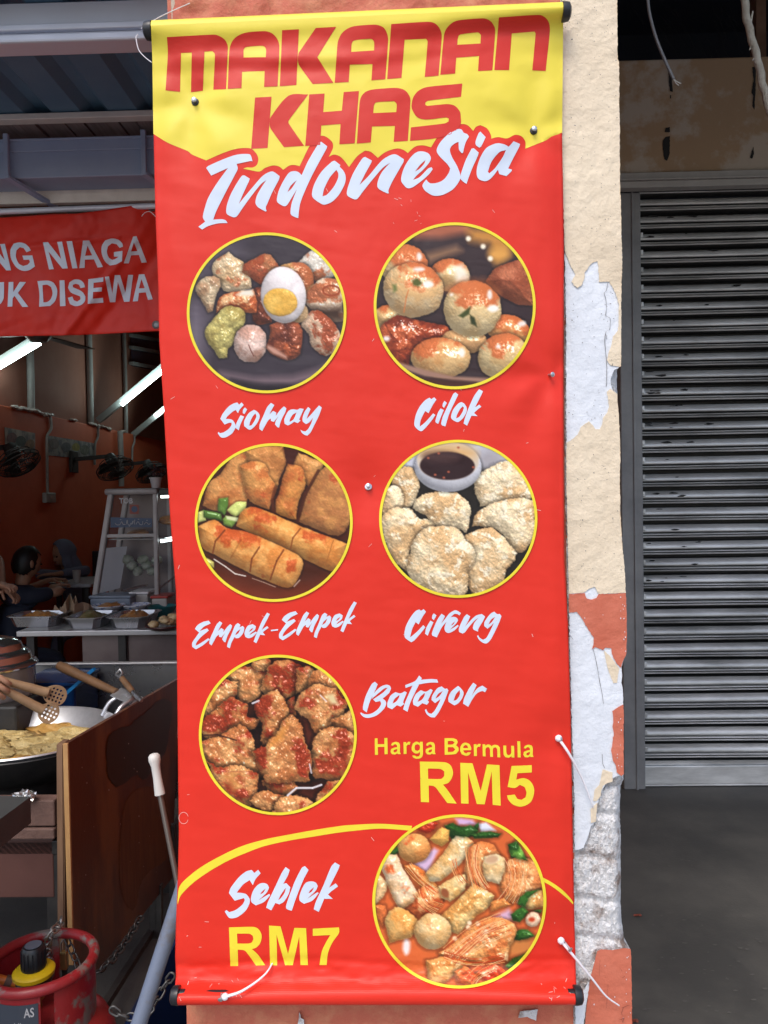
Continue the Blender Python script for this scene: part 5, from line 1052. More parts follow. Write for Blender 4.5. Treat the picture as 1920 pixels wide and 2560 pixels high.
# wall fans
def wall_fan(c, r, d, lab):
    d = Vector(d).normalized(); t = thing('wall_fan', c, lab, 'fan', 'black wall fans on the side wall')
    bm = bmesh.new(); obox(bm, Vector((-3.0, c.y + .05, c.z + .06)), c - d * .10, .035, .035); box(bm, (-3.0, c.y - .02, c.z - .06), (-2.97, c.y + .12, c.z + .14), .005); obj('bracket', bm, M['fan'], t)
    bm = bmesh.new(); lathe(bm, [(0, -.12), (.04, -.11), (.055, -.05), (.045, -.01), (0, 0)], c, 16, d); obj('motor', bm, M['fan'], t, 40)
    Q = Vector((0, 0, 1)).rotation_difference(d).to_matrix(); bm = bmesh.new()
    for rr_, h in ((r, .03), (r * .98, .06), (r * .75, .085), (r * .5, .095), (r * .25, .1), (r * .75, -.02), (r * .45, -.03)):
        tube(bm, [c + Q @ Vector((rr_ * math.cos(a), rr_ * math.sin(a), h)) for a in np.linspace(0, 2 * math.pi, 25)], .004, 5, False)
    for a in np.linspace(0, 2 * math.pi, 36, endpoint=False):
        e = Vector((math.cos(a), math.sin(a), 0)); tube(bm, [c + Q @ (e * r * .98 + Vector((0, 0, .06))), c + Q @ (e * r * .5 + Vector((0, 0, .095))), c + Q @ (e * .03 + Vector((0, 0, .1)))], .0022, 4, False)
        tube(bm, [c + Q @ (e * r + Vector((0, 0, .03))), c + Q @ (e * r * .45 + Vector((0, 0, -.03)))], .0022, 4, False)
    obj('cage', bm, M['fan'], t, 60)
    for k in range(3):
        bm = bmesh.new(); pts = []
        for s_, ww in ((.04, .03), (.5, .42), (.85, .5), (.95, .3)):
            pts.append((s_, ww))
        a0 = k * 2.094; L, Rr = [], []
        for s_, ww in pts:
            for sg, lst in ((-1, L), (1, Rr)):
                a = a0 + sg * ww; lst.append(bm.verts.new(c + Q @ Vector((r * s_ * math.cos(a), r * s_ * math.sin(a), .035 + sg * .018))))
        for i in range(3): bm.faces.new((L[i], L[i + 1], Rr[i + 1], Rr[i]))
        obj('blade', bm, M['fan'], t)
for u, v, X, r, d, lab in ((40, 1145, -2.72, .15, (.62, -.2, -.95), 'large black wall fan at the left edge below the square poster'), (284, 1163, -2.6, .165, (.5, -.35, -.95), 'black wall fan tilted down beside the pale post'), (375, 1175, -2.65, .165, (.5, -.35, -.95), 'dark wall fan beside the banner edge above the flower pot')):
    c = PX(u, v, X); wall_fan(c, r, d, lab)
# ------------------------------------------------------------------ awning, gutter, hanging sign
M['bluesheet'] = mat('blue_corrugated', (0.08, 0.17, 0.27), 0.55, (0.10, 0.20, 0.30), 5, bump=.1); M['purlin'] = mat('grey_purlin', (0.66, 0.64, 0.62), .5, (0.58, 0.56, 0.54), 10, metal=.1); M['lip'] = mat('zinc_edge', (0.62, 0.66, 0.76), .35, metal=.2)
M['gutterp'] = mat('blue_grey_gutter', (0.24, 0.30, 0.45), .5, (0.28, 0.34, 0.48), 5, bump=.1); M['plank'] = mat('brown_planks', (0.17, 0.125, 0.13), .8, (0.30, 0.24, 0.24), 6, stretch=(8, .6, 1)); M['fascia'] = mat('cream_fascia', (0.70, 0.67, 0.62), .6, (0.60, 0.57, 0.52), 14, bump=.2)
ax0, ax1 = -5.0, pil_x0 - .01
aw = thing('awning_roof', (-1.8, 1.6, 2.97), 'blue corrugated awning roof over the cooking stall', 'awning')
bm = bmesh.new(); pr = []
x = ax0
while x < ax1 + .3: pr += [(x, 0), (x + .10, 0), (x + .13, .03), (x + .17, .03)]; x += .20
zA = 2.955
for Yb in (0,):
    A1 = [bm.verts.new((a, .72, zA + h)) for a, h in pr]; A2 = [bm.verts.new((a, 2.3, zA + .005 + h)) for a, h in pr]
    for i in range(len(pr) - 1): bm.faces.new((A1[i], A1[i + 1], A2[i + 1], A2[i])[::-1])
obj('corrugated_sheet', bm, M['bluesheet'], aw).modifiers.new('s', 'SOLIDIFY').thickness = .002
bm = bmesh.new(); box(bm, (ax0, .95, 2.885), (ax1, 1.0, 2.952), .003); box(bm, (ax0, .93, 2.867), (ax1, 1.0, 2.8845), .004); box(bm, (ax0, .945, 2.860), (ax1, 1.0, 2.8665)); box(bm, (ax0, .93, 2.836), (ax1, 1.0, 2.8597), .006); obj('purlin', bm, M['lip'], aw)
zb = PY(0, 300, 1.54).z; bm = bmesh.new(); box(bm, (ax0, 1.54, zb), (ax1, 1.58, 2.953), .003); obj('purlin', bm, M['purlin'], aw)
bm = bmesh.new()
x = ax0
rnd = random.Random(5)
while x < ax1:
    ww = rnd.uniform(.06, .14); box(bm, (x, 1.585, 2.93 + rnd.uniform(0, .012)), (x + ww - .008, 1.955, 2.952)); x += ww
tag(obj('plank_soffit', bm, M['plank'], aw), 'dark brown planks under the awning')
zt_, zb_ = PY(0, 352, 1.60).z, PY(0, 447, 1.60).z
gt = thing('rain_gutter', (-1.8, 1.66, zb_), 'blue grey box gutter with metal straps under the awning', 'gutter')
bm = bmesh.new(); box(bm, (ax0, 1.60, zb_), (ax1, 1.72, zt_ - .02), .004); box(bm, (ax0, 1.592, zt_ - .045), (ax1, 1.6, zt_ - .002), .003); box(bm, (ax0, 1.586, zt_ - .008), (ax1, 1.6, zt_), .003); obj('trough', bm, M['gutterp'], gt)
for u in (20, 362, -330, -680):
    xx = PY(u, 400, 1.585).x; bm = bmesh.new(); box(bm, (xx - .009, 1.568, zb_ - .012), (xx + .009, 1.584, zt_ + .012), .003); obox(bm, (xx, 1.576, zb_ - .006), (xx + .09, 1.76, zb_ - .045), .026, .01); obj('strap', bm, M['gutterp'], gt)
zf0, zf1 = PY(0, 510, 1.72).z, PY(0, 470, 1.72).z
bm = bmesh.new(); box(bm, (ax0, 1.722, zf0), (ax1, 1.75, zb_ + .02), .003); centre(tag(obj('fascia_board', bm, M['fascia']), 'cream fascia board behind the gutter, above the hanging red sign', 'board'))
bm = bmesh.new(); a = PY(-300, 540, 1.71); b = PY(420, 514, 1.71); tube(bm, [a, b], .0105, 10); centre(tag(obj('hanging_pole', bm, M['lip'], None, 50), 'thin pale metal pole that the red sign is tied to', 'pole'))
# hanging red sign with two lines of lettering
M['sgn'] = mat('sign_red', (0.66, 0.032, 0.018), .42, (0.58, 0.028, 0.016), 4, spec=.25); M['sgnw'] = mat('sign_white', (0.62, 0.68, 0.78), .45)
def sgY(u, v):
    y = 1.74 + .05 * math.sin(u * .008 + v * .006)
    y -= .030 * (fbm(u * .011 + v * .004, v * .009 - u * .006, 91, 4) - .5) + .05 * (fbm(u * .004 + v * .004, v * .003 - u * .004, 92, 2) - .5)
    c = (u + v * .75 - 790); y -= .010 * math.exp(-(c / 14) ** 2) * (1 if v > 600 else .3); c = (u + v * .8 - 900); y += .012 * math.exp(-(c / 22) ** 2)
    c = v - (625 - u * .11); y -= .006 * math.exp(-(c / 6) ** 2) * (1 if u < 300 else .2)
    return y
def stop(u): return float(np.interp(u, [-420,-200,0,60,130,190,260,330,370,420], [540,548,544,540,535,534,525,514,510,505]))
def sbot(u): return float(np.interp(u, [-420,0,200,420], [852,841,838,826]))
sg = thing('hanging_sign', PY(100, 836, 1.74), 'creased red cloth sign with white capital letters hung under the gutter', 'sign')
bm = bmesh.new(); g = []
for j in range(61):
    row = []
    for i in range(161):
        u = -420 + 832 * i / 160; v = stop(u) + (sbot(u) - stop(u)) * j / 60; row.append(bm.verts.new(PY(u, v, sgY(u, v))))
    g.append(row)
for a, b in zip(g, g[1:]):
    for i in range(160): bm.faces.new((a[i], a[i + 1], b[i + 1], b[i])[::-1])
obj('cloth', bm, M['sgn'], sg, 80).modifiers.new('s', 'SOLIDIFY').thickness = .001
SG = lambda p: tr((0, 560), .24111, p)
sl = {'NIAGA': ([[(445,190),(497,187),(635,365),(592,185),(643,182),(703,460),(648,463),(503,285),(558,468),(508,472)], [(690,180),(747,176),(803,458),(750,461)], [(860,172),(925,170),(1068,445),(1012,452),(975,367),(880,370),(878,455),(822,458)],
 [(1275,235),(1240,248),(1210,210),(1160,200),(1120,230),(1108,290),(1130,350),(1165,372),(1190,365),(1230,340),(1182,338),(1180,292),(1270,278),(1265,385),(1200,420),(1140,430),(1090,390),(1055,310),(1055,230),(1090,170),(1160,150),(1230,165),(1270,205)],
 [(1380,130),(1415,125),(1523,398),(1468,402),(1440,320),(1360,325),(1335,408),(1283,408)],
 [(320,275),(275,293),(245,250),(205,240),(170,275),(165,340),(195,410),(240,435),(290,420),(310,395),(302,370),(245,372),(232,328),(335,325),(362,440),(300,480),(235,485),(170,450),(115,360),(108,270),(140,205),(200,190),(260,205),(300,240)],
 [(-130,215),(-80,212),(50,375),(0,210),(50,205),(115,480),(65,482),(-75,310),(-20,490),(-70,492)]],
 [[(907,225),(882,330),(955,325)], [(1388,190),(1358,285),(1425,280)]]),
 'DISEWA': ([[(-150,610),(-95,608),(-90,770),(-60,815),(-20,790),(-15,605),(42,602),(38,770),(10,825),(-60,850),(-130,830),(-148,770)], [(90,602),(138,600),(138,705),(205,600),(270,602),(185,715),(295,860),(232,860),(150,745),(132,770),(128,855),(78,858)],
 [(388,592),(500,587),(555,610),(590,670),(592,730),(570,800),(520,850),(405,858),(408,720)], [(618,585),(668,583),(680,850),(622,853)],
 [(880,655),(835,665),(820,630),(785,620),(755,630),(755,655),(850,700),(885,750),(880,800),(840,840),(780,852),(725,830),(703,765),(750,752),(765,790),(800,805),(835,780),(830,750),(735,710),(705,660),(720,605),(770,575),(830,580),(870,615)],
 [(915,572),(1072,553),(1070,598),(970,610),(968,665),(1058,655),(1055,700),(965,705),(962,775),(1068,765),(1072,815),(910,828)],
 [(1087,548),(1130,543),(1165,720),(1190,530),(1245,530),(1300,710),(1328,528),(1380,528),(1343,805),(1287,808),(1222,600),(1195,810),(1140,812)],
 [(1440,522),(1497,520),(1583,780),(1535,788),(1510,708),(1440,715),(1430,800),(1377,803)]],
 [[(440,635),(490,630),(530,655),(545,720),(525,780),(490,808),(450,812)], [(1467,570),(1440,668),(1500,665)]])}
bm = bmesh.new()
for word, (os_, hs_) in sl.items():
    V, T = flat([crom(SG(o), 4, True, 40) for o in os_], [crom(SG(h), 4, True, 40) for h in hs_], 9); put_flat(bm, V, T, lambda u, v: PY(u, v, sgY(u, v) - .0022))
obj('lettering', bm, M['sgnw'], sg, 80, 'white capital letters NG NIAGA over UK DISEWA')
for u, v in ((379, 518), (390, 812)):
    bm = bmesh.new(); p = PY(u, v, sgY(u, v) - .002); lathe(bm, [(.008, 0), (.0145, .003), (.016, 0), (.0145, -.002), (.008, -.001), (.008, 0)], p, 16, (0, -1, 0)); lathe(bm, [(0, .0004), (.008, .0004)], p, 12, (0, -1, 0)); obj('eyelet', bm, M['fanmetal'], sg, 50)
bm = bmesh.new(); c = crom([(354,541),(362,532),(375,529),(392,545)], 4); tube(bm, [PY(q[0], q[1], 1.62) for q in c], .0012, 5); centre(tag(obj('string', bm, M['tie']), 'curled white thread at the top corner of the hanging red sign', 'string'))
# ------------------------------------------------------------------ the eating shop: counter, cabinet, diners
M['ss'] = mat('stainless', (0.42, 0.43, 0.45), .28, (0.36, 0.37, 0.39), 9, metal=.9, rvar=.08); M['sstop'] = mat('stainless_top', (0.5, 0.5, 0.51), .4, metal=.7); M['blk'] = mat('black_paint', (0.012, 0.012, 0.013), .45, (0.03, 0.028, 0.026), 14)
M['greyfr'] = mat('grey_frame', (0.33, 0.31, 0.31), .45, (0.27, 0.25, 0.25), 8, metal=.3); M['glass'] = mat('cabinet_glass', (0.25, 0.27, 0.30), .05, alpha=.13, spec=.6); M['whitep'] = mat('white_plastic', (0.62, 0.62, 0.63), .4); M['paleback'] = mat('pale_sheet', (0.42, 0.44, 0.48), .4)
M['brownpanel'] = mat('brown_steel_panel', (0.13, 0.10, 0.10), .35, (0.18, 0.145, 0.14), 4, metal=.4)
zc = PD(200, 1577, 4.0).z
ct = thing('serving_counter', (-2.0, 3.3, 0), 'long steel serving counter carrying food trays in the shop', 'counter')
cx0, cx1 = PD(40, 1577, 4.0).x, -.5
bm = bmesh.new(); box(bm, (cx0, 2.85, zc - .028), (cx1, 3.75, zc), .004); obj('top', bm, M['sstop'], ct)
for ua, ub in ((205, 318), (320, 470)):
    a, b = PD(ua, 1600, 4.05).x, PD(ub, 1600, 4.05).x; bm = bmesh.new(); box(bm, (a, 2.9, .2), (b, 2.92, zc - .03), .003); obj('front_panel', bm, M['brownpanel'], ct)
for x in (cx0 + .06, cx0 + .55):
    for y in (2.9, 3.7):
        bm = bmesh.new(); box(bm, (x - .02, y - .02, 0), (x + .02, y + .02, zc - .028)); obj('leg', bm, M['blk'], ct)
# trays with food
M['curry'] = mat('curry', (0.42, 0.19, 0.045), .35, (0.22, 0.08, 0.02), 30, bump=1); M['greens'] = mat('dark_greens', (0.08, 0.10, 0.03), .4, (0.2, 0.13, 0.05), 30, bump=1)
def tray(u0, u1, dist, lab, fm, lid=False, d2=.30):
    a, b = PD(u0, 1550, dist), PD(u1, 1550, dist); y0 = dist + CAM.y; z0, z1 = zc + .002, zc + .062; x0, x1 = a.x, b.x; y1 = y0 + d2
    t = thing('food_tray', ((x0 + x1) / 2, (y0 + y1) / 2, z0), lab, 'tray', 'steel food trays on the counter'); bm = bmesh.new()
    def rg(s, z, cut=.03): 
        return [bm.verts.new((x, y, z)) for x, y in ((x0+s+cut,y0+s),(x1-s-cut,y0+s),(x1-s,y0+s+cut),(x1-s,y1-s-cut),(x1-s-cut,y1-s),(x0+s+cut,y1-s),(x0+s,y1-s-cut),(x0+s,y0+s+cut))]
    rs = [rg(.03, z0), rg(.014, z1 - .004), rg(0, z1 - .003), rg(0, z1), rg(.016, z1), rg(.03, z0 + .004)]
    bm.faces.new(rs[0][::-1]); bm.faces.new(rs[-1])
    for p, q in zip(rs, rs[1:]):
        for i in range(8): bm.faces.new((p[i], p[(i + 1) % 8], q[(i + 1) % 8], q[i]))
    obj('pan', bm, M['ss'], t)
    bm = bmesh.new(); nx = 16; g = []
    for j in range(nx + 1):
        row = []
        for i in range(nx + 1):
            x = x0 + .03 + (x1 - x0 - .06) * i / nx; y = y0 + .035 + (y1 - y0 - .07) * j / nx; row.append(bm.verts.new((x, y, z0 + .030 + .045 * math.sin(math.pi * i / nx) * math.sin(math.pi * j / nx) + .03 * fbm(x * 40, y * 40, 5, 3) - .012)))
        g.append(row)
    for p, q in zip(g, g[1:]):
        for i in range(nx): bm.faces.new((p[i], p[i + 1], q[i + 1], q[i]))
    obj('food', bm, fm, t, 50)
tray(8, 140, 4.1, 'steel food tray at the left end of the counter', M['curry'], d2=.24); tray(150, 252, 4.02, 'steel food tray in the middle of the counter', M['greens']); tray(258, 366, 4.02, 'steel food tray with orange curry beside the banner', M['curry'])
M['bluewhite'] = mat('blue_white_china', (0.6, 0.63, 0.68), .25, (0.08, 0.12, 0.35), 40, .5, .62); M['teal'] = mat('teal_plastic', (0.02, 0.12, 0.13), .35); M['lidred'] = mat('red_lid', (0.35, 0.03, 0.02), .4); M['tub'] = mat('clear_tub', (0.36, 0.34, 0.32), .3); M['binblue'] = mat('grey_blue_bin', (0.16, 0.20, 0.26), .4); M['paper'] = mat('brown_paper', (0.36, 0.25, 0.17), .7, (0.28, 0.19, 0.12), 9, bump=.8, bscale=30)
def plate(u, v, dist, r, lab, food=None):
    p = PD(u, v, dist); p.z = max(zc + .003, p.z); t = thing('plate', p, lab, 'plate', 'plates on the counter'); bm = bmesh.new(); lathe(bm, [(0, .002), (r * .6, .002), (r * .85, .016), (r, .03), (r * .98, .033), (r * .8, .022), (r * .55, .008), (0, .007)], p, 28); obj('dish', bm, M['bluewhite'], t, 40)
    if food: bm = bmesh.new(); blob(bm, p + Vector((0, 0, .022)), (r * .6, r * .6, .025), 5, .5, 3, 4); obj('food', bm, food, t, 50)
plate(272, 1526, 4.4, .095, 'blue patterned plate with yellow food, left one behind the trays', M['curry']); plate(340, 1524, 4.45, .085, 'empty blue patterned plate behind the curry tray')
M['cream'] = mat('pale_food', (0.55, 0.42, 0.24), .5, (0.38, 0.26, 0.12), 30, bump=1); M['redblk'] = mat('dark_red_plate', (0.06, 0.01, 0.01), .3)
p = PD(412, 1562, 4.0); p.z = zc + .003; t = thing('plate', p, 'dark red plate piled with pale fried food at the banner edge', 'plate', 'plates on the counter'); bm = bmesh.new(); lathe(bm, [(0, 0), (.07, 0), (.1, .02), (.098, .024), (.06, .008), (0, .008)], p, 28); obj('dish', bm, M['redblk'], t, 40)
bm = bmesh.new(); rnd = random.Random(2)
for k in range(9): blob(bm, p + Vector((rnd.uniform(-.05, .06), rnd.uniform(-.05, .05), .03 + .012 * k / 3)), (.028, .026, .02), k, .4, 2)
obj('food', bm, M['cream'], t, 50)
t = thing('bowl', PD(405, 1520, 4.45), 'teal plastic bowl on the counter beside the banner', 'bowl'); p = t.location; p.z = zc + .003; bm = bmesh.new(); lathe(bm, [(0, 0), (.05, 0), (.085, .06), (.088, .062), (.08, .06), (.045, .008), (0, .006)], p, 28); obj('shell', bm, M['teal'], t, 40)
for (ua, ub, va, vb, dist, nm, lab, m, lm) in ((222, 328, 1490, 1535, 4.48, 'plastic_box', 'grey blue plastic box under the display cabinet', 'binblue', 'binblue'), (322, 372, 1480, 1515, 4.58, 'food_tub', 'clear food tub with pale lid behind the plates', 'tub', 'whitep'), (376, 420, 1490, 1525, 4.52, 'food_tub', 'food tub with red lid beside the banner', 'tub', 'lidred')):
    a, b = PD(ua, va, dist), PD(ub, vb, dist); Y = dist + CAM.y; t = thing(nm, ((a.x + b.x) / 2, Y + .08, zc + .002), lab, 'box', 'boxes on the counter'); zt2 = max(a.z, zc + .08)
    bm = bmesh.new(); box(bm, (a.x + .006, Y, zc + .002), (b.x - .006, Y + .16, zt2 - .016), .008); obj('body', bm, M[m], t); bm = bmesh.new(); box(bm, (a.x, Y - .006, zt2 - .0155), (b.x, Y + .166, zt2), .005); obj('lid', bm, M[lm], t)
bm = bmesh.new(); rnd = random.Random(9); base = [PD(u, 1532, 4.35) for u in (140, 165, 190, 222)]; tops = [(135, 1512), (152, 1526), (166, 1504), (178, 1482), (186, 1512), (205, 1506), (222, 1510)]
tp = [PD(u, v, 4.35 + .05 * rnd.uniform(-1, 1)) for u, v in tops]; lo = [Vector((q.x, q.y + rnd.uniform(-.05, .05), zc + .004)) for q in tp]
for off in (0, .07):
    V1 = [bm.verts.new(q + Vector((0, off + rnd.uniform(-.02, .02), -off * .3))) for q in tp]; V2 = [bm.verts.new(q + Vector((0, off * .6, 0))) for q in lo]
    for i in range(len(V1) - 1): bm.faces.new((V1[i], V2[i], V2[i + 1], V1[i + 1]))
o = tag(obj('paper_bag', bm, M['paper']), 'crumpled brown paper bag among the trays', 'bag'); o.modifiers.new('s', 'SOLIDIFY').thickness = .004; centre(o)
# glass display cabinet: sloping customer side to the left
cab_ = thing('display_cabinet', PD(320, 1540, 4.6), 'grey framed glass food cabinet with stickers on the counter', 'cabinet'); Y0, Y1 = 3.45, 3.72
def cpt(u, v, Y=Y0): return PY(u, v, Y)
def bar(nm, a, b, w_, h_, m='greyfr'): bm = bmesh.new(); obox(bm, a, b, w_, h_, (0, 1, 0), .004); return obj(nm, bm, M[m], cab_)
dY = Vector((0, Y1 - Y0, 0)); tl, tr_, bl, br = cpt(278, 1236), cpt(388, 1234), cpt(232, 1535), cpt(394, 1535); rt, rb = cpt(470, 1232), cpt(470, 1535)
for o_ in (Vector((0, 0, 0)), dY):
    bar('frame_bar', tl + o_, bl + o_, .03, .04); bar('frame_bar', tr_ + o_, br + o_, .024, .03); bar('frame_bar', rt + o_, rb + o_, .024, .03)
bar('frame_bar', cpt(256, 1340), cpt(390, 1338), .02, .02); bar('frame_bar', bl, br, .02, .02)
bm = bmesh.new(); a, b = cpt(262, 1222), cpt(395, 1236); box(bm, (a.x, Y0 - .02, b.z), (b.x, Y1 + .02, a.z), .014); obj('top_hood', bm, M['greyfr'], cab_, 40); bm = bmesh.new(); a, b = cpt(396, 1222), cpt(475, 1236); box(bm, (a.x, Y0, b.z), (b.x, Y1, a.z), .006); obj('top_hood', bm, M['blk'], cab_)
def quad(nm, pts, m, par): bm = bmesh.new(); bm.faces.new([bm.verts.new(p) for p in pts]); return obj(nm, bm, M[m], par)
quad('glass_pane', [tl + dY * .02, tr_ + dY * .02, br + dY * .02, bl + dY * .02][::-1], 'glass', cab_); quad('glass_pane', [tr_ + dY * .02, rt + dY * .02, rb + dY * .02, br + dY * .02][::-1], 'glass', cab_)
bm = bmesh.new(); f = [tl + dY, rt + dY, rb + dY, bl + dY]; bm.faces.new([bm.verts.new(p) for p in f][::-1]); obj('back_panel', bm, M['brownpanel'], cab_)
bm = bmesh.new(); box(bm, cpt(262, 1346) + Vector((.01, .03, -.012)), cpt(470, 1346) + Vector((0, .25, 0))); obj('shelf', bm, M['greyfr'], cab_)
bm = bmesh.new(); blob(bm, cpt(345, 1335, Y0 + .15), (.07, .06, .03), 4, .3, 2); blob(bm, cpt(420, 1300, Y0 + .15), (.06, .06, .03), 6, .3, 2); tag(obj('cooked_food', bm, M['curry'], cab_, 50), 'brown food on the cabinet shelf')
quad('white_board', [cpt(262, 1370, Y0 + .1), cpt(318, 1366, Y0 + .14), cpt(300, 1470, Y0 + .14), cpt(242, 1485, Y0 + .1)][::-1], 'paleback', cab_)
bm = bmesh.new(); rnd = random.Random(6)
for k in range(7): blob(bm, cpt(320 + 12 * k, 1400 + 14 * (k % 3), Y0 + .12), (.035, .03, .03), k, .4, 2)
tag(obj('vegetables', bm, mat('greens_in_bag', (.12, .15, .08), .4, (.3, .32, .28), 20), cab_, 50), 'pale green vegetables behind the glass')
for a_, b_ in (((300, 1478), (368, 1462)), ((392, 1475), (440, 1440))): bar('tong', cpt(*a_, Y0 + .03), cpt(*b_, Y0 + .2), .012, .008, 'ss')
M['tubein'] = mat('cabinet_lamp', (0.85, 0.98, 1.0), .4, emit=3.0); bm = bmesh.new(); tube(bm, [cpt(402, 1242, Y0 + .1), cpt(470, 1240, Y0 + .1)], .008, 8); obj('lamp_tube', bm, M['tubein'], cab_); bm = bmesh.new(); tube(bm, [cpt(402, 1352, Y0 + .08), cpt(470, 1340, Y0 + .08)], .013, 8); obj('lamp_tube', bm, M['tubein'], cab_)
def word(txt, q, fn, m, par, nm='lettering', bold=.02, lab=None):
    V, T = glyphs(txt, bold); q = [np.array(p, float) for p in q]; bm = bmesh.new(); vs = []
    for a, b in V: p = q[0]*(1-a)*(1-b) + q[1]*a*(1-b) + q[2]*a*b + q[3]*(1-a)*b; vs.append(bm.verts.new(fn(*p)))
    for t in T:
        try: bm.faces.new([vs[i] for i in t])
        except ValueError: pass
    return obj(nm, bm, m, par, 0, lab)
on_g = lambda o: (lambda u, v: PY(u, v, Y0 - .012 - o))
M['stw'] = mat('sticker_white', (.42, .42, .44), .5); M['stb'] = mat('sticker_blue', (.045, .075, .14), .5); M['str'] = mat('sticker_red', (.22, .035, .02), .5); M['sty'] = mat('sticker_yellow', (.35, .27, .03), .5)
word('TOB', [(298, 1259), (332, 1259), (332, 1245), (298, 1245)], on_g(0), M['stw'], cab_, 'sticker', .03, 'white letters TOB')
bm = bmesh.new(); V, T = flat([np.array([(324,1262),(347,1262),(347,1285),(324,1285)])], [], 0); put_flat(bm, V, T, on_g(0)); obj('sticker', bm, M['str'], cab_, 0, 'round blue emblem on a red square'); bm = bmesh.new(); put_flat(bm, *flat([np.array([(336 + 8 * math.cos(a), 1273 + 8 * math.sin(a)) for a in np.linspace(0, 6.28, 18, endpoint=False)])], [], 0), on_g(.001)); put_flat(bm, *flat([np.array([(331,1272),(338,1268),(341,1272),(335,1276)])], [], 0), on_g(.002)); obj('emblem', bm, M['stb'], cab_)
bm = bmesh.new(); put_flat(bm, *flat([np.array([(277,1293),(380,1296),(380,1318),(276,1319)])], [], 0), on_g(0)); stk = obj('sticker', bm, M['stb'], cab_, 0, 'blue strip sticker with white curving script')
bm = bmesh.new()
for k, st in enumerate(([(288,1308),(292,1312),(300,1311),(304,1304),(308,1311),(314,1311)], [(316,1311),(318,1300),(320,1311),(327,1312),(333,1302),(331,1310),(326,1308)], [(336,1311),(337,1299)], [(340,1311),(345,1304),(350,1311),(356,1311),(357,1303)], [(360,1311),(366,1306),(372,1311),(376,1308)], [(300,1299),(303,1299)], [(345,1298),(348,1298)], [(322,1315),(325,1315)], [(366,1301),(369,1301)])):
    c = crom(st, 2); tube(bm, [on_g(.002 + k * .0002)(q[0], q[1]) for q in c], .0022, 5)
obj('script_lettering', bm, M['stw'], cab_)
M['pot'] = mat('white_pot', (.5, .48, .5), .4); M['flower'] = mat('dark_leaves', (.03, .02, .025), .7, (.07, .03, .04), 30)
t = thing('flower_pot', cpt(390, 1221, Y0 + .12), 'white flower pot with dark plant on top of the cabinet', 'flower pot'); p = t.location; bm = bmesh.new(); lathe(bm, [(0, 0), (.025, 0), (.035, .058), (.04, .06), (.04, .068), (.03, .066), (0, .06)], p, 24); obj('pot', bm, M['pot'], t, 40); bm = bmesh.new(); rnd = random.Random(1)
for k in range(60):
    a = rnd.random() * 6.28; d = Vector((math.cos(a) * rnd.random(), math.sin(a) * rnd.random(), rnd.uniform(.3, 1.4))); q = p + Vector((0, 0, .06)) + d * .05; s_ = Vector((rnd.uniform(-1, 1), rnd.uniform(-1, 1), rnd.uniform(-1, 1))).normalized() * .012; e_ = d.cross(s_).normalized() * .007
    bm.faces.new([bm.verts.new(q - s_), bm.verts.new(q + e_), bm.verts.new(q + s_), bm.verts.new(q - e_)])
obj('leaves', bm, M['flower'], t)
# dining table things
M['tabletop'] = mat('grey_table', (.34, .34, .36), .4); M['blackseat'] = mat('black_chair', (.012, .012, .014), .5)
def table(u0, u1, v, dist, lab):
    a, b = PD(u0, v, dist), PD(u1, v, dist); t = thing('dining_table', ((a.x + b.x) / 2, a.y + .3, 0), lab, 'table', 'dining tables in the shop'); bm = bmesh.new(); box(bm, (a.x, a.y, a.z - .025), (b.x, a.y + .6, a.z), .006); obj('tabletop', bm, M['tabletop'], t)
    for x in (a.x + .05, b.x - .05):
        for y in (a.y + .06, a.y + .54): bm = bmesh.new(); box(bm, (x - .015, y - .015, 0), (x + .015, y + .015, a.z - .0255)); obj('leg', bm, M['blk'], t)
    return a
ta = table(122, 226, 1462, 5.85, 'grey dining table between the two seated diners'); tb_ = table(-80, 95, 1392, 7.0, 'pale long table behind the diners')
def chair(c, lab):
    t = thing('dining_chair', c, lab, 'chair', 'black dining chairs'); z = .48
    bm = bmesh.new(); box(bm, c + Vector((-.2, -.2, z - .03)), c + Vector((.2, .2, z)), .015); obj('seat', bm, M['blackseat'], t); bm = bmesh.new(); box(bm, c + Vector((-.2, .17, z + .12)), c + Vector((.2, .205, z + .62)), .015); obj('backrest', bm, M['blackseat'], t)
    for sx in (-.17, .17):
        bm = bmesh.new(); obox(bm, c + Vector((sx, .19, z)), c + Vector((sx, .19, z + .2)), .03, .03, (0, 1, 0)); obj('back_post', bm, M['blackseat'], t)
        for sy in (-.17, .17): bm = bmesh.new(); obox(bm, c + Vector((sx, sy, 0)), c + Vector((sx, sy, z - .03)), .03, .03, (0, 1, 0)); obj('leg', bm, M['blackseat'], t)
chair(Vector((PD(190, 1400, 7.2).x, 6.05, 0)), 'black dining chair behind the woman in the grey headscarf'); chair(Vector((PD(35, 1400, 7.2).x, 6.2, 0)), 'black dining chair beside the pale long table')
t = thing('tumbler', PD(192, 1449, 5.95), 'tumbler of yellow drink in front of the seated woman', 'glass'); p = t.location; p.z = ta.z + .001; bm = bmesh.new(); lathe(bm, [(0, 0), (.025, 0), (.031, .1), (.029, .1), (.024, .006), (0, .006)], p, 18); obj('cup', bm, M['tub'], t, 40); bm = bmesh.new(); lathe(bm, [(0, .008), (.0235, .008), (.0265, .06), (0, .06)], p, 18); obj('drink', bm, mat('yellow_drink', (.5, .42, .03), .3), t, 40)
p = PD(145, 1456, 5.95); p.z = ta.z + .001; t = thing('dinner_plate', p, 'white plate of rice in front of the seated woman', 'plate'); bm = bmesh.new(); lathe(bm, [(0, 0), (.06, 0), (.09, .012), (.088, .015), (.06, .004), (0, .004)], p, 24); obj('dish', bm, M['whitep'], t, 40); bm = bmesh.new(); blob(bm, p + Vector((0, 0, .01)), (.05, .05, .015), 4, .4, 2); obj('rice', bm, M['cream'], t, 50)
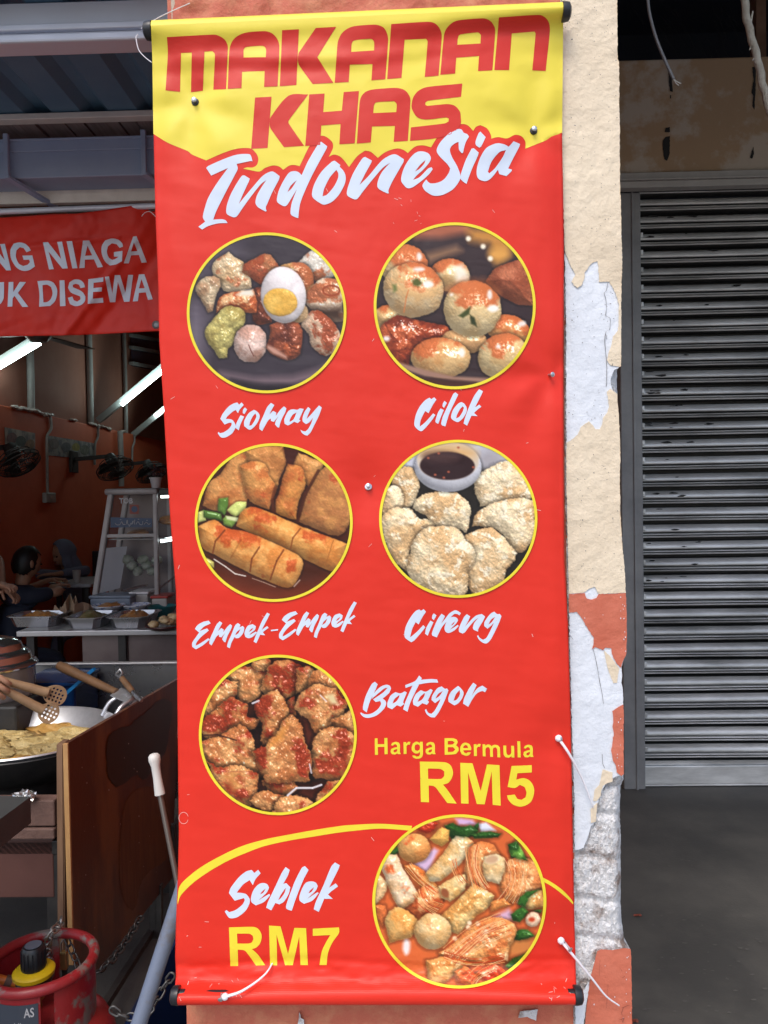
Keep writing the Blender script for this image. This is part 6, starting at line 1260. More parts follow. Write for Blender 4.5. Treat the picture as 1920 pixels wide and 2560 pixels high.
t = thing('plastic_tub', PD(116, 1384, 7.15), 'pale green tub on the long table behind the diners', 'box'); p = t.location; p.z = tb_.z + .001; bm = bmesh.new(); box(bm, p + Vector((-.075, -.06, 0)), p + Vector((.075, .06, .07)), .01); obj('body', bm, mat('pale_green', (.16, .27, .20), .4), t); bm = bmesh.new(); box(bm, p + Vector((-.08, -.065, .0705)), p + Vector((.08, .065, .082)), .006); obj('lid', bm, mat('pale_green_lid', (.2, .31, .24), .4), t)

# ------------------------------------------------------------------ people
M['skin'] = mat('skin', (.36, .19, .115), .5, (.42, .23, .15), 20); M['scarf'] = mat('grey_blue_scarf', (.10, .115, .17), .8, (.13, .145, .20), 8, bump=.3); M['navy'] = mat('navy_shirt', (.012, .017, .035), .8, (.02, .026, .05), 8); M['hair'] = mat('black_hair', (.008, .007, .007), .5); M['lips'] = mat('lips', (.25, .08, .07), .5); M['eyes'] = mat('dark_eye', (.01, .01, .01), .2); M['bluesl'] = mat('blue_sleeve', (.02, .03, .16), .8)
def hand_chain(J, B, wrist, d, palm_n, r=.009, curl=.5, key='h'):
    """palm and five fingers growing from a wrist joint along d"""
    d = Vector(d).normalized(); n = Vector(palm_n); n = (n - d * n.dot(d)).normalized(); s = d.cross(n)
    J[key + 'p'] = (wrist + d * .045, (.026, .016)); B.append((key + 'w', key + 'p'))
    for i, (off, L) in enumerate(((-.030, .072), (-.010, .082), (.010, .078), (.029, .062))):
        k0 = wrist + d * .088 + s * off; a, b_, c = k0, k0 + d * L * .42 + n * L * .12 * curl, k0 + d * L * (.72 - .2 * curl) + n * L * .5 * curl; e = k0 + d * L * (.9 - .75 * curl) + n * L * .85 * curl
        for t, q in zip('abce', (a, b_, c, e)): J[f'{key}{i}{t}'] = (q, r * (1.05 if t == 'a' else .95 if t == 'b' else .85 if t == 'c' else .7))
        B += [(key + 'p', f'{key}{i}a'), (f'{key}{i}a', f'{key}{i}b'), (f'{key}{i}b', f'{key}{i}c'), (f'{key}{i}c', f'{key}{i}e')]
    q = wrist + d * .03 - s * .032 + n * .006
    J[key + 'ta'] = (q, r * 1.15); J[key + 'tb'] = (q + d * .03 - s * .015 + n * .018, r); J[key + 'tc'] = (q + d * .052 - s * .008 + n * .034, r * .8)
    B += [(key + 'p', key + 'ta'), (key + 'ta', key + 'tb'), (key + 'tb', key + 'tc')]
def person(label, hc, face, hips, arms, shirt, hair=True, scarf=False, feet=None, shw=.17, sleeve=0.0):
    f = Vector(face).normalized(); t = thing('person', (hips.x, hips.y, 0), label, 'person'); side = f.cross(Vector((0, 0, 1))).normalized()
    if abs(side.length) < .1: side = Vector((1, 0, 0))
    tdir = (hc - hips); ch = hips + tdir * .52; nk = hips + tdir * .74; side_t = side
    J = {'hip': (hips, (.15, .11)), 'waist': (hips + tdir * .25, (.135, .105)), 'chest': (ch, (.155, .115)), 'coll': (hips + tdir * .66, (.11, .085)), 'neck': (nk, .05)}
    B = [('hip', 'waist'), ('waist', 'chest'), ('chest', 'coll'), ('coll', 'neck')]; Jb = {'n': (nk - tdir * .03, .048), 'hd': (hc - tdir * .08, .06)}; Bb = [('n', 'hd')]
    for i, (elb, wr, hd, pn) in enumerate(arms):
        s = -1 if i == 0 else 1; sh2 = hips + tdir * .63 + side_t * shw * s
        J[f's{i}'] = (sh2, .062); mid = sh2.lerp(elb, .72); J[f'u{i}'] = (mid, .048); B += [('coll', f's{i}'), (f's{i}', f'u{i}')]
        if sleeve: J[f'v{i}'] = (elb, .048); J[f'y{i}'] = (elb.lerp(wr, sleeve), .038); B += [(f'u{i}', f'v{i}'), (f'v{i}', f'y{i}')]
        Ja = {'a': (sh2.lerp(elb, .62), .038), 'e': (elb, .036), 'hw': (wr, (.026, .02)), 'm': (elb.lerp(wr, .4), .034)}; Ba = [('a', 'e'), ('e', 'm'), ('m', 'hw')]
        hand_chain(Ja, Ba, wr, hd, pn); ob = skin('arm', Ja, Ba, M['skin'], t)
    for i, s in enumerate((-1, 1)):
        fk, ff = (feet[i] if feet else (hips + f * .35 + side * .1 * s, hips + f * .4 + side * .1 * s - Vector((0, 0, hips.z - .06)))); J[f'th{i}'] = (hips + side * .09 * s - tdir.normalized() * .03, .085); J[f'k{i}'] = (fk, .06); J[f'f{i}'] = (ff, .042)
        J[f't{i}'] = (ff + f * .12 - Vector((0, 0, .02)), .035); B += [('hip', f'th{i}'), (f'th{i}', f'k{i}'), (f'k{i}', f'f{i}'), (f'f{i}', f't{i}')]
    skin('clothes', J, B, shirt, t)
    # head with a face
    bm = bmesh.new(); g = bmesh.ops.create_icosphere(bm, subdivisions=4, radius=1); u_ = Vector((0, 0, 1)); u_ = (u_ - f * u_.dot(f)).normalized(); Q = Matrix((side, f, u_)).transposed()
    for v in g['verts']:
        p = v.co.copy(); x, y, z = p.x * .076, p.y * .092, p.z * .112
        if z < 0: x *= 1 + z * 2.6; y *= 1 + z * .8
        if y > 0: y += .020 * math.exp(-(x / .011) ** 2 - ((z + .018) / .020) ** 2) - .008 * math.exp(-((abs(x) - .030) / .014) ** 2 - ((z - .012) / .012) ** 2) + .006 * math.exp(-(x / .022) ** 2 - ((z + .055) / .008) ** 2) + .005 * math.exp(-(x / .02) ** 2 - ((z + .088) / .014) ** 2)
        v.co = hc + Q @ Vector((x, y, z))
    if not scarf:
        for s in (-1, 1): blob(bm, hc + Q @ Vector((.076 * s, -.008, -.005)), (.012, .02, .03), 2, .1, 2)
    hd = obj('head', bm, M['skin'], t, 80)
    for s in (-1, 1): bm = bmesh.new(); blob(bm, hc + Q @ Vector((.030 * s, .083, .012)), (.010, .006, .006), 1, 0, 2); obj('eye', bm, M['eyes'], hd)
    bm = bmesh.new(); blob(bm, hc + Q @ Vector((0, .090, -.056)), (.022, .006, .007), 1, 0, 2); obj('mouth', bm, M['lips'], hd)
    skin('neck', Jb, Bb, M['skin'], t)
    if hair:
        bm = bmesh.new(); g = bmesh.ops.create_icosphere(bm, subdivisions=4, radius=1); kill = []
        for v in g['verts']:
            p = v.co.copy(); k = 1 + .05 * (fbm(p.x * 6 + p.z * 3, p.y * 6, 3) - .5); v.co = hc + Q @ Vector((p.x * .084 * k, p.y * .100 * k - .006, p.z * .12 * k + .004))
            if (p.y > .35 and p.z < .55) or p.z < (-.45 if p.y > 0 else -.8): kill.append(v)
        bmesh.ops.delete(bm, geom=kill, context='VERTS'); obj('hair', bm, M['hair'], t, 80)
    if scarf:
        bm = bmesh.new(); g = bmesh.ops.create_icosphere(bm, subdivisions=5, radius=1); kill = []; nb = hips + tdir * .60
        for v in g['verts']:
            p = v.co.copy(); q = Vector((p.x * .098, p.y * .112 - .010, p.z * .128 + .004))
            if p.z < -.1:
                k = (-.1 - p.z) / .9; q = Vector((p.x * (.10 + .13 * k), p.y * (.105 + .06 * k), -.02 - .30 * k)) * 1.0
                q.x *= 1 + .06 * math.sin(9 * math.atan2(p.y, p.x) + 4 * k); q.y *= 1 + .06 * math.sin(7 * math.atan2(p.y, p.x))
            v.co = hc + Q @ q if p.z > -.1 else hc + (Q @ Vector((q.x, q.y, 0))) + Vector((0, 0, q.z)) * 1.0 + (nb - hc - Vector((0, 0, nb.z - hc.z))) * min(1, (-.1 - p.z) / .5) * .8
            fx, fz = p.x / .68, (p.z - .02) / .82
            if p.y > 0 and fx * fx + fz * fz < 1: kill.append(v)
        bmesh.ops.delete(bm, geom=kill, context='VERTS'); o = obj('headscarf', bm, M['scarf'], t, 80); o.modifiers.new('s', 'SOLIDIFY').thickness = .006
    return t
hc = PD(158, 1385, 6.6); hp = Vector((hc.x + .1, hc.y + .16, .56)); tz = ta.z
person('seated woman in a grey blue headscarf looking down at her plate', hc, (-.5, -.80, -.36), hp, [(Vector((hc.x - .02, hc.y - .32, tz + .04)), Vector((hc.x - .17, hc.y - .42, tz + .06)), (-.8, -.3, -.1), (0, 0, -1)), (Vector((hc.x + .26, hc.y - .12, tz + .05)), Vector((hc.x + .08, hc.y - .34, tz + .04)), (-.9, -.3, 0), (0, 0, -1))], M['scarf'], False, True, sleeve=.85)
hc = PD(68, 1408, 5.3); hp = Vector((hc.x - .12, hc.y - .1, .58))
person('seated diner in a navy shirt with short black hair seen from behind', hc, (.55, .8, -.3), hp, [(Vector((hc.x - .25, hc.y + .2, tz - .05)), Vector((hc.x - .05, hc.y + .42, tz + .05)), (.6, .7, 0), (0, 0, -1)), (PD(150, 1478, 5.35), PD(128, 1468, 5.6), (.5, .7, .1), (0, 0, -1))], M['navy'])
el_, wr_ = PD(2, 1440, 4.75), PD(12, 1470, 4.6)
hc = PD(-75, 1180, 4.9); hp = Vector((hc.x, hc.y + .05, .95))
person('standing person in a blue shirt, arm just showing at the left edge', hc, (.9, -.3, -.1), hp, [(PD(-60, 1400, 4.6), PD(-10, 1460, 4.5), (.8, -.2, -.1), (0, 0, -1)), (PD(-4, 1400, 4.85), PD(6, 1466, 4.65), (.7, -.1, -.5), (-.3, 0, -1))], M['bluesl'], feet=[(Vector((hp.x - .1, hp.y, .5)), Vector((hp.x - .1, hp.y, .05))), (Vector((hp.x + .1, hp.y, .5)), Vector((hp.x + .1, hp.y, .05)))])
# ------------------------------------------------------------------ cooking stall
M['alu'] = mat('aluminium_wok', (.66, .67, .70), .32, (.5, .51, .54), 14, metal=.8, rvar=.1); M['chrome'] = mat('shiny_steel', (.55, .56, .58), .13, metal=.97); M['oil'] = mat('frying_oil', (.20, .13, .05), .12, (.28, .2, .09), 30, bump=.5, bscale=60); M['batter'] = mat('batter', (.66, .52, .24), .28, (.50, .33, .10), 26, .35, .75, bump=1.5, bscale=110); M['batterb'] = mat('browned_batter', (.50, .25, .05), .4, (.6, .4, .13), 26, .35, .7, bump=1.5, bscale=110)
wz = .855; wc = Vector((PZ(60, 1829, wz).x, PZ(60, 1829, wz).y, wz)); wr = .283
wk = thing('wok', wc - Vector((0, 0, .15)), 'large aluminium wok of frying fritters with blackened outside', 'wok')
bm = bmesh.new(); lathe(bm, [(0, -.14), (.10, -.135), (.19, -.10), (.25, -.05), (wr, -.004), (wr + .006, 0), (wr + .002, .004), (wr - .006, 0), (.243, -.048), (.185, -.095), (.1, -.128), (0, -.133)], wc, 64); obj('bowl', bm, M['alu'], wk, 60)
bm = bmesh.new(); lathe(bm, [(.10, -.15), (.2, -.115), (.262, -.058), (wr + .003, -.012), (wr + .001, -.009), (.26, -.052)], wc, 64); obj('blackened_outside', bm, M['blk'], wk, 60)
bm = bmesh.new(); lathe(bm, [(0, -.055), (.12, -.0552), (.238, -.055)], wc, 48); obj('oil', bm, M['oil'], wk, 80)
for a in (math.radians(38), math.radians(218)):
    d = Vector((math.cos(a), math.sin(a), 0)); s = Vector((-d.y, d.x, 0)); bm = bmesh.new(); c = crom([tuple(wc + d * (wr - .02) + s * .055 + Vector((0, 0, -.01))), tuple(wc + d * (wr + .01) + s * .052 + Vector((0, 0, .035))), tuple(wc + d * (wr + .055) + s * .03 + Vector((0, 0, .055))), tuple(wc + d * (wr + .055) - s * .03 + Vector((0, 0, .055))), tuple(wc + d * (wr + .01) - s * .052 + Vector((0, 0, .035))), tuple(wc + d * (wr - .02) - s * .055 + Vector((0, 0, -.01)))], .01)
    tube(bm, [Vector(q) for q in c], .0085, 10); obj('handle', bm, M['alu'], wk, 60)
rnd = random.Random(21); spots = []
for k in range(400):
    a, r = rnd.random() * 6.28, .195 * math.sqrt(rnd.random()); p = (r * math.cos(a), r * math.sin(a))
    if all(math.hypot(p[0] - q[0], p[1] - q[1]) > .066 for q in spots): spots.append(p)
for i, p in enumerate(spots[:34]):
    bm = bmesh.new(); s_ = rnd.uniform(.036, .052); blob(bm, wc + Vector((p[0], p[1], -.053)), (s_ * rnd.uniform(1.0, 1.5), s_ * rnd.uniform(.75, 1.0), .017 * rnd.uniform(.8, 1.3)), i + 3, .8, 4, 2.2)
    o = obj('fritter', bm, M['batterb'] if i % 6 == 2 else M['batter'], None, 70); tag(o, 'lumpy yellow batter fritter frying in the wok' if i % 6 != 2 else 'browned orange fritter frying in the wok', 'fritter', 'fritters frying in the wok'); centre(o)
M['wood'] = mat('wooden_tool', (.34, .22, .12), .6, (.25, .15, .08), 20, stretch=(1, 1, 1), bump=.2); M['darkwood'] = mat('dark_wood_handle', (.16, .085, .04), .5, (.11, .06, .03), 18)
# skimmers held by the cook
def skimmer(a, b, tip, lab):
    a, b, tip = Vector(a), Vector(b), Vector(tip); t = thing('wooden_skimmer', b, lab, 'skimmer', 'wooden skimmers held over the wok'); d = (tip - b); L = d.length; d.normalize(); s = d.cross((CAM - b).normalized()).normalized(); n = s.cross(d)
    bm = bmesh.new(); tube(bm, [a, a.lerp(b, .5), b + d * .01], [.011, .012, .0145], 12); obj('handle', bm, M['wood'], t, 60)
    bm = bmesh.new(); ol = []
    for k in range(28):
        q = 2 * math.pi * k / 28; x = -math.cos(q); ol.append((L * .5 + L * .55 * x, .030 * math.sin(q) * (1 + .15 * x)))
    hs_ = [[(L * .5 + ix * .011 + .0036 * math.cos(q), iy * .011 + .0036 * math.sin(q)) for q in np.linspace(0, 6.28, 8, endpoint=False)] for ix in range(-3, 4) for iy in (-1.6, -.6, .4, 1.4) if abs(ix) * .011 < L * .42 and abs(iy) * .011 < .026 * math.sqrt(max(0, 1 - (ix * .011 / (L * .5)) ** 2)) - .002]
    V, T = flat([np.array(ol)], [np.array(h) for h in hs_]); put_flat(bm, V, T, lambda x, y: b + d * x + s * y + n * (.3 * y * y / .03 * .5))
    o = obj('scoop', bm, M['wood'], t); o.modifiers.new('s', 'SOLIDIFY').thickness = .005
skimmer(PD(-60, 1683, 2.22), PD(112, 1729, 2.3), PD(162, 1747, 2.33), 'upper wooden skimmer with perforated scoop held over the wok'); skimmer(PD(-55, 1688, 2.2), PD(100, 1772, 2.28), PD(142, 1792, 2.3), 'lower wooden skimmer with perforated scoop dipping to the wok')
# the cook: only the hand shows
hw = PD(-84, 1666, 2.2); hc = Vector((-2.0, 1.25, 1.62)); hp = Vector((-2.05, 1.3, .95))
person('cook mostly outside the left edge, hand gripping two wooden skimmers', hc, (.95, .1, -.3), hp, [(Vector((-1.85, 1.5, 1.05)), Vector((-1.62, 1.45, 1.0)), (.9, 0, -.2), (0, 0, -1)), (Vector((-1.62, .98, 1.08)), hw, (.78, .05, -.62), (-.25, .9, -.3))], M['navy'], feet=[(Vector((-2.1, 1.4, .5)), Vector((-2.1, 1.4, .05))), (Vector((-2.1, 1.2, .5)), Vector((-2.1, 1.2, .05)))])
# spatulas resting in the wok
t = thing('wooden_spatula', PD(235, 1705, 2.75), 'long brown wooden paddle leaning across the wok rim', 'spatula'); a, b, c = PD(148, 1664, 2.85), PD(250, 1712, 2.74), PD(345, 1754, 2.62)
bm = bmesh.new(); tube(bm, [a, a.lerp(b, .15), a.lerp(b, .5), b, b.lerp(c, .45)], [.016, .019, .017, .015, .012], 12); obj('handle', bm, M['darkwood'], t, 60); bm = bmesh.new(); obox(bm, b.lerp(c, .42), c, .05, .005, (0, -.5, 1), .002); obj('blade', bm, M['alu'], t)
t = thing('metal_spatula', PD(320, 1720, 2.6), 'steel spatula with brown handle and hooked end in the wok', 'spatula'); a, b, c, d = PD(292, 1682, 2.68), PD(305, 1696, 2.66), PD(332, 1730, 2.6), PD(354, 1752, 2.55)
bm = bmesh.new(); tube(bm, [b, b.lerp(c, .5), c], [.010, .0115, .010], 10); obj('handle', bm, M['darkwood'], t, 60); bm = bmesh.new(); tube(bm, [a + Vector((.012, 0, -.012)), a + Vector((.02, 0, .0)), a + Vector((.012, 0, .012)), a, a + Vector((-.004, 0, -.008)), b], .0042, 8); obj('hook', bm, M['ss'], t, 60); bm = bmesh.new(); tube(bm, [c, c.lerp(d, .6), d], [.008, .009, .006], 8); obj('shaft', bm, M['ss'], t, 60)
# steel screen behind the stove
zs1 = PD(200, 1657, 3.15).z; sc = thing('steel_screen', (-1.3, 2.0, 0), 'grey steel splash screen standing behind the wok', 'screen'); bm = bmesh.new(); box(bm, (PD(60, 1660, 3.15).x, 2.0, .35), (-.62, 2.012, zs1 - .008), .003); obj('sheet', bm, M['ss'], sc); bm = bmesh.new(); box(bm, (PD(60, 1660, 3.15).x, 1.99, zs1 - .0078), (-.62, 2.02, zs1), .002); obj('folded_rim', bm, M['sstop'], sc)
for x in (-1.5, -.66): bm = bmesh.new(); box(bm, (x - .015, 2.013, 0), (x + .015, 2.04, .5)); obj('leg', bm, M['blk'], sc)
M['bluepl'] = mat('blue_plastic', (.005, .022, .085), .2, (.006, .03, .11), 5); M['bluelit'] = mat('light_blue_plastic', (.015, .16, .40), .25)
t = thing('blue_crate', PD(150, 1760, 2.95), 'glossy blue plastic crate behind the wok', 'crate'); a, b = PD(66, 1700, 2.95), PD(205, 1800, 2.95); bm = bmesh.new(); box(bm, (a.x, 1.74, b.z - .3), (b.x, 1.97, a.z - .01), .012); obj('body', bm, M['bluepl'], t); bm = bmesh.new(); box(bm, (a.x - .006, 1.73, a.z - .0098), (b.x + .006, 1.98, a.z + .004), .003); obj('rim', bm, M['bluepl'], t)
bm = bmesh.new(); obox(bm, PD(168, 1732, 2.86), PD(236, 1672, 2.86), .012, .02, (0, 1, 0)); obj('handle', bm, M['bluelit'], t)
bm = bmesh.new(); box(bm, (a.x - .25, 1.5, .62), (-.93, 1.99, b.z - .301), .004); stb = thing('stove_stand', (-1.5, 1.5, 0), 'black steel stand under the wok and crate', 'stand'); obj('top', bm, M['blk'], stb)
for x in (-1.8, -.98):
    for y in (.95, 1.93): bm = bmesh.new(); box(bm, (x - .018, y - .018, 0), (x + .018, y + .018, .6195)); obj('leg', bm, M['blk'], stb)
bm = bmesh.new(); box(bm, (-1.85, .93, .62), (-.93, 1.49, .66), .004); obj('burner_plate', bm, M['blk'], stb)
bm = bmesh.new(); lathe(bm, [(.15, .66), (.16, .66), (.17, .735), (.16, .735), (.15, .66)], (wc.x, wc.y, 0), 40); obj('wok_ring', bm, M['blk'], stb, 40)
M['rust'] = mat('rusty_steel', (.10, .055, .045), .7, (.16, .09, .07), 16, bump=.8); M['maroon'] = mat('maroon_panel', (.075, .028, .022), .5, (.095, .038, .03), 6); M['foil'] = mat('foil', (.6, .6, .6), .25, metal=.9)
a, b = PD(15, 2000, 2.06), PD(140, 2095, 2.06); bm = bmesh.new(); box(bm, (a.x - .4, .9, b.z), (b.x, .95, b.z + .03), .004); box(bm, (a.x - .4, .905, b.z + .034), (b.x, .95, a.z), .004); obj('rusty_rail', bm, M['rust'], stb)
a, b = PD(18, 2098, 2.08), PD(136, 2244, 2.08); bm = bmesh.new(); box(bm, (a.x - .3, .93, b.z), (b.x, .945, a.z), .003); obj('lower_panel', bm, M['maroon'], stb)
bm = bmesh.new(); blob(bm, PD(62, 1990, 2.05), (.028, .02, .014), 3, 1.0, 3, 5); centre(tag(obj('foil_scrap', bm, M['foil']), 'crumpled silver foil scrap on the stove edge', 'foil'))
# black slab of the near stove
zq = .905; M['slab'] = mat('black_slab', (.03, .031, .032), .4, (.045, .046, .046), 9); bm = bmesh.new(); q = [PZ(76, 1992, zq), PZ(-6, 2052, zq), PZ(-190, 2190, zq), PZ(-420, 2100, zq), PZ(-160, 1984, zq)]; V1 = [bm.verts.new(p) for p in q]; V2 = [bm.verts.new(p - Vector((0, 0, .062))) for p in q]; bm.faces.new(V1[::-1]); bm.faces.new(V2)
for i in range(5): bm.faces.new((V1[i], V1[(i + 1) % 5], V2[(i + 1) % 5], V2[i]))
bmesh.ops.recalc_face_normals(bm, faces=bm.faces); sb = thing('side_table', ((q[0].x + q[2].x) / 2, q[1].y, 0), 'black slab table corner at the left edge in front of the wok', 'table'); obj('tabletop', bm, M['slab'], sb)
for p in (q[0] + Vector((-.12, .02, 0)), q[2] + Vector((-.05, .06, 0)), q[3] + Vector((.08, 0, 0))): bm = bmesh.new(); box(bm, (p.x - .016, p.y - .016, 0), (p.x + .016, p.y + .016, zq - .0625)); obj('leg', bm, M['blk'], sb)
# steamer pot with domed steel lid
sp = PD(-22, 1650, 2.72); sp.z = .90; M['glassy'] = mat('clear_pot', (.30, .28, .27), .15, (.22, .2, .2), 6, alpha=.75); st = thing('steamer_pot', sp, 'shiny steamer pot with stepped steel lid at the left edge behind the wok', 'pot')
bm = bmesh.new(); lathe(bm, [(0, 0), (.142, 0), (.147, .012), (.145, .10), (.15, .105), (.141, .104), (.138, .01), (0, .01)], sp, 48); obj('body', bm, M['glassy'], st, 50)
bm = bmesh.new(); lathe(bm, [(.152, .106), (.155, .112), (.15, .12), (.135, .128), (.13, .15), (.118, .162), (.105, .166), (.10, .186), (.085, .2), (.05, .21), (0, .214)], sp, 48); obj('lid', bm, M['chrome'], st, 30)
bm = bmesh.new(); lathe(bm, [(0, .214), (.01, .214), (.012, .225), (.022, .23), (.02, .242), (0, .244)], sp, 20); obj('knob', bm, M['plastic_black'], st, 40)
bm = bmesh.new(); c = [sp + Vector((.06, -.13, .085)), sp + Vector((.06, -.165, .09)), sp + Vector((-.05, -.175, .09)), sp + Vector((-.05, -.14, .085))]; tube(bm, c, .008, 8); obj('handle', bm, M['plastic_black'], st, 60)
bm = bmesh.new(); box(bm, (sp.x - .16, sp.y - .14, .62), (sp.x + .16, sp.y + .14, .899), .01); centre(tag(obj('gas_ring_box', bm, M['blk']), 'black box holding up the steamer pot', 'box'))
# plywood side panel with timber batten
M['ply'] = mat('varnished_plywood', (.080, .018, .007), .33, (.17, .065, .02), 2.2, .48, .60, bump=.12, bscale=30, stretch=(1, 2.2, .8), rvar=.1); M['plyedge'] = mat('plywood_edge', (.50, .29, .11), .6, (.38, .2, .08), 60, stretch=(1, 1, .15)); M['batten_w'] = mat('brown_batten', (.22, .125, .07), .6, (.15, .08, .045), 14, stretch=(3, 1, .3), bump=.2)
xp = -.90; pq = [PX(172, 1857, xp), PX(448, 1696, xp), PX(430, 2196, xp), PX(236, 2438, xp), PX(178, 2420, xp)]
pq[4] = Vector((xp, pq[0].y, pq[4].z))
pn = thing('plywood_panel', (xp, 1.4, pq[3].z), 'dark varnished plywood side panel beside the wok', 'panel'); bm = bmesh.new(); V1 = [bm.verts.new(p) for p in pq]; V2 = [bm.verts.new(p + Vector((-.012, 0, 0))) for p in pq]; bm.faces.new(V1); bm.faces.new(V2[::-1])
for i in range(5): bm.faces.new((V1[i], V2[i], V2[(i + 1) % 5], V1[(i + 1) % 5]))
bmesh.ops.recalc_face_normals(bm, faces=bm.faces); obj('board', bm, M['ply'], pn)
yp = pq[0].y; a, b = pq[0], pq[4]; bm = bmesh.new(); obox(bm, Vector((xp - .0062, yp - .0045, a.z)), Vector((xp - .0062, yp - .0045, b.z)), .0128, .008, (0, 1, 0)); obj('raw_edge', bm, M['plyedge'], pn)
xl = PY(142, 1860, yp).x; bm = bmesh.new(); obox(bm, Vector(((xl + xp - .013) / 2, yp + .018, a.z - .002)), Vector(((xl + xp - .013) / 2 - .012, yp + .018, b.z)), xp - .0128 - xl, .045, (0, 1, 0), .003); obj('batten', bm, M['batten_w'], pn)
S6 = lambda p: tr((0, 1540), .28933, p); S7 = lambda p: tr((0, 1960), .31344, p)
for nm_, m_, q, off in (('worn_patch', mat('worn_brown_wood', (.145, .062, .022), .5, (.085, .03, .012), 9, stretch=(1, 6, .5), bump=.15), S7([(950,640),(960,420),(1000,150),(1090,40),(1200,20),(1290,60),(1330,200),(1340,420),(1330,600),(1240,660),(1190,700),(1140,760),(1110,850),(1090,960),(1060,1010),(1020,990),(990,930),(960,800)]), .0012), ('dark_stain', mat('oil_dark_wood', (.022, .006, .003), .3), S6([(1240,850),(1350,740),(1420,710),(1480,740),(1490,850),(1460,1000),(1440,1150),(1380,1250),(1330,1290),(1270,1400),(1230,1420),(1190,1370),(1150,1380),(1090,1440),(1000,1480),(940,1400),(920,1200),(940,1040),(1030,970),(1140,940),(1160,900)]), .002)):
    L = rough_line(list(crom(q, 12, True, 60)), 2.2, 4, 7); V, T = flat([L], []); bm = bmesh.new(); put_flat(bm, V, T, lambda u, v: PX(u, v, xp + off)); obj(nm_, bm, m_, pn)
bm = bmesh.new(); rnd = random.Random(14)
for k in range(26):
    u, v = rnd.uniform(190, 420), rnd.uniform(1850, 2330)
    if v < 1857 - (u - 172) * .58 + 14 or v > 2410 - (u - 236) * 1.25: continue
    r = rnd.uniform(.6, 1.6); bm.faces.new([bm.verts.new(PX(u + r * math.cos(a), v + r * 1.4 * math.sin(a), xp + .0028)) for a in np.linspace(0, 6.28, 7)[:-1]])
tag(obj('splashes', bm, M['plasticw'], pn), kind='stuff')
# metal frame behind and under the panel
fr = thing('table_frame', (-.75, 1.9, 0), 'dark steel table frame in the shade behind the panel', 'frame')
for (p, q_) in ((PD(384, 2230, 2.75), PD(384, 2470, 2.75)), (PD(398, 2210, 2.75), PD(398, 2470, 2.75)), (PD(432, 2060, 2.9), PD(432, 2440, 2.9)), (PD(232, 2560, 2.2), PD(378, 2330, 2.75)), (PD(380, 2455, 2.75), PD(450, 2440, 2.75))): bm = bmesh.new(); obox(bm, p, q_, .022, .022, (0, 1, 0) if abs((q_ - p).z) > .1 else (0, 0, 1)); obj('bar', bm, mat('frame_steel', (.055, .052, .05), .5, (.09, .085, .08), 12, metal=.5), fr)
bm = bmesh.new(); box(bm, (-.87, 2.3, 0), (-.5, 2.34, .9)); centre(tag(obj('dark_board', bm, M['brownpanel']), 'dark board in shade behind the steel frame', 'board'))
# ------------------------------------------------------------------ gas cylinder
M['gasred'] = mat('red_cylinder_paint', (.30, .018, .022), .38, (.24, .016, .018), 10, bump=.25, bscale=40, coat=.1)
M['gasworn'] = mat('worn_red_paint', (.27, .016, .02), .36, (.16, .14, .125), 13, .53, .60, bump=.35, bscale=40); M['yel'] = mat('yellow_knob', (.75, .52, .01), .4, (.6, .42, .02), 120, .6, .75); M['rubber'] = mat('orange_hose', (.55, .14, .02), .45); M['brass'] = mat('brass', (.42, .30, .12), .35, metal=.8); M['green'] = mat('teal_band', (.03, .16, .13), .4); M['label'] = mat('dark_sticker', (.045, .055, .075), .4); M['goldst'] = mat('gold_sticker', (.34, .25, .10), .4, (.2, .14, .05), 60)
gz = .52; gc = PZ(103, 2404, gz); gc = Vector((gc.x, gc.y, 0)); tilt = Vector((0, 0, 1)); rc = .1165
gas = thing('gas_cylinder', gc, 'red gas cylinder with worn collar and regulator at the lower left', 'gas cylinder')
P_ = [(0, .03), (.13, .03), (.158, .05), (.165, .09), (.165, .30), (.160, .335), (.145, .365), (.12, .388), (.08, .402), (.03, .408), (0, .409)]
bm = bmesh.new(); lathe(bm, P_, gc, 56); obj('tank', bm, M['gasred'], gas, 50)
bm = bmesh.new(); lathe(bm, [(.1655, .27), (.1662, .271), (.1662, .292), (.1655, .293)], gc, 56); obj('teal_band', bm, M['green'], gas, 60)
bm = bmesh.new(); lathe(bm, [(.12, .0), (.135, 0), (.14, .04), (.125, .05), (.12, 0)], gc, 40); obj('foot_ring', bm, M['gasred'], gas, 40)
bm = bmesh.new(); tube(bm, [gc + Vector((rc * math.cos(a), rc * math.sin(a), gz)) for a in np.linspace(0, 2 * math.pi, 73)], .0122, 14, False); obj('collar_ring', bm, M['gasworn'], gas, 60)
def shell(a0, a1, z0, z1, r=rc, n=20):
    bm = bmesh.new(); A_s = np.linspace(R(a0), R(a1), n); io = []
    for rr_ in (r + .0025, r - .0025): io.append([[bm.verts.new(gc + Vector((rr_ * math.cos(a), rr_ * math.sin(a), z))) for a in A_s] for z in (z0, z1)])
    (o0, o1), (i0, i1) = io
    for i in range(n - 1): bm.faces.new((o0[i], o0[i + 1], o1[i + 1], o1[i])); bm.faces.new((i0[i + 1], i0[i], i1[i], i1[i + 1])); bm.faces.new((o1[i], o1[i + 1], i1[i + 1], i1[i])); bm.faces.new((o0[i + 1], o0[i], i0[i], i0[i + 1]))
    bm.faces.new((o0[0], o1[0], i1[0], i0[0])); bm.faces.new((o0[-1], i0[-1], i1[-1], o1[-1])); obj('collar_plate', bm, M['gasworn'], gas, 50)
shell(-52, 18, .385, gz); shell(95, 172, .385, gz); shell(-140, -118, .385, gz, n=6); shell(205, 222, .385, gz, n=5)
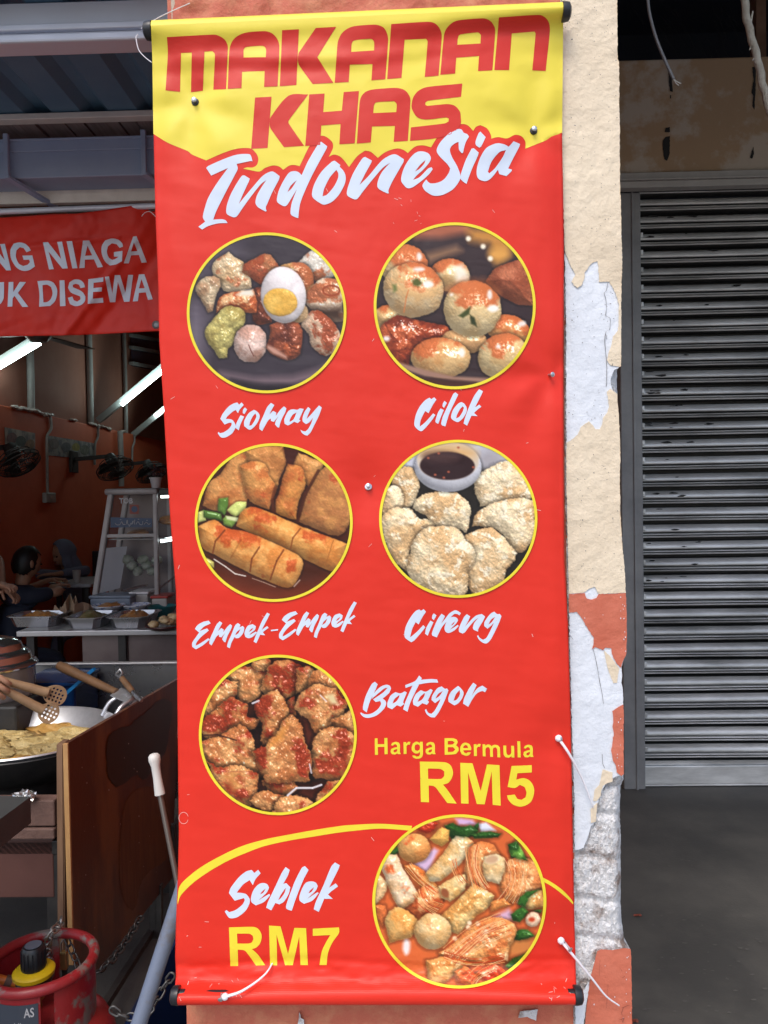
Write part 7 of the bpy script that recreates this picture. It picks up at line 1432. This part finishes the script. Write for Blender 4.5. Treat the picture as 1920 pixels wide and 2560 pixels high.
rg = gc + Vector((-.020, .004, 0)); bm = bmesh.new(); lathe(bm, [(0, .405), (.016, .405), (.016, .43), (.024, .432), (.024, .445), (0, .445)], rg, 20); obj('valve', bm, M['brass'], gas, 40)
reg = thing('gas_regulator', rg + Vector((0, 0, .446)), 'black gas regulator with yellow ring screwed on the red cylinder', 'regulator')
bm = bmesh.new(); lathe(bm, [(0, .4455), (.030, .446), (.038, .456), (.040, .474), (.034, .482), (0, .483)], rg, 28); obj('body', bm, M['plastic_black'], reg, 40)
bm = bmesh.new(); lathe(bm, [(0, .4835), (.036, .4835), (.046, .488), (.047, .497), (.042, .502), (.028, .504), (0, .504)], rg, 36); obj('yellow_ring', bm, M['yel'], reg, 40)
bm = bmesh.new(); lathe(bm, [(0, .5045), (.027, .5045), (.0265, .55), (.022, .556), (0, .557)], rg, 28)
for k in range(16):
    a = k / 16 * 6.283; obox(bm, rg + Vector((.0268 * math.cos(a), .0268 * math.sin(a), .508)), rg + Vector((.0262 * math.cos(a), .0262 * math.sin(a), .548)), .003, .003, (math.cos(a), math.sin(a), 0))
obj('knob', bm, M['plastic_black'], reg, 40); bm = bmesh.new(); lathe(bm, [(0, .5574), (.0185, .5574), (.0185, .5582), (0, .5582)], rg, 28); obj('knob_disc', bm, mat('grey_disc', (.13, .15, .19), .4), reg)
hs0 = rg + Vector((-.036, -.006, .468)); bm = bmesh.new(); c = crom([tuple(hs0 + Vector(q)) for q in ((0, 0, 0), (-.05, -.01, .02), (-.12, .0, .02), (-.25, .05, -.05), (-.4, .15, -.2), (-.45, .2, -.46))], .02); tube(bm, [Vector(q) for q in c], .0105, 12); hz = tag(obj('gas_hose', bm, M['rubber'], reg, 60), None)
bm = bmesh.new(); tube(bm, [hs0 + Vector((-.012, -.002, .006)), hs0 + Vector((-.026, -.005, .012))], .0125, 12); obj('hose_clamp', bm, M['rust'], reg, 40)
# sticker on the shoulder, facing the street
def dome(a, r, o=.0012):
    zz = np.interp(r, [p_[0] for p_ in P_[:3:-1]], [p_[1] for p_ in P_[:3:-1]]); return gc + Vector(((r + o * .5) * math.cos(a), (r + o * .5) * math.sin(a), zz + o))
def domepatch(a0, a1, r0, r1, m, nm, lab=None, o=.0012):
    bm = bmesh.new(); g = [[bm.verts.new(dome(R(a0 + (a1 - a0) * i / 14), r0 + (r1 - r0) * j / 8, o)) for i in range(15)] for j in range(9)]
    for p, q in zip(g, g[1:]):
        for i in range(14): bm.faces.new((p[i], p[i + 1], q[i + 1], q[i])[::-1])
    return obj(nm, bm, m, gas, 60, lab)
domepatch(-150, -113, .06, .158, M['goldst'], 'sticker', 'gold sticker')
shell(-113, -66, .385, gz)
def cpatch(a, z, o): return gc + Vector(((rc + .0025 + o) * math.cos(R(a)), (rc + .0025 + o) * math.sin(R(a)), z))
bm = bmesh.new(); g = [[bm.verts.new(cpatch(-112 + 44 * i / 14, z, .0012)) for i in range(15)] for z in (.40, .45, .496)]
for p, q in zip(g, g[1:]):
    for i in range(14): bm.faces.new((p[i], p[i + 1], q[i + 1], q[i]))
obj('sticker', bm, M['label'], gas, 60, 'dark sticker with white print')
def gtext(txt, a0, a1, z0, z1):
    V, T = glyphs(txt, .015); bm = bmesh.new(); vs = [bm.verts.new(cpatch(a0 + (a1 - a0) * x, z0 + (z1 - z0) * y, .0022)) for x, y in V]
    for t_ in T:
        try: bm.faces.new([vs[i] for i in t_])
        except ValueError: pass
    obj('sticker_print', bm, M['stw'], gas)
gtext('AS', -82, -72, .468, .489); gtext('14kg', -92, -80, .44, .458)
# chains
M['chain'] = mat('chain_steel', (.42, .42, .40), .35, (.3, .28, .25), 40, metal=.85); M['chaindark'] = mat('dark_chain', (.10, .10, .10), .45, metal=.7)
def chain(pts, L, wr_, m, lab, rot0=0):
    c = crom([tuple(p) for p in pts], .004); seg = np.linalg.norm(np.diff(c, axis=0), axis=1); s = np.concatenate([[0], np.cumsum(seg)]); n = max(2, int(s[-1] / (L * .74))); t = thing('chain', Vector(c[0]), lab, 'chain', 'steel chains')
    for k in range(n):
        q = [np.array([np.interp(x, s, c[:, i]) for i in range(3)]) for x in (s[-1] * k / n, s[-1] * (k + 1) / n)]; m0 = Vector((q[0] + q[1]) / 2); d = Vector(q[1] - q[0]).normalized(); sd_ = d.cross(Vector((0, -1, .2))).normalized(); nn = sd_.cross(d)
        if (k + rot0) % 2: sd_ = (sd_ * .35 + nn).normalized()
        bm = bmesh.new(); w2 = L * .30; h2 = L * .5 - w2; ring = []
        for a in np.linspace(0, 2 * math.pi, 21)[:-1]: ring.append(m0 + d * (w2 * math.sin(a) + (h2 if math.sin(a) >= 0 else -h2)) + sd_ * w2 * math.cos(a))
        tube(bm, ring + ring[:1], wr_, 7, False); obj('link', bm, m, t, 60)
chain([PD(152, 2298, 1.86), PD(150, 2312, 1.83), PD(132, 2328, 1.80), PD(122, 2345, 1.80), PD(120, 2366, 1.81), PD(125, 2400, 1.84), PD(126, 2440, 1.86)], .027, .0026, M['chain'], 'bright steel chain looped over the collar of the gas cylinder')
chain([PD(158, 2325, 1.88), PD(172, 2360, 1.88), PD(188, 2395, 1.86), PD(196, 2420, 1.84)], .024, .0022, M['chaindark'], 'short dark chain hanging inside the cylinder collar')
chain([PD(352, 2292, 2.3), PD(320, 2345, 2.2), PD(280, 2400, 2.1), PD(242, 2432, 2.02)], .030, .003, M['chaindark'], 'dark chain hanging along the lower edge of the plywood panel')
chain([PD(432, 2436, 1.72), PD(408, 2470, 1.72), PD(390, 2500, 1.7), PD(372, 2530, 1.68), PD(345, 2542, 1.68), PD(310, 2540, 1.68), PD(278, 2522, 1.68)], .026, .0026, M['chaindark'], 'dark chain looping in front of the blue tub')
t = thing('padlock', PD(160, 2410, 1.9), 'old brass padlock hanging inside the cylinder collar', 'padlock'); a, b = PD(150, 2378, 1.9), PD(164, 2422, 1.9); bm = bmesh.new(); box(bm, (a.x, a.y - .008, b.z), (b.x + .006, a.y + .008, a.z), .003); obj('body', bm, M['brass'], t); bm = bmesh.new(); x0, x1 = a.x + .003, b.x + .003; c = [Vector((x0, a.y, a.z - .002)), Vector((x0, a.y, a.z + .02)), Vector(((x0 + x1) / 2, a.y, a.z + .03)), Vector((x1, a.y, a.z + .02)), Vector((x1, a.y, a.z - .002))]; tube(bm, c, .0022, 8); obj('shackle', bm, M['chain'], t, 60)
# blue tub, leaning poles
M['tubblue'] = mat('dark_blue_tub', (.005, .018, .075), .35, (.004, .014, .055), 4); tbx = thing('plastic_basin', (-.62, .95, 0), 'dark blue plastic basin on the ground under the banner', 'basin'); a, b = PD(262, 2498, 1.95), PD(466, 2440, 1.95); zt3 = .33; bm = bmesh.new()
def rr4(x0, y0, x1, y1, z): return [bm.verts.new(q) for q in ((x0, y0, z), (x1, y0, z), (x1, y1, z), (x0, y1, z))]
X0, X1, Ya, Yb = -.67, -.36, .62, 1.05; rs = [rr4(X0 + .05, Ya + .05, X1 - .05, Yb - .05, 0), rr4(X0, Ya, X1, Yb, zt3 - .02), rr4(X0 - .02, Ya - .02, X1 + .02, Yb + .02, zt3 - .02), rr4(X0 - .02, Ya - .02, X1 + .02, Yb + .02, zt3), rr4(X0 + .006, Ya + .006, X1 - .006, Yb - .006, zt3), rr4(X0 + .055, Ya + .055, X1 - .055, Yb - .055, .01)]
for p, q in zip(rs, rs[1:]):
    for i in range(4): bm.faces.new((p[i], p[(i + 1) % 4], q[(i + 1) % 4], q[i]))
bm.faces.new(rs[0][::-1]); bm.faces.new(rs[-1]); obj('shell', bm, M['tubblue'], tbx)
M['polepaint'] = mat('blue_grey_paint', (.14, .17, .24), .5, (.13, .13, .15), 26, .5, .66, bump=.2); a = PD(446, 2255, 1.42); b = PD(344, 2570, 1.36); d = (b - a); b2 = a + d * (a.z / -d.z); bm = bmesh.new(); tube(bm, [a - d * .45, a, b2], .0145, 14); centre(tag(obj('metal_pole', bm, M['polepaint'], None, 50), 'blue grey chipped metal pole leaning beside the banner, lower left', 'pole'))
M['gripw'] = mat('white_grip', (.66, .65, .62), .45); M['rodgrey'] = mat('steel_rod', (.25, .22, .20), .35, metal=.7); mp_ = thing('mop', PD(420, 2080, 2.0), 'steel mop handle with a white grip leaning on the plywood panel', 'mop'); a, b, c = PD(385, 1890, 2.05), PD(400, 1986, 2.04), PD(452, 2250, 2.0)
bm = bmesh.new(); dd = (b - a).normalized(); L = (b - a).length; lathe(bm, [(0, -.008), (.010, -.006), (.0155, .0), (.016, .012), (.012, .026), (.0115, .06), (.0135, L - .01), (.014, L), (0, L)], a, 20, dd); obj('grip', bm, M['gripw'], mp_, 50); e = c + (c - b).normalized() * ((c.z - .06) / max(.01, (b - c).normalized().z)); bm = bmesh.new(); tube(bm, [b, c, e], .0075, 10); obj('rod', bm, M['rodgrey'], mp_, 50); bm = bmesh.new(); blob(bm, e, (.07, .07, .05), 3, .6, 3, 4); obj('mop_head', bm, M['plasticw'], mp_, 50)
